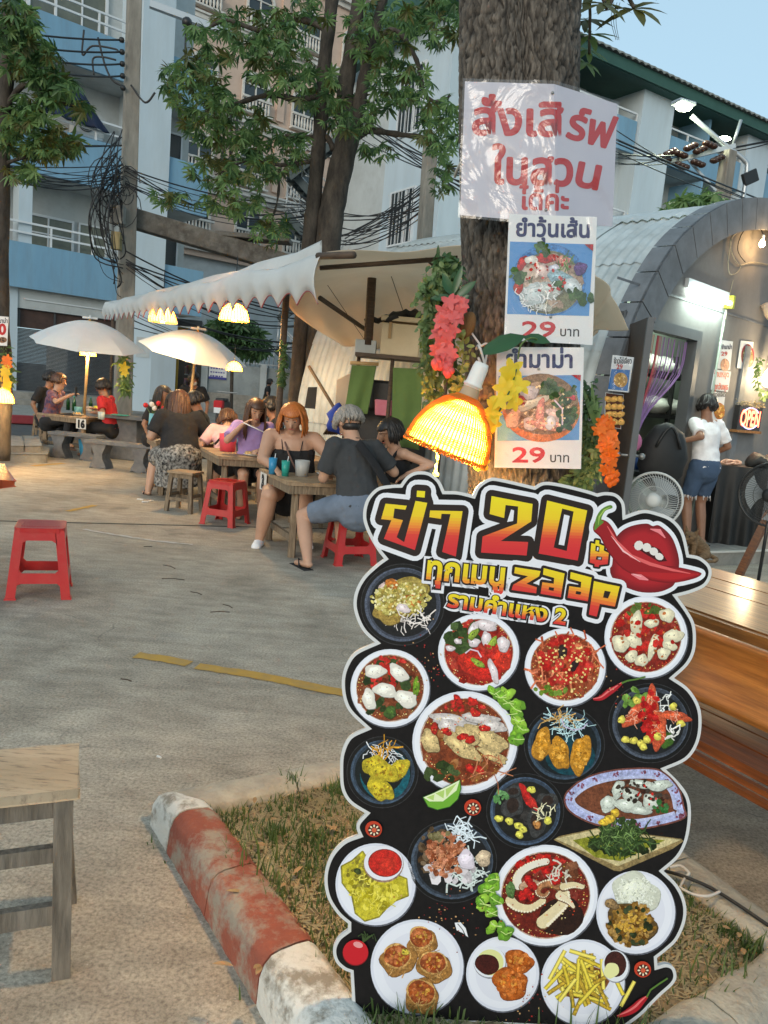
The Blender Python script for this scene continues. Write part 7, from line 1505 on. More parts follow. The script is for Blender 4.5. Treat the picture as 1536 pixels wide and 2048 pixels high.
def red_stool(loc, rz, label, first=True):
    t = thing('red_plastic_stool', label, 'stool', (0, 0, 0), group='red plastic stools'); H_ = .445
    m = MB(); a, c = .145, .035
    P_ = [(sx*a-sx*c*(1-math.cos(q)), sy*a-sy*c*(1-math.sin(q))) for sx, sy, qs in ((1, 1, (0, .8, 1.57)), (-1, 1, (1.57, .8, 0)), (-1, -1, (0, .8, 1.57)), (1, -1, (1.57, .8, 0))) for q in qs]
    m.prism([Vector((x, y, H_-.03)) for x, y in P_], (0, 0, .03)); o = m.build('seat', 'red_plastic', t, bevel=.007); m = MB()
    for k in range(15): m.box((-.105+.015*k, -.0, H_+.0012), (.006, .16+.03*math.sin(k*PI/14), .003))
    m.build('seat_ribs', 'red_plastic', o)['kind'] = 'stuff'
    for k in range(4):
        R4 = Matrix.Rotation(k*PI/2, 3, 'Z'); f = lambda x, z: R4 @ Vector((x, -(.140+.045*(H_-z)/H_), z))
        wt, wb = .140, .188
        def arc(cx, cz, r_, a0, a1): return [(cx+r_*math.cos(a0+(a1-a0)*i/4), cz+r_*math.sin(a0+(a1-a0)*i/4)) for i in range(5)]
        X = lambda z: wt+(wb-wt)*(H_-z)/H_
        left = [(-X(H_-.02), H_-.02), (-X(0), 0), (-X(0)+.062, 0), (-X(.07)+.058, .07)]+arc(-X(.1)+.075, .085, .015, PI, PI/2)[1:]
        # two legs with the panel between them, openings left clear
        lg = lambda s_: [(s_*X(H_-.02), H_-.02), (s_*X(0), 0), (s_*(X(0)-.062), 0), (s_*(X(.1)-.058), .1), (s_*(X(.3)-.052), .3), (s_*(X(H_-.02)-.052), H_-.02)]
        m = MB()
        m.prism([f(x, z) for x, z in [(-X(H_-.02)+.05, H_-.02), (X(H_-.02)-.05, H_-.02), (X(.3)-.052, .325), (X(.3)-.062, .353), (X(.3)-.085, .368), (-X(.3)+.085, .368), (-X(.3)+.062, .353), (-X(.3)+.052, .325)]], R4 @ Vector((0, .005, 0))); m.build('apron', 'red_plastic', t)
        m = MB(); m.prism([f(x, z) for x, z in [(-X(.17)+.055, .185), (-X(.17)+.075, .165), (X(.17)-.075, .165), (X(.17)-.055, .185), (X(.08)-.056, .085), (X(.08)-.072, .10), (-X(.08)+.072, .10), (-X(.08)+.056, .085)]], R4 @ Vector((0, .005, 0))); m.build('cross_panel', 'red_plastic', t)
        # corner leg: L profile, flared foot
        m = MB(); R5 = R4
        def L_(z, e=0): x = X(z)+e; w2 = .055+e; return [R5 @ Vector(p) for p in ((x, -x*(.140+.045*(H_-z)/H_)/X(z), z), (x-w2, -(.140+.045*(H_-z)/H_)-e, z), (x-w2, -(.140+.045*(H_-z)/H_)+.006, z), (x-.008, -(.140+.045*(H_-z)/H_)+.008, z), (x-.008, -(.140+.045*(H_-z)/H_)+w2, z), (x, -(.140+.045*(H_-z)/H_)+w2, z))]
        zs = [0, .012, .0121, .15, .3, H_-.015]; rg = [L_(z, .006 if z < .0121 else 0) for z in zs]; vs = [p for q in rg for p in q]
        m.add(vs, [(i*6+j, i*6+(j+1) % 6, (i+1)*6+(j+1) % 6, (i+1)*6+j) for i in range(len(zs)-1) for j in range(6)]+[(5, 4, 3, 2, 1, 0)]); m.build('leg', 'red_plastic', t)
    t.location = loc; t.rotation_euler = (0, 0, rz); return t
rs = red_stool(G(80, 1184), .36, 'red plastic stool standing alone on the open concrete at the left')
dup(rs, G(450, 1047), -.30, 'red plastic stool pushed up to the middle wooden table', 'red plastic stools')
dup(rs, G(697, 1122), .42, 'red plastic stool under the man in the charcoal shirt', 'red plastic stools')
wood_stool(G(368, 1022), -.25, 'empty wooden stool beside the red stool near the floral skirt')
ws = [o for o in bpy.data.objects if o.name == 'wooden_stool'][0]
for (x, y), rz, lb in (((345, 985), .1, 'wooden stool under the woman in the floral skirt'), ((440, 985), .1, 'wooden stool behind the middle table, under the purple shirt'), ((98, 885), .2, 'wooden stool under the man with the patterned shirt'), ((84, 872), .2, 'wooden stool furthest left behind the patterned shirt'), ((222, 890), .2, 'wooden stool under the man in red'), ((610, 1050), .3, 'wooden stool under the woman with orange hair'), ((800, 1045), .3, 'wooden stool under the woman in the black tank top'), ((500, 1000), -.2, 'wooden stool under the table beside the purple shirt')):
    dup(ws, G(x, y), rz, lb, 'wooden stools at the tables')
T3, at3 = wood_table(G(577, 964, .66), (-.42, .907), (.94, .34), .92, 1.35, .66, 'wooden table number 3 shared by the orange haired woman and the man in charcoal', '3')
T2, at2 = wood_table(G(436, 912, .66), (-.42, .907), (.94, .34), .95, 1.3, .66, 'wooden table with the pink pot beside the red stool')
T1, at1_ = wood_table(G(312, 882, .66), (-.42, .907), (.94, .34), .9, 1.1, .66, 'wooden table with the flower vase behind the floral skirt')
f16 = G(168, 836, .64); T16, at16 = wood_table((f16.x, f16.y), (-.93, .36), (.36, .93), 1.0, .75, .64, 'wooden table 16 under the left umbrella', '16')
# stone table and benches
def stone_set():
    c = G(248, 918); t = thing('stone_table', 'dark grey stone table with a thick slab top left of the floral skirt', 'table', tuple(c))
    m = MB(); m.box((c.x, c.y, .70), (1.05, .62, .055), rz=-.12); m.build('top_slab', 'stone_grey', t, bevel=.01); m = MB(); m.box((c.x, c.y+.05, .335), (.56, .36, .67), rz=-.12, taper=.92); m.build('pedestal', 'stone_grey', t, bevel=.015)
    def bench(c, rz, L_, label):
        t = thing('stone_bench', label, 'bench', tuple(c), rz, group='grey stone benches'); m = MB(); m.box((0, 0, .385), (L_, .30, .05)); m.build('seat_slab', 'stone_grey', t, bevel=.008)
        for s_ in (-1, 1):
            P_ = [(s_*(L_*.30)+x, 0, z) for x, z in ((-.13, 0), (-.09, .02), (-.05, .0), (.05, 0), (.09, .02), (.13, 0), (.11, .07), (.07, .14), (.065, .22), (.10, .30), (.12, .36), (-.12, .36), (-.10, .30), (-.065, .22), (-.07, .14), (-.11, .07))]
            m = MB(); m.prism([Vector((x, -.12, z)) for x, _, z in P_], (0, .24, 0)); m.build('leg', 'stone_grey', t)
    bench(G(152, 918), -.12, .82, 'curved leg grey stone bench left of the blue bucket'); bench(G(243, 940), -.12, 1.05, 'grey stone bench in front of the stone table'); bench(G(185, 888), -.3, .8, 'grey stone bench behind the blue bucket')
stone_set()
# foreground grey stool at the left edge
g_ = thing('grey_wooden_stool', 'weathered grey wooden stool cut by the left edge in the foreground', 'stool', tuple(G(60, 1930)))
hz = .50; c1, c2 = G(158, 1580, hz), G(156, 1487, hz); ex = (c2-c1).normalized(); ey = Vector((-ex.y, ex.x, 0)); ey = ey if ey.x < 0 else -ey; DT = (c2-c1).length
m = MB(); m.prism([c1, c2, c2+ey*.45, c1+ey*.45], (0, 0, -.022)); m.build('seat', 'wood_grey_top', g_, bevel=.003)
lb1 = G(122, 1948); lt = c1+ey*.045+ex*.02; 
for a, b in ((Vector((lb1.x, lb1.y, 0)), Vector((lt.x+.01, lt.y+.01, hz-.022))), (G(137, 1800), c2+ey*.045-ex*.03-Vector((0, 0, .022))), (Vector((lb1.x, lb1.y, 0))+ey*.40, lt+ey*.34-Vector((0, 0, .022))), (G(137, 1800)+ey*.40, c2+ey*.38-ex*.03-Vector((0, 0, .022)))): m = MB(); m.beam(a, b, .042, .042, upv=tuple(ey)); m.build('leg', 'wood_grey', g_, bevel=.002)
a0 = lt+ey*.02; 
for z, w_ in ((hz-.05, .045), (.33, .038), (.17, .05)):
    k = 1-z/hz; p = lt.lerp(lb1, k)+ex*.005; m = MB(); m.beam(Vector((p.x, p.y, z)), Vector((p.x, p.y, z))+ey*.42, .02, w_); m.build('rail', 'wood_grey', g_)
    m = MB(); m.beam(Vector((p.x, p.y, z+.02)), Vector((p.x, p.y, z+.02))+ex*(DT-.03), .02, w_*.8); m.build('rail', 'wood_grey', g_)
# red table corner at the far left
rt_ = thing('red_table', 'glossy red orange tabletop corner cut by the left edge', 'table', tuple(G(-60, 1100))); c = G(30, 962, .70); m = MB()
m.prism([c, c+Vector((-.02, .03, 0)), G(6, 928, .70), G(-200, 915, .70), G(-260, 1010, .70), c+Vector((-.05, -.06, 0))], (0, 0, -.035)); m.build('top', mat('red_gloss', (.50, .075, .02), (.58, .11, .03), ns=5, rough=.25, coat=.5), rt_, bevel=.01); m = MB(); q = G(-80, 960, .70); m.beam((q.x, q.y, 0), (q.x, q.y, .67), .06); m.build('leg', 'dark_wood', rt_)
# ---------------------------------------------------------------- tableware
def cup(loc, h, r0, r1, mt, label, nm='cup', straw=None, cat='cup', grp=None):
    t = thing(nm, label, cat, tuple(loc), group=grp); m = MB(); m.lathe([(0, .0), (r0, 0), (r1, h), (r1-.003, h), (r0-.003, .004), (0, .004)], 20, loc); m.build('body', mt, t)
    if straw: m = MB(); m.tube([Vector(loc)+Vector((0, 0, .02)), Vector(loc)+Vector((.02, 0, h+.04))], .004, 6); m.build('straw', straw, t)
    return t
zt = .662
cup(D(545, 936, at3(0, 0, 0).y+.45).xy.to_3d()+Vector((0, 0, zt)), .145, .030, .038, 'cup_blue', 'blue plastic cup with a straw on table number 3', straw='paper')
cup(G(570, 952, zt), .135, .030, .038, 'cup_green', 'teal green plastic cup in front of the blue one on table 3', straw='paper')
cup(G(603, 952, zt), .14, .055, .068, 'cup_clear', 'frosted clear ice bucket with a handle on table 3', 'ice_bucket', cat='bucket')
def bottle(loc, h, r_, mt, label, cap='cup_green', wrap=None):
    t = thing('bottle', label, 'bottle', tuple(loc)); m = MB(); m.lathe([(0, 0), (r_, .0), (r_, h*.6), (r_*.9, h*.68), (r_*.4, h*.85), (r_*.36, h*.95), (0, h*.95)], 16, loc); m.build('body', mt, t)
    m = MB(); m.lathe([(r_*.42, h*.93), (r_*.42, h), (0, h)], 12, loc); m.build('cap', cap, t)
    if wrap: m = MB(); m.lathe([(r_*1.02, h*.2), (r_*1.02, h*.5)], 16, loc); m.build('label_wrap', wrap, t)
bottle(G(587, 930, zt), .23, .035, 'bottle_clear', 'clear water bottle with green cap behind the ice bucket', wrap='cup_green')
bottle(G(148, 822, .645), .27, .035, 'bottle_green', 'dark green bottle beside the phone on table 16'); bottle(G(136, 820, .645), .26, .035, 'bottle_green', 'dark green bottle at the far side of table 16'); bottle(G(181, 822, .645), .26, .035, 'bottle_green', 'green bottle behind the bamboo pole on table 16')
bottle(G(201, 915), .24, .035, 'bottle_green', 'green bottle on the ground by the stone table')
cup(G(156, 829, .645), .13, .055, .065, 'cup_cyan', 'pale blue tub on table 16 above the number plate', 'tub', cat='tub')
cup(G(194, 829, .645), .15, .05, .06, 'cup_yellow', 'yellow cup with white napkins on table 16'); cup(G(178, 828, .645), .13, .05, .06, 'paper_warm', 'white pot beside the yellow cup on table 16', 'pot', cat='pot')
for k, (x, y) in enumerate(((200, 838), (205, 839))): cup(G(x, y, .70), .11, .028, .034, 'bottle_clear', 'left clear glass at the right end of table 16' if k == 0 else 'right clear glass at the right end of table 16', 'glass', cat='glass')
cup(G(455, 902, zt), .19, .085, .10, 'cup_pink', 'bright pink ice pot on the middle table', 'pink_pot', cat='pot'); cup(G(478, 902, zt), .15, .034, .042, 'cup_blue', 'blue cup with straws beside the pink pot', straw='paper'); cup(G(562, 880, .68), .15, .03, .04, 'cup_clear', 'white cup behind the orange hair', straw='paper') if False else None
cup(G(174, 917), .30, .10, .14, 'cup_blue', 'blue plastic bucket on the ground between the stone benches', 'blue_bucket', cat='bucket')
cup(G(432, 828, .2).xy.to_3d()*1.0, .01, .01, .01, 'cup_blue', 'x') if False else None
vz = G(304, 866, zt); cup(vz, .26, .055, .045, 'cup_cyan', 'pale blue glass vase with red and cream flowers on the back table', 'flower_vase', cat='vase'); vt = [o for o in bpy.data.objects if o.name == 'flower_vase'][0]
for k, (dx, dz, mt) in enumerate(((-.10, .36, 'cloth_red'), (-.02, .38, 'paper_warm'), (.07, .40, 'cloth_red'), (.02, .33, 'paper_warm'), (.14, .34, 'cloth_red'))): m = MB(); q = vz+Vector((dx, 0, dz)); m.ball(q, .035, 10, 6); m.build('blossom', mt, vt); m = MB(); m.tube([vz+Vector((0, 0, .2)), q], .004, 4); m.build('stem', 'leaf_mid', vt)
def plate_food(p, label, r_=.10, seed=1):
    t = thing('food_plate', label, 'plate', tuple(p)); m = MB(); m.lathe([(0, .004), (r_*.6, .004), (r_, .018), (r_, .014), (r_*.6, 0), (0, 0)], 24, p); m.build('plate', 'plate', t); r = random.Random(seed); m = MB()
    for k in range(14): m.ball(Vector(p)+Vector((r.gauss(0, r_*.3), r.gauss(0, r_*.3), .016+r.random()*.015)), r.uniform(.012, .024), 7, 5)
    m.build('food', 'food', t)['kind'] = 'stuff'
for i, (q, lb) in enumerate(((at3(.62, .55, zt), 'plate of food behind the ice bucket on table 3'), (at3(.30, .75, zt), 'plate of food before the man on table 3'), (at3(.72, .95, zt), 'plate of food between the two women on table 3'), (at2(.25, .42, zt), 'plate of food at the near edge of the middle table'), (at2(.6, .5, zt), 'plate of food in the centre of the middle table'), (at2(.55, .85, zt), 'plate at the far right of the middle table'), (at1_(.4, .4, zt), 'plate on the back table by the vase'), (at16(.5, .4, .645), 'plate on table 16'))): plate_food(q, lb, .10, i)
nb = G(191, 905, .0); cup(Vector((nb.x, nb.y+.3, .42)), .12, .05, .05, 'steel', 'small metal napkin tin on the stone bench behind', 'napkin_tin', cat='tin')
gm = G(240, 831, .73); m = MB(); m.box((gm.x, gm.y, .74), (.26, .16, .012), rz=.1); single(m, 'green_menu', 'cup_green', 'flat green menu card lying on the stone table', 'menu')
# ---------------------------------------------------------------- shelf corner with boxes, banners, broom
sh_ = thing('storage_shelf', 'dark rickety shelf frame holding boxes behind the tank top woman', 'shelf', tuple(D(800, 900, 8.0)))
z1_s = D(800, 711, 8.0).z
for z in (z1_s-.0, z1_s-1.25): m = MB(); a, b = D(712, 712, 8.0), D(905, 708, 7.7); m.box(((a.x+b.x)/2, 8.05, z-.03), (b.x-a.x, .5, .035)); m.build('shelf_board', 'dark_wood', sh_)
for x, Y in ((718, 8.2), (786, 7.85), (898, 7.8)): m = MB(); q = D(x, 712, Y); m.tube([Vector((q.x, q.y, 0)), q], .022, 6); m.build('post', 'dark_wood', sh_)
fb = thing('foam_box', 'cream styrofoam box with a strip of tape on top of the shelf', 'box', tuple(D(800, 708, 7.9))); c0, c1 = D(757, 709, 7.85), D(845, 642, 7.85); m = MB()
m.box(((c0.x+c1.x)/2, 8.02, (c0.z+c1.z)/2-.02), (c1.x-c0.x-.02, .34, c1.z-c0.z-.05)); m.build('box_body', 'foam_box', fb, bevel=.012); m = MB(); m.box(((c0.x+c1.x)/2, 8.02, c1.z-.0), (c1.x-c0.x+.01, .36, .05)); m.build('lid', 'foam_box', fb, bevel=.01)
m = MB(); q = D(780, 660, 7.8); m.box((q.x, 7.832, q.z), (.03, .006, .16)); m.build('tape', mat('tape', (.35, .20, .06), rough=.4), fb)
c0, c1 = D(709, 709, 7.9), D(753, 682, 7.9); m = MB(); m.box(((c0.x+c1.x)/2, 8.0, (c0.z+c1.z)/2), (c1.x-c0.x, .26, c1.z-c0.z)); single(m, 'grey_box', 'shade_white', 'low grey box left of the styrofoam box on the shelf', 'box', bevel=.006)
m = MB(); P_ = [D(x, y, 7.9+.1*math.sin(x)) for x, y in ((732, 642), (755, 640), (785, 635), (812, 628), (830, 632), (842, 640))]; m.tube(smooth_curve(P_, 5), [.03]*8+[.045]*10+[.06]*8, 7); m.v = [(x+.01*math.sin(z*80), y, z+.012*math.sin(x*60)) for x, y, z in m.v]; single(m, 'black_bin_bag', 'cloth_cover', 'black plastic bag lying over the styrofoam box', 'bag')
def banner(c, Y, label, bar=False):
    P_ = [D(x, y, Y) for x, y in c]; t = thing('green_banner', label, 'banner', tuple(P_[3])); m = MB()
    m.grid(lambda u, v: (P_[0]*(1-u)+P_[1]*u)*(1-v)+(P_[3]*(1-u)+P_[2]*u)*v+Vector((0, .02*math.sin(u*9+v*2)*(.3+v), 0)), 14, 10, thick=(0, .004, 0)); m.build('cloth', 'cloth_banner', t)
    if bar: m = MB(); m.tube([P_[0]+Vector((-.02, 0, .02)), P_[1]+Vector((.02, 0, .02))], .018, 8); m.build('rail', 'bamboo', t)
banner([(704, 730), (753, 732), (735, 828), (688, 826)], 7.9, 'olive green cloth banner with a pale rail hanging left of the pink basket', True); banner([(786, 735), (847, 738), (838, 900), (782, 890)], 7.7, 'wide olive green cloth banner hanging right of the pink basket')
m = MB(); c0, c1 = D(752, 800, 7.9), D(784, 820, 7.9); m.box(((c0.x+c1.x)/2, 8.05, (c0.z+c1.z)/2-.03), (c1.x-c0.x, .2, .16), taper=1.15); bk_ = single(m, 'pink_basket', mat('pink_plastic', (.55, .14, .2), (.6, .2, .26), ns=9, rough=.4), 'pink plastic basket between the two green banners', 'basket', bevel=.01)
m = MB(); q = D(768, 880, 8.2); m.box((q.x+.0, 8.35, q.z), (.9, .25, .7)); single(m, 'dark_storage_bin', 'black_plastic', 'black storage crate behind the pink basket', 'crate', bevel=.03)
m = MB(); q = D(768, 792, 8.2); m.box((q.x, 8.3, q.z), (.3, .25, .32)); single(m, 'black_box', 'black_plastic', 'black box above the pink basket on the shelf', 'box', bevel=.03)
c = [D(x, y, 8.3) for x, y in ((674, 760), (703, 745), (696, 812), (668, 835))]; m = MB(); m.prism(c, (0, .03, 0)); single(m, 'cardboard_sheet', 'canvas_beige', 'pale cardboard sheet leaning left of the green banner', 'board')
m = MB(); m.tube([D(618, 733, 8.6), D(666, 812, 8.2), D(690, 870, 8.0)], [.018, .018, .016], 8); single(m, 'broom_handle', 'dark_wood', 'brown broom stick leaning against the corrugated wall', 'broom')
m = MB(); c = D(673, 838, 8.1); m.ball(c, (.10, .08, .16), 12, 8); m.v = [(x+.02*math.sin(z*40), y, z+.02*math.sin(x*50)) for x, y, z in m.v]; single(m, 'blue_rag', mat('blue_cloth', (.02, .05, .30), (.03, .07, .38), ns=9, rough=.8, bump=.5), 'bright blue plastic rag hanging by the broom', 'cloth')
m = MB(); c = [D(x, y, 8.9) for x, y in ((616, 774), (634, 774), (630, 818), (609, 816))]; m.prism(c, (0, .03, 0)); single(m, 'dark_cloth', 'cloth_charcoal', 'dark cloth hanging on the corrugated sheets', 'cloth')
m = MB()
for k in range(7): a, b = D(648+k*4, 868, 8.2), D(668+k*7, 838+k*3, 8.0); m.tube([a, b], .012, 5)
single(m, 'stacked_sticks', 'dark_wood', 'loose pile of dark sticks and tools behind the orange haired woman', 'sticks', kind='stuff')
# ---------------------------------------------------------------- concrete block planter and small tree at the left edge
bl0 = thing('block_border', 'low border of grey concrete blocks round the small tree at the left', 'kerb', tuple(G(40, 925)))
a, b = G(-80, 921), G(96, 925); dx_ = (b-a); 
m = MB(); m.prism([G(-90, 924), G(92, 926), G(98, 908), G(60, 893), G(-100, 893)], (0, 0, .13)); m.build('kerb_stone', 'concrete', bl0, bevel=.02)
for k in range(3):
    x0_, x1_ = (-60, 14, 50)[k], (12, 48, 82)[k]; p0, p1, p2, p3 = G(x0_, 905, .13), G(x1_, 905, .13), G(x1_-6, 884, .13), G(x0_-6, 884, .13); m = MB(); m.prism([p0, p1, p2, p3], (0, 0, .10)); m.build('concrete_block', 'concrete', bl0, bevel=.015)
hangp = thing('pole_fern', 'small hanging fern with a yellow flower on the utility pole', 'plant', tuple(D(252, 760, 13.4)))
trail(hangp, [D(x, y, 13.5) for x, y in ((245, 715), (252, 740), (248, 770), (254, 780))], 230, .13, .03, 'leaf_mid', 71, .12); m = MB(); flower(m, D(248, 735, 13.2), Vector((0, -1, 0)), .10, 5); flower(m, D(250, 745, 13.2), Vector((0, -1, 0)), .09, 6); m.build('flower', 'petal_yellow', hangp)
hp2 = thing('post_fern', 'green fern hanging on the brown canopy post', 'plant', tuple(D(566, 720, 8.1))); trail(hp2, [D(x, y, 8.12) for x, y in ((566, 690), (568, 720), (563, 755), (566, 765))], 200, .06, .016, 'leaf_dark', 72, .05)
hp3 = thing('lamp_flowers', 'green leaves with yellow and orange flowers round the lamp at the left edge', 'flowers', tuple(D(12, 740, 10.4)))
trail(hp3, [D(x, y, 10.35) for x, y in ((8, 695), (16, 730), (20, 760))], 160, .10, .022, 'leaf_mid', 73, .08)
for k in range(14): m = MB(); flower(m, D(12+rnd.uniform(-4, 6), 718+k*6, 10.2), Vector((0, -1, 0)), .07, k); m.build('flower', 'petal_orange' if k < 3 else 'petal_yellow', hp3)
PL = Plane(D(8, 690, 10.3), (1, 0, 0))
def dr6(p): r = random.Random(7); p.text('ยำมาม่า', -10, 646, 12, (60, 60, 70), wid=26, off=.03); p.text('0', -1, 669, 30, (180, 40, 44), off=.05); p.ell(6, 680, 9, 6, (120, 90, 70), 0, 14); scatter(p, 6, 680, 7, 4, 10, (60, 50, 40), 1, 2.4, r)
wall_poster(PL, [(-16, 631), (18, 634), (15, 692), (-18, 690)], 'white price poster ending in a red zero on the small tree', dr6)
# ================================================================ people
def ecap(mb, a, b, ra, rb, flat=1.0, side=None, rnd_=(1, 1), n=16):
    """tapered limb of oval section from a to b; flat = depth / width"""
    a, b = Vector(a), Vector(b); d = (b-a).normalized(); s_ = Vector(side) if side is not None else d.orthogonal(); s_ = (s_-d*s_.dot(d)).normalized(); f = d.cross(s_)
    rings = []
    if rnd_[0]: rings += [(a-d*ra*math.sin(t)*min(1, flat+.2), ra*math.cos(t)) for t in (1.5, 1.1, .7, .35)]
    rings += [(a, ra), (a.lerp(b, .5), (ra+rb)/2), (b, rb)]
    if rnd_[1]: rings += [(b+d*rb*math.sin(t)*min(1, flat+.2), rb*math.cos(t)) for t in (.35, .7, 1.1, 1.5)]
    vs = [c+s_*(r_*math.cos(2*PI*j/n))+f*(r_*flat*math.sin(2*PI*j/n)) for c, r_ in rings for j in range(n)]; k = len(rings)
    mb.add(vs, [(i*n+j, i*n+(j+1) % n, (i+1)*n+(j+1) % n, (i+1)*n+j) for i in range(k-1) for j in range(n)]+[tuple(range(n))[::-1], tuple(range((k-1)*n, k*n))], None, True)
def remesh(o, vox, it=4, fac=.5, fold=0):
    m = o.modifiers.new('weld', 'REMESH'); m.mode = 'VOXEL'; m.voxel_size = vox; m.use_smooth_shade = True; s_ = o.modifiers.new('soft', 'SMOOTH'); s_.iterations = it; s_.factor = fac
    if fold:
        tx = bpy.data.textures.get('folds') or bpy.data.textures.new('folds', 'CLOUDS'); tx.noise_scale = .085; tx.noise_depth = 2; d_ = o.modifiers.new('folds', 'DISPLACE'); d_.texture = tx; d_.strength = fold; d_.mid_level = .5; d_.texture_coords = 'LOCAL'
def ik(a, t, l1, l2, hint):
    a, t = Vector(a), Vector(t); d = t-a; L_ = min(d.length, (l1+l2)*.995); d.normalize(); t = a+d*L_; x = (l1*l1-l2*l2+L_*L_)/(2*L_); h = math.sqrt(max(0, l1*l1-x*x)); hn = Vector(hint); hn = (hn-d*hn.dot(d)).normalized(); return a+d*x+hn*h, t
def person(label, loc, rz, S=1.0, g=1.0, pel=.50, lean=.1, roll=0, head=(0, .2), hL=None, hR=None, fL=None, fR=None, skin='skin', hair=('hair_black', .1, 1.9), top=('cloth_black', 'tee'), bot=('cloth_black', 'shorts'), vox=.012, shoes=None, stand=False, tw=0, extras=None, eL=(-.6, -.5, -.7), eR=(.6, -.5, -.7), pz=0):
    t = thing('person', label, 'person', tuple(loc), rz); X = Vector((1, 0, 0)); P0 = Vector((0, 0, pz if stand else pel))
    ps = pel if stand else 0
    if stand: P0 = Vector((0, 0, .86*S))
    MXs = Euler((-lean, roll, tw)).to_matrix(); up = MXs @ Vector((0, 0, 1)); rt = MXs @ X; fw = MXs @ Vector((0, 1, 0))
    ch = P0+up*.34*S; nk = P0+up*.50*S; sh = .165*S*(1+.35*(g-1)); SL_, SR_ = nk-up*.045*S-rt*sh, nk-up*.045*S+rt*sh
    hM = Euler((-head[1], 0, head[0])).to_matrix(); hu, hf, hr = hM @ Vector((0, 0, 1)), hM @ Vector((0, 1, 0)), hM @ X; hc = nk+up*.045*S+hu*.10*S+hf*.02*S
    r_ = lambda v: v*S; S0 = S
    b = MB()
    ecap(b, P0, P0+up*r_(.16), r_(.155)*g, r_(.13)*g, .78, rt); ecap(b, P0+up*r_(.14), ch, r_(.128)*g, r_(.145)*(1+.6*(g-1)), .72, rt); ecap(b, ch, nk-up*r_(.09), r_(.148)*(1+.6*(g-1)), r_(.12), .68, rt); ecap(b, SL_, SR_, r_(.055)*(1+.5*(g-1)), r_(.055)*(1+.5*(g-1)), 1, fw)
    ecap(b, nk-up*r_(.05), hc-hu*r_(.05), r_(.066)*(1+.3*(g-1)), r_(.055), 1); r_ = lambda v: v*S0*1.12
    HM = Matrix((hr, hf, hu)).transposed()
    b.ball(hc+hu*r_(.025), (r_(.074), r_(.092), r_(.088)), 18, 12, mtx=HM); ecap(b, hc-hu*r_(.02)+hf*r_(.02), hc-hu*r_(.083)+hf*r_(.042), r_(.062)*(1+.25*(g-1)), r_(.028)*(1+.4*(g-1)), 1.05, hr)
    ecap(b, hc+hu*r_(.012)+hf*r_(.086), hc-hu*r_(.022)+hf*r_(.103), r_(.008), r_(.013), .9, hr)
    for s_ in (-1, 1): b.ball(hc+hr*s_*r_(.077)-hf*r_(.005), (r_(.010), r_(.018), r_(.028)), 8, 6, mtx=HM)
    r_ = lambda v: v*S0
    U, Fo = .265*S, .235*S; ga = 1+.75*(g-1); arms = []
    for sx, s0, tg, hint in ((-1, SL_, hL, eL), (1, SR_, hR, eR)):
        tg = Vector(tg) if tg is not None else s0+Vector((sx*.08, .05, -.45*S)); e, wv = ik(s0, tg, U, Fo, hint); arms.append((s0, e, wv))
        ecap(b, s0, e, r_(.050)*ga, r_(.038)*ga, 1); ecap(b, e, wv, r_(.038)*ga, r_(.025)*(1+.3*(g-1)), .9)
        d = (wv-e).normalized(); d2 = (d+Vector((0, 0, -.25))).normalized(); pw = d2.cross(Vector((0, 0, 1))).normalized(); ecap(b, wv, wv+d2*r_(.065), r_(.030), r_(.036), .5, pw)
        for q in range(4): k0 = wv+d2*r_(.07)+pw*r_(.019)*(q-1.5); k1 = k0+d2*r_(.038)*(1, 1.1, 1.05, .85)[q]; k2 = k1+(d2+Vector((0, 0, -.9))).normalized()*r_(.032); ecap(b, k0, k1, r_(.0085), r_(.008), 1, n=8); ecap(b, k1, k2, r_(.008), r_(.007), 1, n=8)
        ecap(b, wv+d2*r_(.025)-pw*sx*r_(.02), wv+d2*r_(.075)-pw*sx*r_(.052), r_(.011), r_(.009), 1, n=8)
    TH_, SH_ = .41*S, .40*S; legs = []
    for sx, tg in ((-1, fL), (1, fR)):
        hp = P0+X*sx*r_(.09)*(1+.4*(g-1)); tg = Vector(tg) if tg is not None else (Vector((sx*.11, .38, .07)) if not stand else Vector((sx*.10, 0, .07))); k, an = ik(hp, tg, TH_, SH_, (0, 1, .6)); legs.append((hp, k, an))
        ecap(b, hp, k, r_(.085)*g, r_(.055)*(1+.7*(g-1)), 1); ecap(b, k, k.lerp(an, .4), r_(.054)*(1+.6*(g-1)), r_(.055)*(1+.6*(g-1)), 1); ecap(b, k.lerp(an, .4), an, r_(.055)*(1+.6*(g-1)), r_(.034)*(1+.4*(g-1)), 1)
        ecap(b, an-Vector((0, .03, .03))*S, an+Vector((sx*.02, .12, -.045))*S, r_(.032), r_(.030), .75, X)
    o = b.build('body', skin, t, off=(0, 0, 0)); remesh(o, vox*.8, 3)
    # face
    r_ = lambda v: v*S0*1.12
    for s_ in (-1, 1):
        m = MB(); m.ball(hc+hr*s_*r_(.030)+hf*r_(.0835)+hu*r_(.012), (r_(.011), r_(.004), r_(.0035)), 8, 5, mtx=HM); m.build('eye', 'hair_black', t, off=(0, 0, 0))
        m = MB(); ecap(m, hc+hr*s_*r_(.016)+hf*r_(.088)+hu*r_(.032), hc+hr*s_*r_(.046)+hf*r_(.076)+hu*r_(.034), r_(.004), r_(.003), 1, n=6); m.build('eyebrow', hair[0] if hair[0] != 'hair_grey' else 'hair_black', t, off=(0, 0, 0))
    m = MB(); ecap(m, hc-hr*r_(.018)+hf*r_(.0905)-hu*r_(.048), hc+hr*r_(.018)+hf*r_(.0905)-hu*r_(.048), r_(.0055), r_(.0055), .8, n=8); m.build('lips', mat('lip', (.42, .12, .09), rough=.5), t, off=(0, 0, 0))
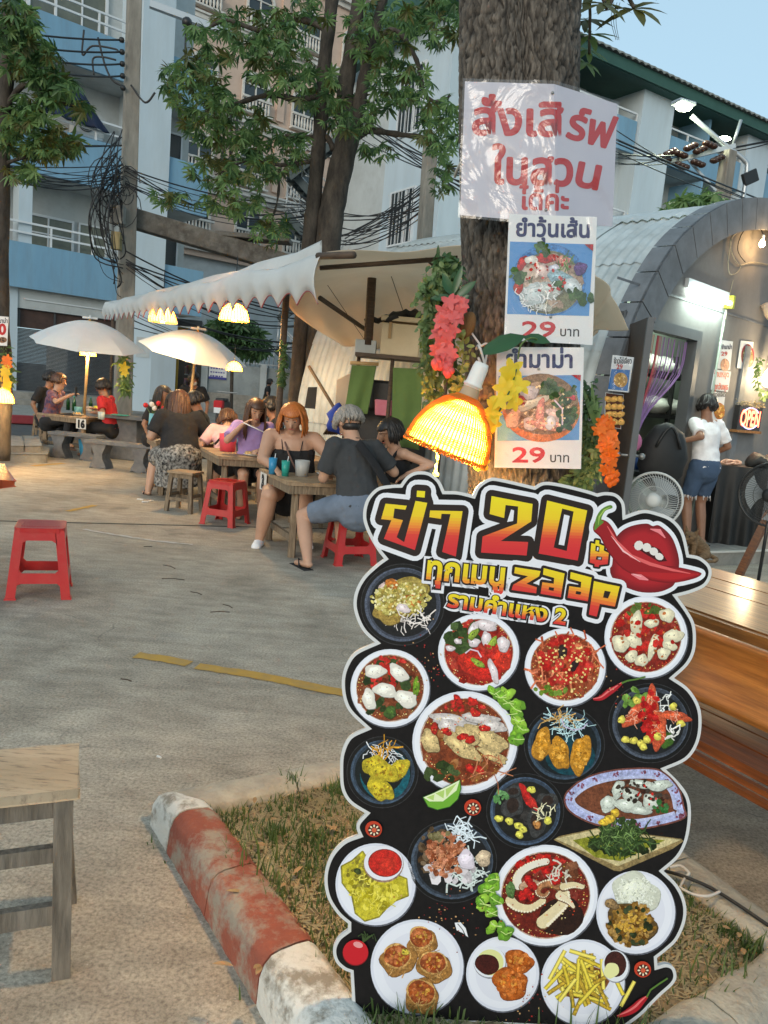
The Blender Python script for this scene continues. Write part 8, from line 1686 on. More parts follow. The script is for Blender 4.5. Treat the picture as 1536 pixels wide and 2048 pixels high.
    # hair: shell from crown to hem, open at the face
    hm, ln, A_ = hair[:3]; vol = hair[3] if len(hair) > 3 else 1.0; m = MB(); rr = random.Random(len(label)); hem = [rr.uniform(-.02, .02) for _ in range(60)]; hcc = hc+hu*r_(.025)
    dn = (-hu*.55-Vector((0, 0, 1))*.45).normalized()
    def hf_(u, v):
        a = (u*2-1)*A_; dirn = -hf*math.cos(a)+hr*math.sin(a); fr_ = max(0, -math.cos(a)*-1) if False else (1-math.cos(a))/2
        ph = v*PI*.56; L2 = max(0, v-.62)/.38; er = 1.0; w_ = vol*(1.09+.035*math.sin(u*41+v*3)+.035*math.sin(u*113+v*9)+.02*math.sin(u*190))
        if v <= .62: th_ = v/.62*PI*.5; q = dirn*math.sin(th_)*w_+hu*math.cos(th_)*1.10
        else: q = dirn*w_*(1+.10*L2*vol-.25*L2*L2*(ln < .12)); 
        p = hcc+hM @ Vector(((hM.transposed() @ q).x*r_(.076), (hM.transposed() @ q).y*r_(.094), (hM.transposed() @ q).z*r_(.092)))
        if v > .62: p += dn*L2*(ln*(1-.45*fr_*(ln > .2)*0)+hem[int(u*59)]*(1+ln*3))+dirn*.01*math.sin(L2*3)
        return p
    m.grid(hf_, 72, 22)
    def hb(u, v):
        a = A_*.96+(2*PI-1.92*A_)*u; th_ = v*PI*(.36+.05*math.sin(u*PI)+.012*math.sin(u*50)); dirn = Vector((math.sin(a), -math.cos(a), 0)); q = Vector((dirn.x*math.sin(th_)*1.13*vol, dirn.y*math.sin(th_)*1.10, math.cos(th_)*1.10)); return hcc+hM @ Vector((q.x*r_(.076), q.y*r_(.096), q.z*r_(.092)))
    m.grid(hb, 24, 10); q0 = rr.random
    for k in range(34): uu = q0(); vv = .35+.4*q0(); m.tube([hf_(uu, min(1, vv+(1.03-vv)*i/4))*1.0+(hf_(uu, min(1, vv+(1.03-vv)*i/4))-hcc)*(.03+.05*q0()) for i in range(5)], [.005, .006, .006, .004, .001], 5)
    o = m.build('hair', hm, t, off=(0, 0, 0)); sd = o.modifiers.new('thick', 'SOLIDIFY'); sd.thickness = .012*S; sd.offset = -.3
    r_ = lambda v: v*S0
    # top
    c_ = MB(); tk = top[1]; w2 = .016*S
    ecap(c_, P0-up*r_(.03), P0+up*r_(.16), r_(.158)*g+w2, r_(.135)*g+w2, .80, rt, (0, 1)); ecap(c_, P0+up*r_(.14), ch, r_(.13)*g+w2, r_(.147)*(1+.6*(g-1))+w2, .76, rt, (1, 0 if tk in ('cami', 'tank') else 1)); 
    if tk in ('tee', 'shirt'):
        ecap(c_, ch, nk-up*r_(.075), r_(.15)*(1+.6*(g-1))+w2, r_(.115)+w2*.6, .70, rt, (1, 0)); ecap(c_, SL_-up*r_(.005), SR_-up*r_(.005), r_(.062)*(1+.5*(g-1)), r_(.062)*(1+.5*(g-1)), 1, fw)
        for s0, e, wv in arms: ecap(c_, s0, s0.lerp(e, .80), r_(.062)*ga+.006, r_(.060)*ga+.008, 1, None, (1, 0))
    else:
        k = .5 if tk == 'cami' else .7; ecap(c_, ch, ch.lerp(nk-up*r_(.075), k), r_(.15)*(1+.6*(g-1))+w2, r_(.135)*(1+.5*(g-1))+w2*.5, .70, rt, (1, 0))
    o = c_.build('top', top[0], t, off=(0, 0, 0)); remesh(o, vox*.9, 4, fold=.019)
    if tk in ('cami', 'tank'):
        wd = .0045 if tk == 'cami' else .016
        for s_ in (-1, 1):
            m = MB(); q0, q1 = ch+rt*s_*r_(.075)+fw*(r_(.108)*(1+.6*(g-1))+.012), ch+rt*s_*r_(.075)-fw*(r_(.108)*(1+.6*(g-1))+.012); tp_ = nk-up*r_(.008)+rt*s_*r_(.10); m.tube(smooth_curve([q0, q0.lerp(tp_, .6)+fw*r_(.035), tp_, q1.lerp(tp_, .6)-fw*r_(.03), q1], 5), wd, 6); m.build('shoulder_strap', top[0], t, off=(0, 0, 0))
    # bottom
    c_ = MB(); bk = bot[1]; ecap(c_, P0+up*r_(.06), P0-up*r_(.02), r_(.155)*g+w2*.6, r_(.16)*g+w2*.6, .82, rt, (0, 1))
    for hp, k, an in legs:
        fr_ = {'shorts': .80, 'pants': 1, 'skirt': .95, 'minis': .45}[bk]; e1 = hp.lerp(k, fr_); ecap(c_, hp, e1, r_(.092)*g+.01, r_(.066)*(1+.7*(g-1))+(.03 if bk == 'skirt' else .016), 1, None, (1, 1 if bk == 'pants' else 0))
        if bk == 'pants': ecap(c_, k, k.lerp(an, .93), r_(.068), r_(.052), 1, None, (1, 0))
    if bk == 'skirt': mid = (legs[0][1]+legs[1][1])/2; ecap(c_, P0, P0.lerp(mid, .95), r_(.16)*g, r_(.15)*g, .8, X, (1, 0)); ecap(c_, P0+Vector((0, .05, -.02)), P0+Vector((.02, .10, -.34)), r_(.17)*g, r_(.19)*g, .8, X, (1, 0))
    o = c_.build('skirt' if bk == 'skirt' else bk if bk != 'minis' else 'shorts', bot[0], t, off=(0, 0, 0)); remesh(o, vox, 4, fold=.019)
    if shoes:
        for (hp, k, an), sx in zip(legs, (-1, 1)):
            m = MB()
            if shoes == 'flip': m.box(an+Vector((sx*.02, .05, -.068))*S, (.085*S, .25*S, .014)); m.tube([an+Vector((sx*.02-.035, .02, -.05))*S, an+Vector((sx*.02, .11, -.015))*S, an+Vector((sx*.02+.035, .02, -.05))*S], .009, 6); nm, mt = 'flip_flop', 'cloth_black'
            else: ecap(m, an-Vector((0, .02, .03))*S, an+Vector((sx*.02, .13, -.045))*S, r_(.045), r_(.042), .85, X); m.box(an+Vector((sx*.02, .05, -.07))*S, (.09*S, .28*S, .02)); nm, mt = 'shoe', shoes
            m.build(nm, mt, t, off=(0, 0, 0))
    if extras: extras(t, dict(nk=nk, up=up, rt=rt, fw=fw, ch=ch, hc=hc, hu=hu, hf=hf, hr=hr, S=S, P0=P0, arms=arms, legs=legs, g=g))
    return t
def Lc(loc, rz, p): return Matrix.Rotation(-rz, 3, 'Z') @ (Vector(p)-Vector(loc))
def sling(t, k):
    m = MB(); n, u, r, f, S = k['nk'], k['up'], k['rt'], k['fw'], k['S']; P_ = [n-u*.01+r*.09, k['ch']+f*.13*k['g']+r*.02, k['P0']+u*.10-r*.13+f*.12, k['P0']+u*.06-r*.19*k['g'], k['ch']-f*.15-r*.02, n-u*.01+r*.09-f*.05]
    m.tube(smooth_curve(P_, 5), .009, 6); m.build('bag_strap', 'cloth_brown', t, off=(0, 0, 0))
def backsling(t, k):
    n, u, r, f = k['nk'], k['up'], k['rt'], k['fw']; m = MB(); m.grid(lambda a, b: (n-u*.05-r*.06-f*.135).lerp(k['P0']+u*.10+r*.21-f*.14, a)+(u*.7+r*.6)*(b-.5)*.085-f*(.018+.028*math.sin(PI*a)), 16, 4, thick=tuple(-f*.008)); m.build('sling_bag', 'cloth_black', t, off=(0, 0, 0)); m = MB(); m.ball(k['hc']-k['hu']*.022-k['hf']*.012, (.082, .086, .058), 14, 10); m.build('undercut', 'hair_black', t, off=(0, 0, 0)); m = MB(); m.tube([n+u*.01+r*.05*math.cos(q)-f*.055*math.sin(q) for q in (-.3, .3, 1, 1.6, 2.2, 2.9, 3.5)], .006, 6); m.build('neck_cord', 'cloth_black', t, off=(0, 0, 0))
def at_px(x, y, Y): p = D(x, y, Y); return Vector((p.x, p.y, 0))
PE = []
def seat(label, px, Y, f, **k):
    loc = at_px(px, 950, Y); rz = math.atan2(-f[0], f[1]); 
    for q in ('hL', 'hR', 'fL', 'fR'):
        if q in k and k[q] is not None and len(k[q]) == 4: x, y, YY, _ = k[q]; k[q] = Lc(loc, rz, D(x, y, YY))
    return person(label, loc, rz, **k)
Z = 0
fm = Lc(at_px(722, 950, 6.25), math.atan2(.55, .83), G(602, 1130)); 
seat('man in a charcoal shirt with grey hair seen from behind on a red stool', 722, 6.25, (-.55, .83), S=1.08, g=1.12, pel=.53, lean=.30, head=(.15, .45), hL=(655, 950, 6.55, Z), hR=(760, 925, 6.75, Z), fL=(615, 1120, 6.10, Z), fR=(680, 1080, 6.5, Z), hair=('hair_grey', .03, 2.45, 1.08), top=('cloth_charcoal', 'tee'), bot=('cloth_greyblue', 'shorts'), shoes='flip', vox=.011, extras=backsling)
seat('large woman with orange bobbed hair and a black strappy top at table 3', 580, 7.25, (.12, -1), S=1.04, g=1.55, pel=.50, lean=.12, head=(-.15, .42), hL=(655, 925, 6.85, Z), hR=(552, 938, 6.80, Z), fL=(612, 1070, 6.9, Z), fR=(519, 1078, 6.85, Z), hair=('hair_orange', .13, 2.25, 1.18), top=('cloth_black', 'cami'), bot=('cloth_black', 'minis'), shoes='cloth_white', vox=.012, extras=sling, eL=(-.8, -.2, -.5), eR=(.8, -.2, -.5))
seat('woman with short black hair and a black tank top eating at table 3', 806, 7.05, (-.80, -.45), S=.98, g=.92, pel=.50, lean=.22, head=(.1, .4), hL=(815, 948, 6.8, Z), hR=(757, 886, 6.9, Z), hair=('hair_black', .09, 2.2, 1.1), top=('cloth_black', 'tank'), bot=('cloth_black', 'shorts'), vox=.011, fL=(780, 1060, 6.9, Z), fR=(800, 1060, 7.1, Z))
def sticks(t, k):
    m = MB(); a = k['arms'][1][2]; m.tube([a+Vector((0, .08, .03)), a+Vector((-.22, .16, -.05))], .006, 5); m.build('chopsticks', 'paper', t, off=(0, 0, 0))
seat('woman in a purple shirt with long dark hair lifting chopsticks', 500, 8.55, (.25, -.97), S=1.0, g=1.05, pel=.52, lean=.20, head=(.15, .35), hR=(485, 850, 8.2, Z), hL=(520, 900, 8.2, Z), hair=('hair_brown', .30, 2.15, 1.05), top=('cloth_purple', 'tee'), bot=('cloth_black', 'shorts'), vox=.012, extras=sticks)
def strap2(t, k):
    m = MB(); n = k['nk']; m.tube(smooth_curve([n+k['rt']*.1+k['fw']*.05, n+k['rt']*.09-k['fw']*.12-k['up']*.05, k['ch']-k['fw']*.16, k['P0']+k['up']*.15-k['rt']*.15-k['fw']*.13], 5), .014, 6); m.build('bag_strap', 'cloth_black', t, off=(0, 0, 0))
seat('person in a pink shirt with brown bob bent over the table, seen from behind', 452, 9.0, (-.25, .97), S=.98, g=1.05, pel=.50, lean=.65, head=(0, .9), hair=('hair_brown', .13, 2.3, 1.1), top=('cloth_pink', 'tee'), bot=('cloth_black', 'shorts'), vox=.013, extras=strap2, hL=(425, 880, 9.3, Z), hR=(470, 880, 9.4, Z))
def clipx(t, k):
    m = MB(); m.ball(k['hc']+k['hu']*.06-k['hf']*.105, (.03, .02, .025), 8, 6); m.build('hair_clip', 'paper_warm', t, off=(0, 0, 0))
seat('large woman in a black tee and black floral skirt seen from behind', 358, 9.0, (-.45, .89), S=1.02, g=1.5, pel=.52, lean=.30, head=(-.2, .4), hL=(318, 872, 9.2, Z), hR=(400, 870, 9.5, Z), fL=(297, 980, 9.15, Z), fR=(380, 960, 9.6, Z), hair=('hair_brown', .32, 2.3, 1.12), top=('cloth_black', 'tee'), bot=('cloth_floral', 'skirt'), shoes='flip', vox=.013, extras=clipx)
seat('woman in pale pink with black hair facing us behind the flower vase', 340, 10.2, (.3, -.95), S=.98, pel=.50, lean=.25, head=(0, .45), hair=('hair_black', .26, 2.1, 1.05), top=('cloth_pink', 'tee'), bot=('cloth_black', 'pants'), vox=.015)
seat('woman in black with tied hair in profile at the back table', 302, 11.2, (.9, -.3), S=1.0, pel=.52, lean=.2, head=(0, .2), skin='skin_tan', hair=('hair_black', .2, 1.9), top=('cloth_black', 'tee'), bot=('cloth_black', 'pants'), vox=.015)
seat('young man in a dark shirt facing left at the back table', 408, 10.8, (-.9, -.25), S=1.0, pel=.50, lean=.22, head=(0, .35), skin='skin_tan', hair=('hair_black', .05, 2.2), top=('cloth_black', 'tee'), bot=('cloth_black', 'pants'), vox=.015)
def mask(t, k):
    m = MB(); m.ball(k['hc']-k['hu']*.035+k['hf']*.06, (.055, .05, .045), 10, 8); m.build('face_mask', 'paper', t, off=(0, 0, 0))
seat('standing server with a white face mask behind the second table', 377, 13.4, (.3, -.9), S=.95, stand=True, lean=.2, head=(0, .4), skin='skin_tan', hair=('hair_black', .05, 2.3), top=('cloth_black', 'tee'), bot=('cloth_black', 'pants'), vox=.016, extras=mask)
seat('young man in a red shirt facing left at table 16', 222, 12.7, (-.97, .1), S=1.04, pel=.50, lean=.28, head=(0, .05), hL=(185, 825, 12.5, Z), hR=(190, 818, 12.8, Z), skin='skin_tan', hair=('hair_black', .05, 2.3), top=('cloth_red', 'tee'), bot=('cloth_black', 'pants'), vox=.015)
def phone(t, k):
    a = k['arms'][1][2]; m = MB(); m.box(a+Vector((0, .09, .06)), (.075, .012, .15)); m.build('phone', 'black_plastic', t, off=(0, 0, 0))
seat('man in a patterned shirt holding up a phone at table 16', 96, 12.9, (.97, -.05), S=1.06, pel=.50, lean=.22, head=(0, .05), hR=(141, 790, 12.6, Z), hL=(112, 835, 12.9, Z), fL=(135, 893, 12.9, Z), fR=(130, 885, 12.6, Z), hair=('hair_brown', .04, 2.3), top=('cloth_pattern', 'shirt'), bot=('cloth_black', 'pants'), vox=.015, extras=phone)
seat('man in black sitting behind the patterned shirt at table 16', 88, 13.7, (.9, -.3), S=1.08, pel=.50, lean=.1, head=(0, .1), skin='skin_tan', hair=('hair_black', .05, 2.3), top=('cloth_black', 'tee'), bot=('cloth_black', 'pants'), vox=.016)
seat('person in dark clothes half hidden behind the orange hair', 553, 10.0, (-.9, -.3), S=1.0, pel=.52, lean=.15, skin='skin_tan', hair=('hair_black', .05, 2.2), top=('cloth_black', 'tee'), bot=('cloth_black', 'pants'), vox=.016)
def cap_(t, k): m = MB(); m.ball(k['hc']+k['hu']*.06, (.085, .105, .07), 12, 8); m.box(k['hc']+k['hu']*.05+k['hf']*.13, (.12, .1, .012)); m.build('cap', 'cloth_black', t, off=(0, 0, 0))
w_p = G(530, 836); person('distant person in black with a cap walking along the grey wall', (w_p.x*.9, w_p.y*.9, 0), -1.3, S=1.0, stand=True, lean=.1, skin='skin_tan', top=('cloth_black', 'tee'), bot=('cloth_black', 'pants'), vox=.02, extras=cap_)
ws_ = D(1408, 950, 8.15); lw = Vector((ws_.x, ws_.y, .15)); rzw = math.atan2(.38, .92)
def fringe(t, k):
    m = MB(); r = random.Random(4)
    for hp, kn, an in k['legs']:
        c = hp.lerp(kn, .80)
        for q in range(26): a = r.random()*6.28; p = c+Vector((.078*math.cos(a), .078*math.sin(a), 0)); m.tube([p, p+Vector((r.uniform(-.01, .01), 0, -r.uniform(.02, .06)))], .003, 4)
    m.build('frayed_hem', 'cloth_white', t, off=(0, 0, 0))['kind'] = 'stuff'
    m = MB(); hc = k['hc']+k['hu']*.03; m.ball(hc, (.087, .105, .10), 14, 9); m.build('head_wrap', 'hair_black', t, off=(0, 0, 0))
person('person in white tee and denim shorts standing at the hut with their back to us', tuple(lw), rzw, S=.98, g=1.0, stand=True, lean=.16, head=(-.5, .15), skin='skin_tan', hL=Lc(lw, rzw, D(1356, 884, 8.05)), hR=(.26, .22, .95), hair=('hair_black', .05, 2.3), top=('cloth_white', 'tee'), bot=('cloth_denim', 'shorts'), vox=.012, extras=fringe, shoes='flip')
# cat on the step
cp0 = D(1386, 1075, 7.2); ct_ = thing('cat', 'brown tabby cat sitting at the edge of the hut step behind the menu board', 'cat', (cp0.x, cp0.y, .15)); b = MB(); hz_ = cp0.z-.15
for a, c, ra, rb, fl in (((0, .16, .09), (0, .02, .20), .095, .065, .9), ((0, .02, .20), (0, -.04, hz_-.02), .06, .045, .95), ((.045, -.03, .17), (.05, -.05, .02), .026, .02, 1), ((-.045, -.03, .17), (-.05, -.05, .02), .026, .02, 1), ((.07, .15, .06), (.08, .02, .025), .05, .022, 1), ((-.07, .15, .06), (-.08, .02, .025), .05, .022, 1)): ecap(b, a, c, ra, rb, fl, (1, 0, 0))
b.ball((0, -.05, hz_+.01), (.06, .058, .05), 14, 10); ecap(b, (0, -.09, hz_-.005), (0, -.112, hz_-.012), .026, .018, .8)
for s_ in (-1, 1): ecap(b, (s_*.042, -.04, hz_+.035), (s_*.066, -.035, hz_+.105), .028, .005, .5, (1, 0, 0))
b.tube(smooth_curve([(.03, .22, .05), (.14, .22, .03), (.19, .08, .025), (.15, -.02, .025)], 5), [.022]*10+[.016]*6, 8)
o = b.build('body', mat('fur', (.10, .06, .03), (.24, .15, .08), ns=28, rough=.95, stretch=(1, 1, 2.4)), ct_, off=(0, 0, 0)); remesh(o, .007, 3); ct_.rotation_euler = (0, 0, -.9)
for s_ in (-1, 1): m = MB(); m.ball((s_*.024, -.105, hz_+.018), .009, 8, 6); m.build('eye', 'hair_black', ct_, off=(0, 0, 0))
# ================================================================ trees further back, poles, cables
WH = {}
def wh_mesh(mt, k, drop):
    key = (mt, k)
    if key not in WH: m = MB(); whorl(m, Vector((0, 0, 0)), Vector((0, 0, 1)), .150, .032, 9, random.Random(k), drop); WH[key] = m.mesh('leaf_whorl', M(mt))
    return WH[key]
def crown(tree, blobs, Y, n, seed, big=300, sc_=1.0, depth=1.2, mts=('leaf_dark', 'leaf_mid', 'leaf_mid', 'leaf_olive')):
    r = random.Random(seed); base = Vector(tree['_off']); tot = sum(b[4] for b in blobs); rest = []; cnt = 0
    for (cx, cy, rx, ry, wt) in blobs:
        for q in range(int(n*wt/tot)):
            a, k = r.random()*6.28, r.random()**.55; p = D(cx+rx*k*math.cos(a), cy+ry*k*math.sin(a), Y+r.uniform(-depth, depth)); mt = r.choice(mts); rot = Euler((r.gauss(0, .5), r.gauss(0, .5), r.random()*6.28)); s_ = sc_*r.uniform(.65, 1.35)
            rest.append((p, mt, rot, s_, r.randrange(4)))
    r.shuffle(rest)
    for p, mt, rot, s_, k in rest[:big]:
        o = bpy.data.objects.new('leaf_whorl', wh_mesh(mt, k, .9)); COL.objects.link(o); o.parent = tree; o.location = p-base; o.rotation_euler = rot; o.scale = (s_,)*3
    for mt in set(mts):
        V_, F_ = [], []
        for p, m_, rot, s_, k in rest[big:]:
            if m_ != mt: continue
            me = wh_mesh(mt, k, .9); R_ = rot.to_matrix(); n0 = len(V_); V_ += [tuple(R_ @ v.co*s_+p-base) for v in me.vertices]; F_ += [tuple(i+n0 for i in f.vertices) for f in me.polygons]
        if V_:
            me = bpy.data.meshes.new('foliage'); me.from_pydata(V_, [], F_); me.materials.append(M(mt)); o = bpy.data.objects.new('foliage', me); COL.objects.link(o); o.parent = tree; o['kind'] = 'stuff'
def limb(tree, pts, r0, r1, nm='branch', seg=6):
    P_ = smooth_curve(pts, seg); m = MB(); k = len(P_); m.tube(P_, [r0+(r1-r0)*i/(k-1)+.006*math.sin(i*1.7) for i in range(k)], 12); return m.build(nm, 'bark_far', tree)
YT = 11.0; tb = D(650, 500, YT); ft = thing('forked_tree', 'tall dark forked tree with drooping whorled leaves behind the beige tarp', 'tree', (tb.x, tb.y, 0))
PX = lambda L_, Y=YT: [D(x, y, Y) for x, y in L_]
limb(ft, [Vector((tb.x, tb.y, 0))]+PX([(655, 500), (668, 400), (690, 300), (706, 240)]), .19, .15, 'trunk'); limb(ft, [Vector((tb.x-.3, tb.y+.1, 0))]+PX([(617, 500), (628, 400), (640, 260), (650, 120), (664, 0), (672, -120)]), .11, .08, 'trunk')
limb(ft, PX([(698, 270), (690, 190), (705, 90), (716, 0), (722, -120)]), .13, .07); limb(ft, PX([(704, 270), (722, 190), (735, 120), (760, 20), (790, -80)]), .10, .05); limb(ft, PX([(700, 290), (735, 262), (790, 268), (850, 275)]), .055, .03); limb(ft, PX([(740, 90), (790, 60), (833, 120), (850, 190), (884, 204), (900, 190)]), .035, .02)
limb(ft, PX([(668, 300), (650, 272), (615, 275), (570, 270)]), .045, .02); limb(ft, PX([(648, 190), (600, 200), (540, 190), (470, 208), (410, 225)]), .05, .02); limb(ft, PX([(655, 60), (600, 40), (520, 60), (450, 40), (400, 70)]), .045, .02); limb(ft, PX([(640, 320), (560, 330), (500, 320), (430, 350)]), .035, .012); limb(ft, PX([(560, 330), (555, 400), (540, 450)]), .02, .01)
crown(ft, [(385, 165, 70, 60, 10), (450, 240, 85, 55, 12), (490, 70, 120, 60, 12), (560, 130, 70, 60, 8), (470, 340, 90, 40, 9), (560, 300, 60, 45, 6), (345, 395, 45, 18, 1.5), (460, 405, 70, 25, 3), (540, 460, 40, 35, 2.5), (760, 60, 80, 60, 9), (860, 40, 70, 55, 8), (800, 170, 70, 50, 8), (880, 250, 45, 60, 7), (700, 230, 60, 40, 7), (600, 30, 60, 40, 4), (885, 350, 22, 50, 2), (760, 300, 50, 15, 1.5), (640, 180, 50, 50, 5)], YT, 1450, 5, sc_=.92)
l0 = D(6, 880, 10.4); lt_ = thing('edge_tree', 'tree with pale lower trunk at the left edge of the photo', 'tree', (l0.x, l0.y, .2))
limb(lt_, [Vector((l0.x-.02, l0.y, .1)), D(8, 760, 10.4), D(2, 600, 10.4), D(6, 300, 10.4), D(14, 130, 10.4), D(20, -60, 10.4)], .11, .08, 'trunk'); limb(lt_, [D(8, 220, 10.4), D(50, 170, 10.3), D(110, 200, 10.2), D(160, 215, 10.1)], .04, .015); limb(lt_, [D(4, 330, 10.4), D(60, 310, 10.3), D(120, 300, 10.2)], .03, .012)
crown(lt_, [(25, 50, 45, 55, 9), (60, 120, 60, 40, 8), (110, 175, 45, 30, 5), (60, 270, 70, 40, 8), (110, 295, 60, 25, 4), (45, 215, 45, 30, 3), (160, 215, 16, 18, 1), (35, 345, 40, 14, 2)], 10.3, 560, 9, depth=.7)
def shrub(name, label, blobs, Y, n, seed, s_, foot, mts=('leaf_dark', 'leaf_mid')):
    t = thing(name, label, 'tree', tuple(foot)); crown(t, blobs, Y, n, seed, big=60, sc_=s_, depth=Y*.05, mts=mts); m = MB(); m.tube([Vector(foot), D(blobs[0][0], blobs[0][1], Y)], .06, 6); m.build('trunk', 'bark_far', t)
shrub('dark_tree', 'dense dark green tree behind the canopy lamps and the second umbrella', [(465, 668, 55, 34, 6), (500, 690, 40, 20, 3)], 26, 300, 3, 2.2, (D(465, 800, 26).x, 26, 0), ('leaf_dark',))
shrub('roof_side_tree', 'bright green leafy tree top showing above the hut roof', [(1385, 408, 40, 18, 6), (1350, 425, 26, 14, 3), (1425, 400, 24, 16, 3)], 17, 120, 4, 1.6, (D(1385, 500, 17).x, 17, 0), ('leaf_mid',))
# ---- utility poles
def pole(top, foot, w0, w1, label, nm='utility_pole'):
    t = thing(nm, label, 'utility pole', tuple(foot)); m = MB(); m.beam(foot, top, 1, 1); m.v = []; m.f = []; m.sm = []
    d = (Vector(top)-Vector(foot)).normalized(); x = Vector((math.cos(.5), math.sin(.5), 0)); y = d.cross(x).normalized()
    vs = [Vector(p)+x*sx*w_/2+y*sy*w_/2 for p, w_ in ((foot, w0), (top, w1)) for sx, sy in ((-1, -1), (1, -1), (1, 1), (-1, 1))]
    m.add(vs, [(0, 3, 2, 1), (4, 5, 6, 7), (0, 1, 5, 4), (1, 2, 6, 5), (2, 3, 7, 6), (3, 0, 4, 7)]); m.build('shaft', 'concrete_pole', t, bevel=.02); return t
YP = 16.0; pf_ = D(244, 860, YP); lp_ = pole(D(272, -120, YP), Vector((pf_.x, YP, 0)), .34, .24, 'tall square concrete utility pole on the left wrapped in black cables')
m = MB()
for k in range(5): q = D(243.5+.6*k, 80+24*k, YP-.25); m.lathe([(0, -.05), (.04, -.04), (.055, 0), (.04, .04), (0, .05)], 10, q); 
m.build('insulator', 'black_plastic', lp_)['kind'] = 'stuff'
m = MB(); q = D(236, 430, YP-.3); m.box(q, (.26, .16, .34)); m.build('meter_box', 'concrete', lp_, bevel=.01); m = MB(); q = D(233, 482, YP-.3); m.box(q, (.18, .14, .34)); m.build('junction_box', mat('box_yellow', (.35, .27, .12), rough=.6), lp_, bevel=.01)
m = MB(); a, b = D(262, 436, YP+.3), D(640, 548, YP+1.2); m.beam(a, b, .35, .38); m.box(a.lerp(b, .55)+Vector((0, 0, .26)), (2.2, .5, .10)); single(m, 'concrete_crossbeam', 'beam_dark', 'long stained concrete beam running right from the left utility pole', 'beam', bevel=.02)
gb = D(350, 0, YP); m = MB(); m.beam(D(300, 8, YP), D(480, 75, YP+.5), .12, .12); single(m, 'steel_crossarm', 'alu', 'grey steel cross arm near the top of the photo right of the pole', 'cross arm')
t_i = thing('hanging_insulators', 'row of tall dark insulator rods standing on the concrete beam', 'insulator', tuple(D(460, 330, YP)))
for x in (448, 462, 474): m = MB(); m.tube([D(x, 215, YP), D(x-1, 330, YP)], .03, 6); m.lathe([(.03, 0), (.09, .02), (.03, .05), (.09, .08), (.03, .11), (.08, .14), (.03, .2)], 10, D(x-1, 335, YP)); m.build('insulator_rod', 'black_plastic', t_i)
m = MB(); m.tube([D(372, 45, YP), D(370, 140, YP)], .02, 5); m.ball(D(374, 45, YP), .1, 8, 6); single(m, 'hanging_fuse', 'black_plastic', 'dark fuse holder hanging under the steel cross arm', 'fuse')
cpf = D(840, 700, 17.0); pole(D(862, 275, 17.0), Vector((cpf.x, 17, 0)), .28, .24, 'shorter grey utility pole between the forked tree and the big trunk')
rpf = D(1400, 700, 20.0); rp = pole(D(1458, 302, 20), Vector((rpf.x, 20, 0)), .36, .28, 'concrete utility pole with dark insulators above the hut roof')
m = MB(); m.beam(D(1338, 325, 20), D(1470, 292, 20), .10, .10); m.beam(D(1375, 318, 20), D(1432, 382, 20), .05, .05); m.tube([D(1465, 292, 20), D(1482, 240, 20)], .04, 6); m.tube(smooth_curve([D(1383, 232, 20), D(1450, 290, 20), D(1488, 320, 20), D(1494, 340, 20), D(1484, 410, 20)], 5), .06, 8); m.build('steel_arms', 'alu', rp)
for k, (x, y) in enumerate(((1328, 317), (1341, 305), (1361, 309), (1382, 294), (1396, 327), (1401, 300), (1420, 290), (1435, 318), (1364, 332))): m = MB(); A3 = Vector((.5, .1, .3 if k % 2 else -.1)).normalized(); q = D(x, y, 19.8); [m.ball(q+A3*(j-1)*.10, (.11, .11, .07), 9, 6) for j in range(3)]; m.build('insulator', 'porcelain', rp)
sl_ = thing('street_lamp', 'bright lit street lamp on a steel arm in front of the green roofed block', 'street lamp', tuple(D(1366, 222, 20)))
m = MB(); q = D(1366, 216, 20); m.box(q+Vector((0, 0, .10)), (.5, .35, .10), rz=.4); m.build('housing', 'alu', sl_, bevel=.03); m = MB(); m.ball(q-Vector((0, .05, 0)), (.20, .14, .09), 14, 8); m.build('lens', mat('lamp_white', (1, 1, .95), emit=(.95, 1, .75), es=16), sl_); lamp('street_lamp_light', q-Vector((0, .2, .25)), 90, (.9, 1, .7), .15)
m = MB(); q = D(1500, 355, 20); m.box(q, (.42, .1, .3), mtx=Euler((0, -.5, .3)).to_matrix()); single(m, 'flood_light', 'black_plastic', 'small dark floodlight on the bent steel pipe above the hut', 'floodlight', bevel=.02)
bl2 = thing('balcony_light', 'small lit balcony lamp on the upper right block', 'light', tuple(D(1447, 280, 29))); m = MB(); m.ball(D(1450, 277, 29), (.22, .1, .08), 10, 6); m.build('lens', 'lamp_white', bl2)
# ---- cables
r = random.Random(21); bundles = []
def wires(name, label, A_, YA, B_, YB, n, spread, s0, s1, r_=.012, seed=1):
    rr = random.Random(seed); t = thing(name, label, 'cables', tuple(D(*A_, YA)))
    for k in range(n):
        a = D(A_[0], A_[1]+rr.uniform(-spread, spread), YA); b = D(B_[0], B_[1]+rr.uniform(-spread, spread)*.6, YB); m = MB(); m.tube(sag(a, b, rr.uniform(s0, s1), 14), r_*rr.uniform(.45, 1.1), 5); m.build('cable', 'cable', t)
wires('overhead_cables', 'upper four power lines running left from the utility pole', (-40, 110), 12, (243, 125), YP-.2, 0, 0, 0, 0) if False else None
t = thing('power_lines', 'four evenly spaced power lines left of the pole insulators', 'cables', tuple(D(60, 70, YP)))
for k, (x, y) in enumerate(((40, 64), (90, 96), (130, 124), (150, 148))): m = MB(); m.tube(sag(D(x-60, y-8, YP-2), D(243+.5*k, 80+24*k, YP-.25), .05, 10), .018, 5); m.build('cable', 'cable', t)
wires('cable_bundle', 'thick black cable bundle reaching the pole from the left edge', (-30, 285), 12.5, (243, 290), YP-.25, 3, 3, .0, .05, .022, 2)
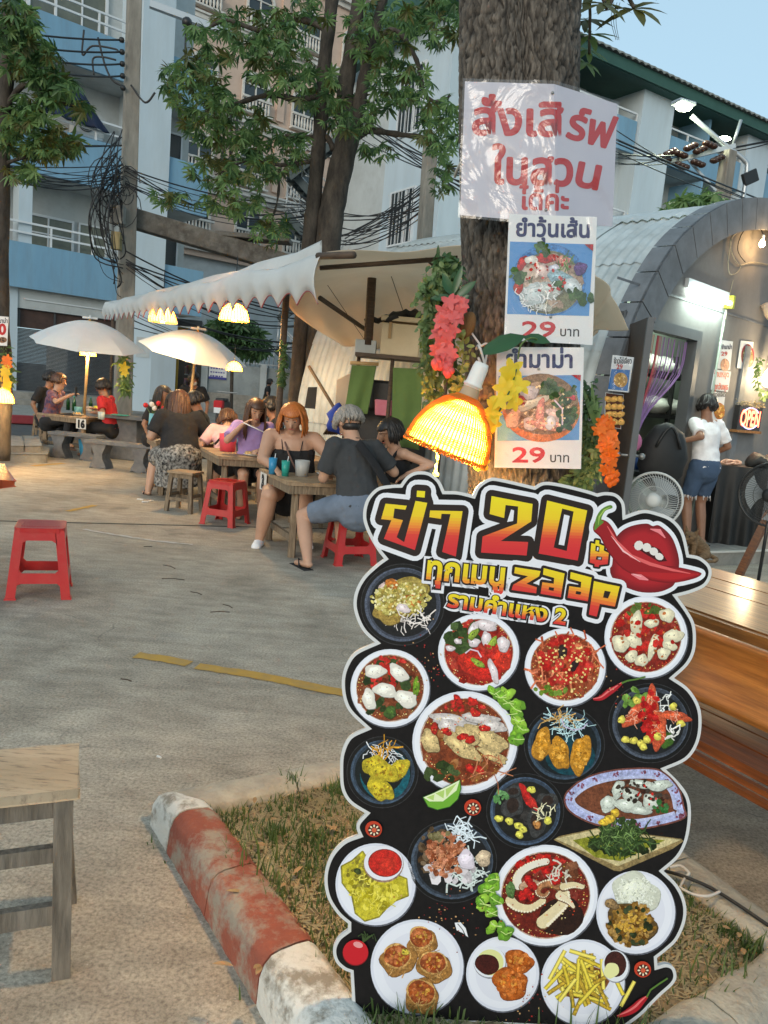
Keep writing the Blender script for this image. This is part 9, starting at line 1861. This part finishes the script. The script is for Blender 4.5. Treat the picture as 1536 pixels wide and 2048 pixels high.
wires('cable_bundle', 'fan of thin cables crossing behind the left tree leaves', (-30, 320), 12, (246, 345), YP-.25, 11, 30, .05, .35, .010, 3)
wires('cable_bundle', 'cables from the left pole to the forked tree at balcony height', (250, 350), YP-.25, (655, 420), 18, 9, 22, .1, .6, .014, 4)
wires('cable_bundle', 'cables from the left pole sagging to the canopy', (252, 520), YP-.25, (640, 640), 19, 7, 18, .1, .6, .016, 5)
wires('cable_bundle', 'tangle of cables from the forked tree to the middle pole', (600, 440), 18, (852, 400), 17, 12, 50, .0, .7, .014, 6)
wires('cable_bundle', 'cables fanning down from the middle pole to the stair tower', (853, 380), 17, (690, 480), 22, 9, 20, .0, .3, .018, 7)
wires('cable_bundle', 'long lines sloping from the stairs to the middle pole and trunk', (700, 250), 24, (940, 370), 16, 8, 45, .0, .3, .018, 8)
wires('cable_bundle', 'long lines sloping past the balconies to the right pole', (1160, 250), 14, (1560, 420), 22, 4, 40, .0, .25, .02, 9)
wires('cable_bundle', 'lines reaching the right pole insulators from the big sign', (1180, 300), 16, (1360, 315), 20, 4, 18, .0, .2, .02, 10)
wires('cable_bundle', 'pair of lines leaving the right pole for the right edge', (1400, 305), 20, (1580, 270), 21, 3, 12, .0, .15, .02, 11)
wires('cable_bundle', 'thin lines behind the canopy lamps above the second umbrella', (255, 625), 18, (590, 690), 22, 8, 28, .1, .5, .016, 12)
tg = thing('cable_tangle', 'tangled mass of looped black cables hanging on the left utility pole', 'cables', tuple(D(225, 600, YP)))
for k in range(26):
    y0, y1 = r.uniform(250, 380), r.uniform(420, 620); x0_ = r.uniform(228, 246); bx = r.uniform(174, 238); m = MB()
    m.tube(smooth_curve([D(x0_, y0, YP-.3), D((x0_+bx)/2-6, y0+(y1-y0)*.2, YP-.4-r.random()*.3), D(bx, (y0+y1)/2, YP-.4-r.random()*.3), D(bx+r.uniform(5, 25), y1-20, YP-.4), D(r.uniform(225, 248), y1, YP-.3)], 5), r.uniform(.006, .015), 5); m.build('cable', 'cable', tg)
for k in range(10): c = D(r.uniform(205, 262), r.uniform(330, 420), YP-.35); q = r.uniform(.1, .3); m = MB(); m.tube([c+Vector((q*math.cos(a), -.03*a, q*1.3*math.sin(a))) for a in [j*.45 for j in range(15)]], .009, 4); m.build('cable_loop', 'cable', tg)
m = MB(); m.tube(smooth_curve([D(168, 60, YP), D(165, 110, YP), D(185, 92, YP), D(230, 98, YP), D(236, 104, YP)], 6), .018, 6); m.tube(smooth_curve([D(196, 75, YP), D(210, 130, YP), D(225, 160, YP), D(245, 172, YP)], 6), .02, 6); m.tube(smooth_curve([D(188, 150, YP), D(186, 118, YP), D(205, 114, YP), D(232, 120, YP)], 6), .018, 6); m.tube(smooth_curve([D(262, 170, YP-.2), D(290, 205, YP-.2), D(310, 185, YP-.2)], 6), .02, 6); single(m, 'loose_cable_loops', 'cable', 'loose black cable loops curling beside the pole insulators', 'cables')
# ---- motorbike and car behind
mb_ = D(440, 800, 24); mo = thing('motorbike', 'parked dark motorbike seen from behind by the grey wall', 'motorbike', (mb_.x, 24, 0)); q = Vector((mb_.x, 24, 0))
for dy in (0, 1.15): m = MB(); m.tube([q+Vector((0, dy+.28*math.cos(a), .28+.28*math.sin(a))) for a in [j*PI/8 for j in range(17)]], .05, 6); m.build('wheel', 'black_plastic', mo)
for nm, c, s_, mt in (('body', (0, .5, .6), (.26, 1.0, .34), 'black_plastic'), ('seat', (0, .3, .82), (.28, .7, .1), 'black_plastic'), ('tail', (0, -.12, .68), (.28, .3, .24), 'cloth_red'), ('number_plate', (0, -.30, .5), (.22, .02, .17), 'paper'), ('handlebar', (0, 1.0, 1.05), (.7, .05, .05), 'steel')): m = MB(); m.box(q+Vector(c), s_); m.build(nm, mt, mo, bevel=.04)
# ---- litter on the ground
def litter(nm, x, y, mt, label, a, L_, w_, grp): m = MB(); c = G(x, y); d = Vector((math.cos(a), math.sin(a), 0))*L_/2; m.tube([c-d+Vector((0, 0, w_)), c+Vector((0, 0, w_))+Vector((-d.y, d.x, 0))*.25, c+d+Vector((0, 0, w_))], w_, 6); single(m, nm, mt, label, nm.replace('_', ' '), grp)
litter('cigarette_butt', 318, 1516, 'paper', 'white cigarette butt lying on the concrete above the kerb corner', -.5, .022, .004, None)
for k, (x, y) in enumerate(((280, 1000), (290, 1005), (302, 1003))): litter('white_scrap', x, y, 'paper', ('left', 'middle', 'right')[k]+' white paper scrap below the sandalled foot', .5*k, .07, .008, 'paper scraps on the ground')
for x, y, a, L_, lb in ((296, 1094, .4, .07, 'short dark twig just below the white line, furthest from us'), (338, 1134, -.6, .14, 'dark forked looking twig second from the white line'), (346, 1159, .1, .16, 'longest thin dark twig lying level on the open concrete'), (392, 1187, -.5, .10, 'dark twig left of the twig cluster above the yellow line'), (440, 1225, .3, .12, 'dark twig at the centre of the cluster above the yellow line'), (455, 1213, -.7, .1, 'tilted dark twig at the upper right of the twig cluster'), (252, 1361, -.3, .06, 'small dark twig alone just below the left end of the yellow line')): litter('twig', x, y, 'dark_wood', lb, a, L_, .0028, 'twigs scattered on the concrete')
r = random.Random(8); m = MB()
for k in range(26): p = G(r.uniform(450, 700), r.uniform(1600, 1950), .125) if k < 16 else G(r.uniform(1340, 1520), r.uniform(1830, 1960), .125); leaf_mesh(m, p, Vector((r.gauss(0, 1), r.gauss(0, 1), .1)), Vector((0, 0, 1)), r.uniform(.02, .05), .014, .2)
o = m.build('fallen_leaves', mat('leaf_dead', (.30, .17, .07), (.42, .27, .13), ns=20, rough=.8), None, off=(0, 0, 0)); tag(o, 'curled brown fallen leaves on the grass in the kerbed bed', 'leaves', None, 'stuff')
bpy.context.view_layer.update()
for o_ in bpy.data.objects:
    for k_ in ('_off', '_wl'):
        if k_ in o_: del o_[k_]
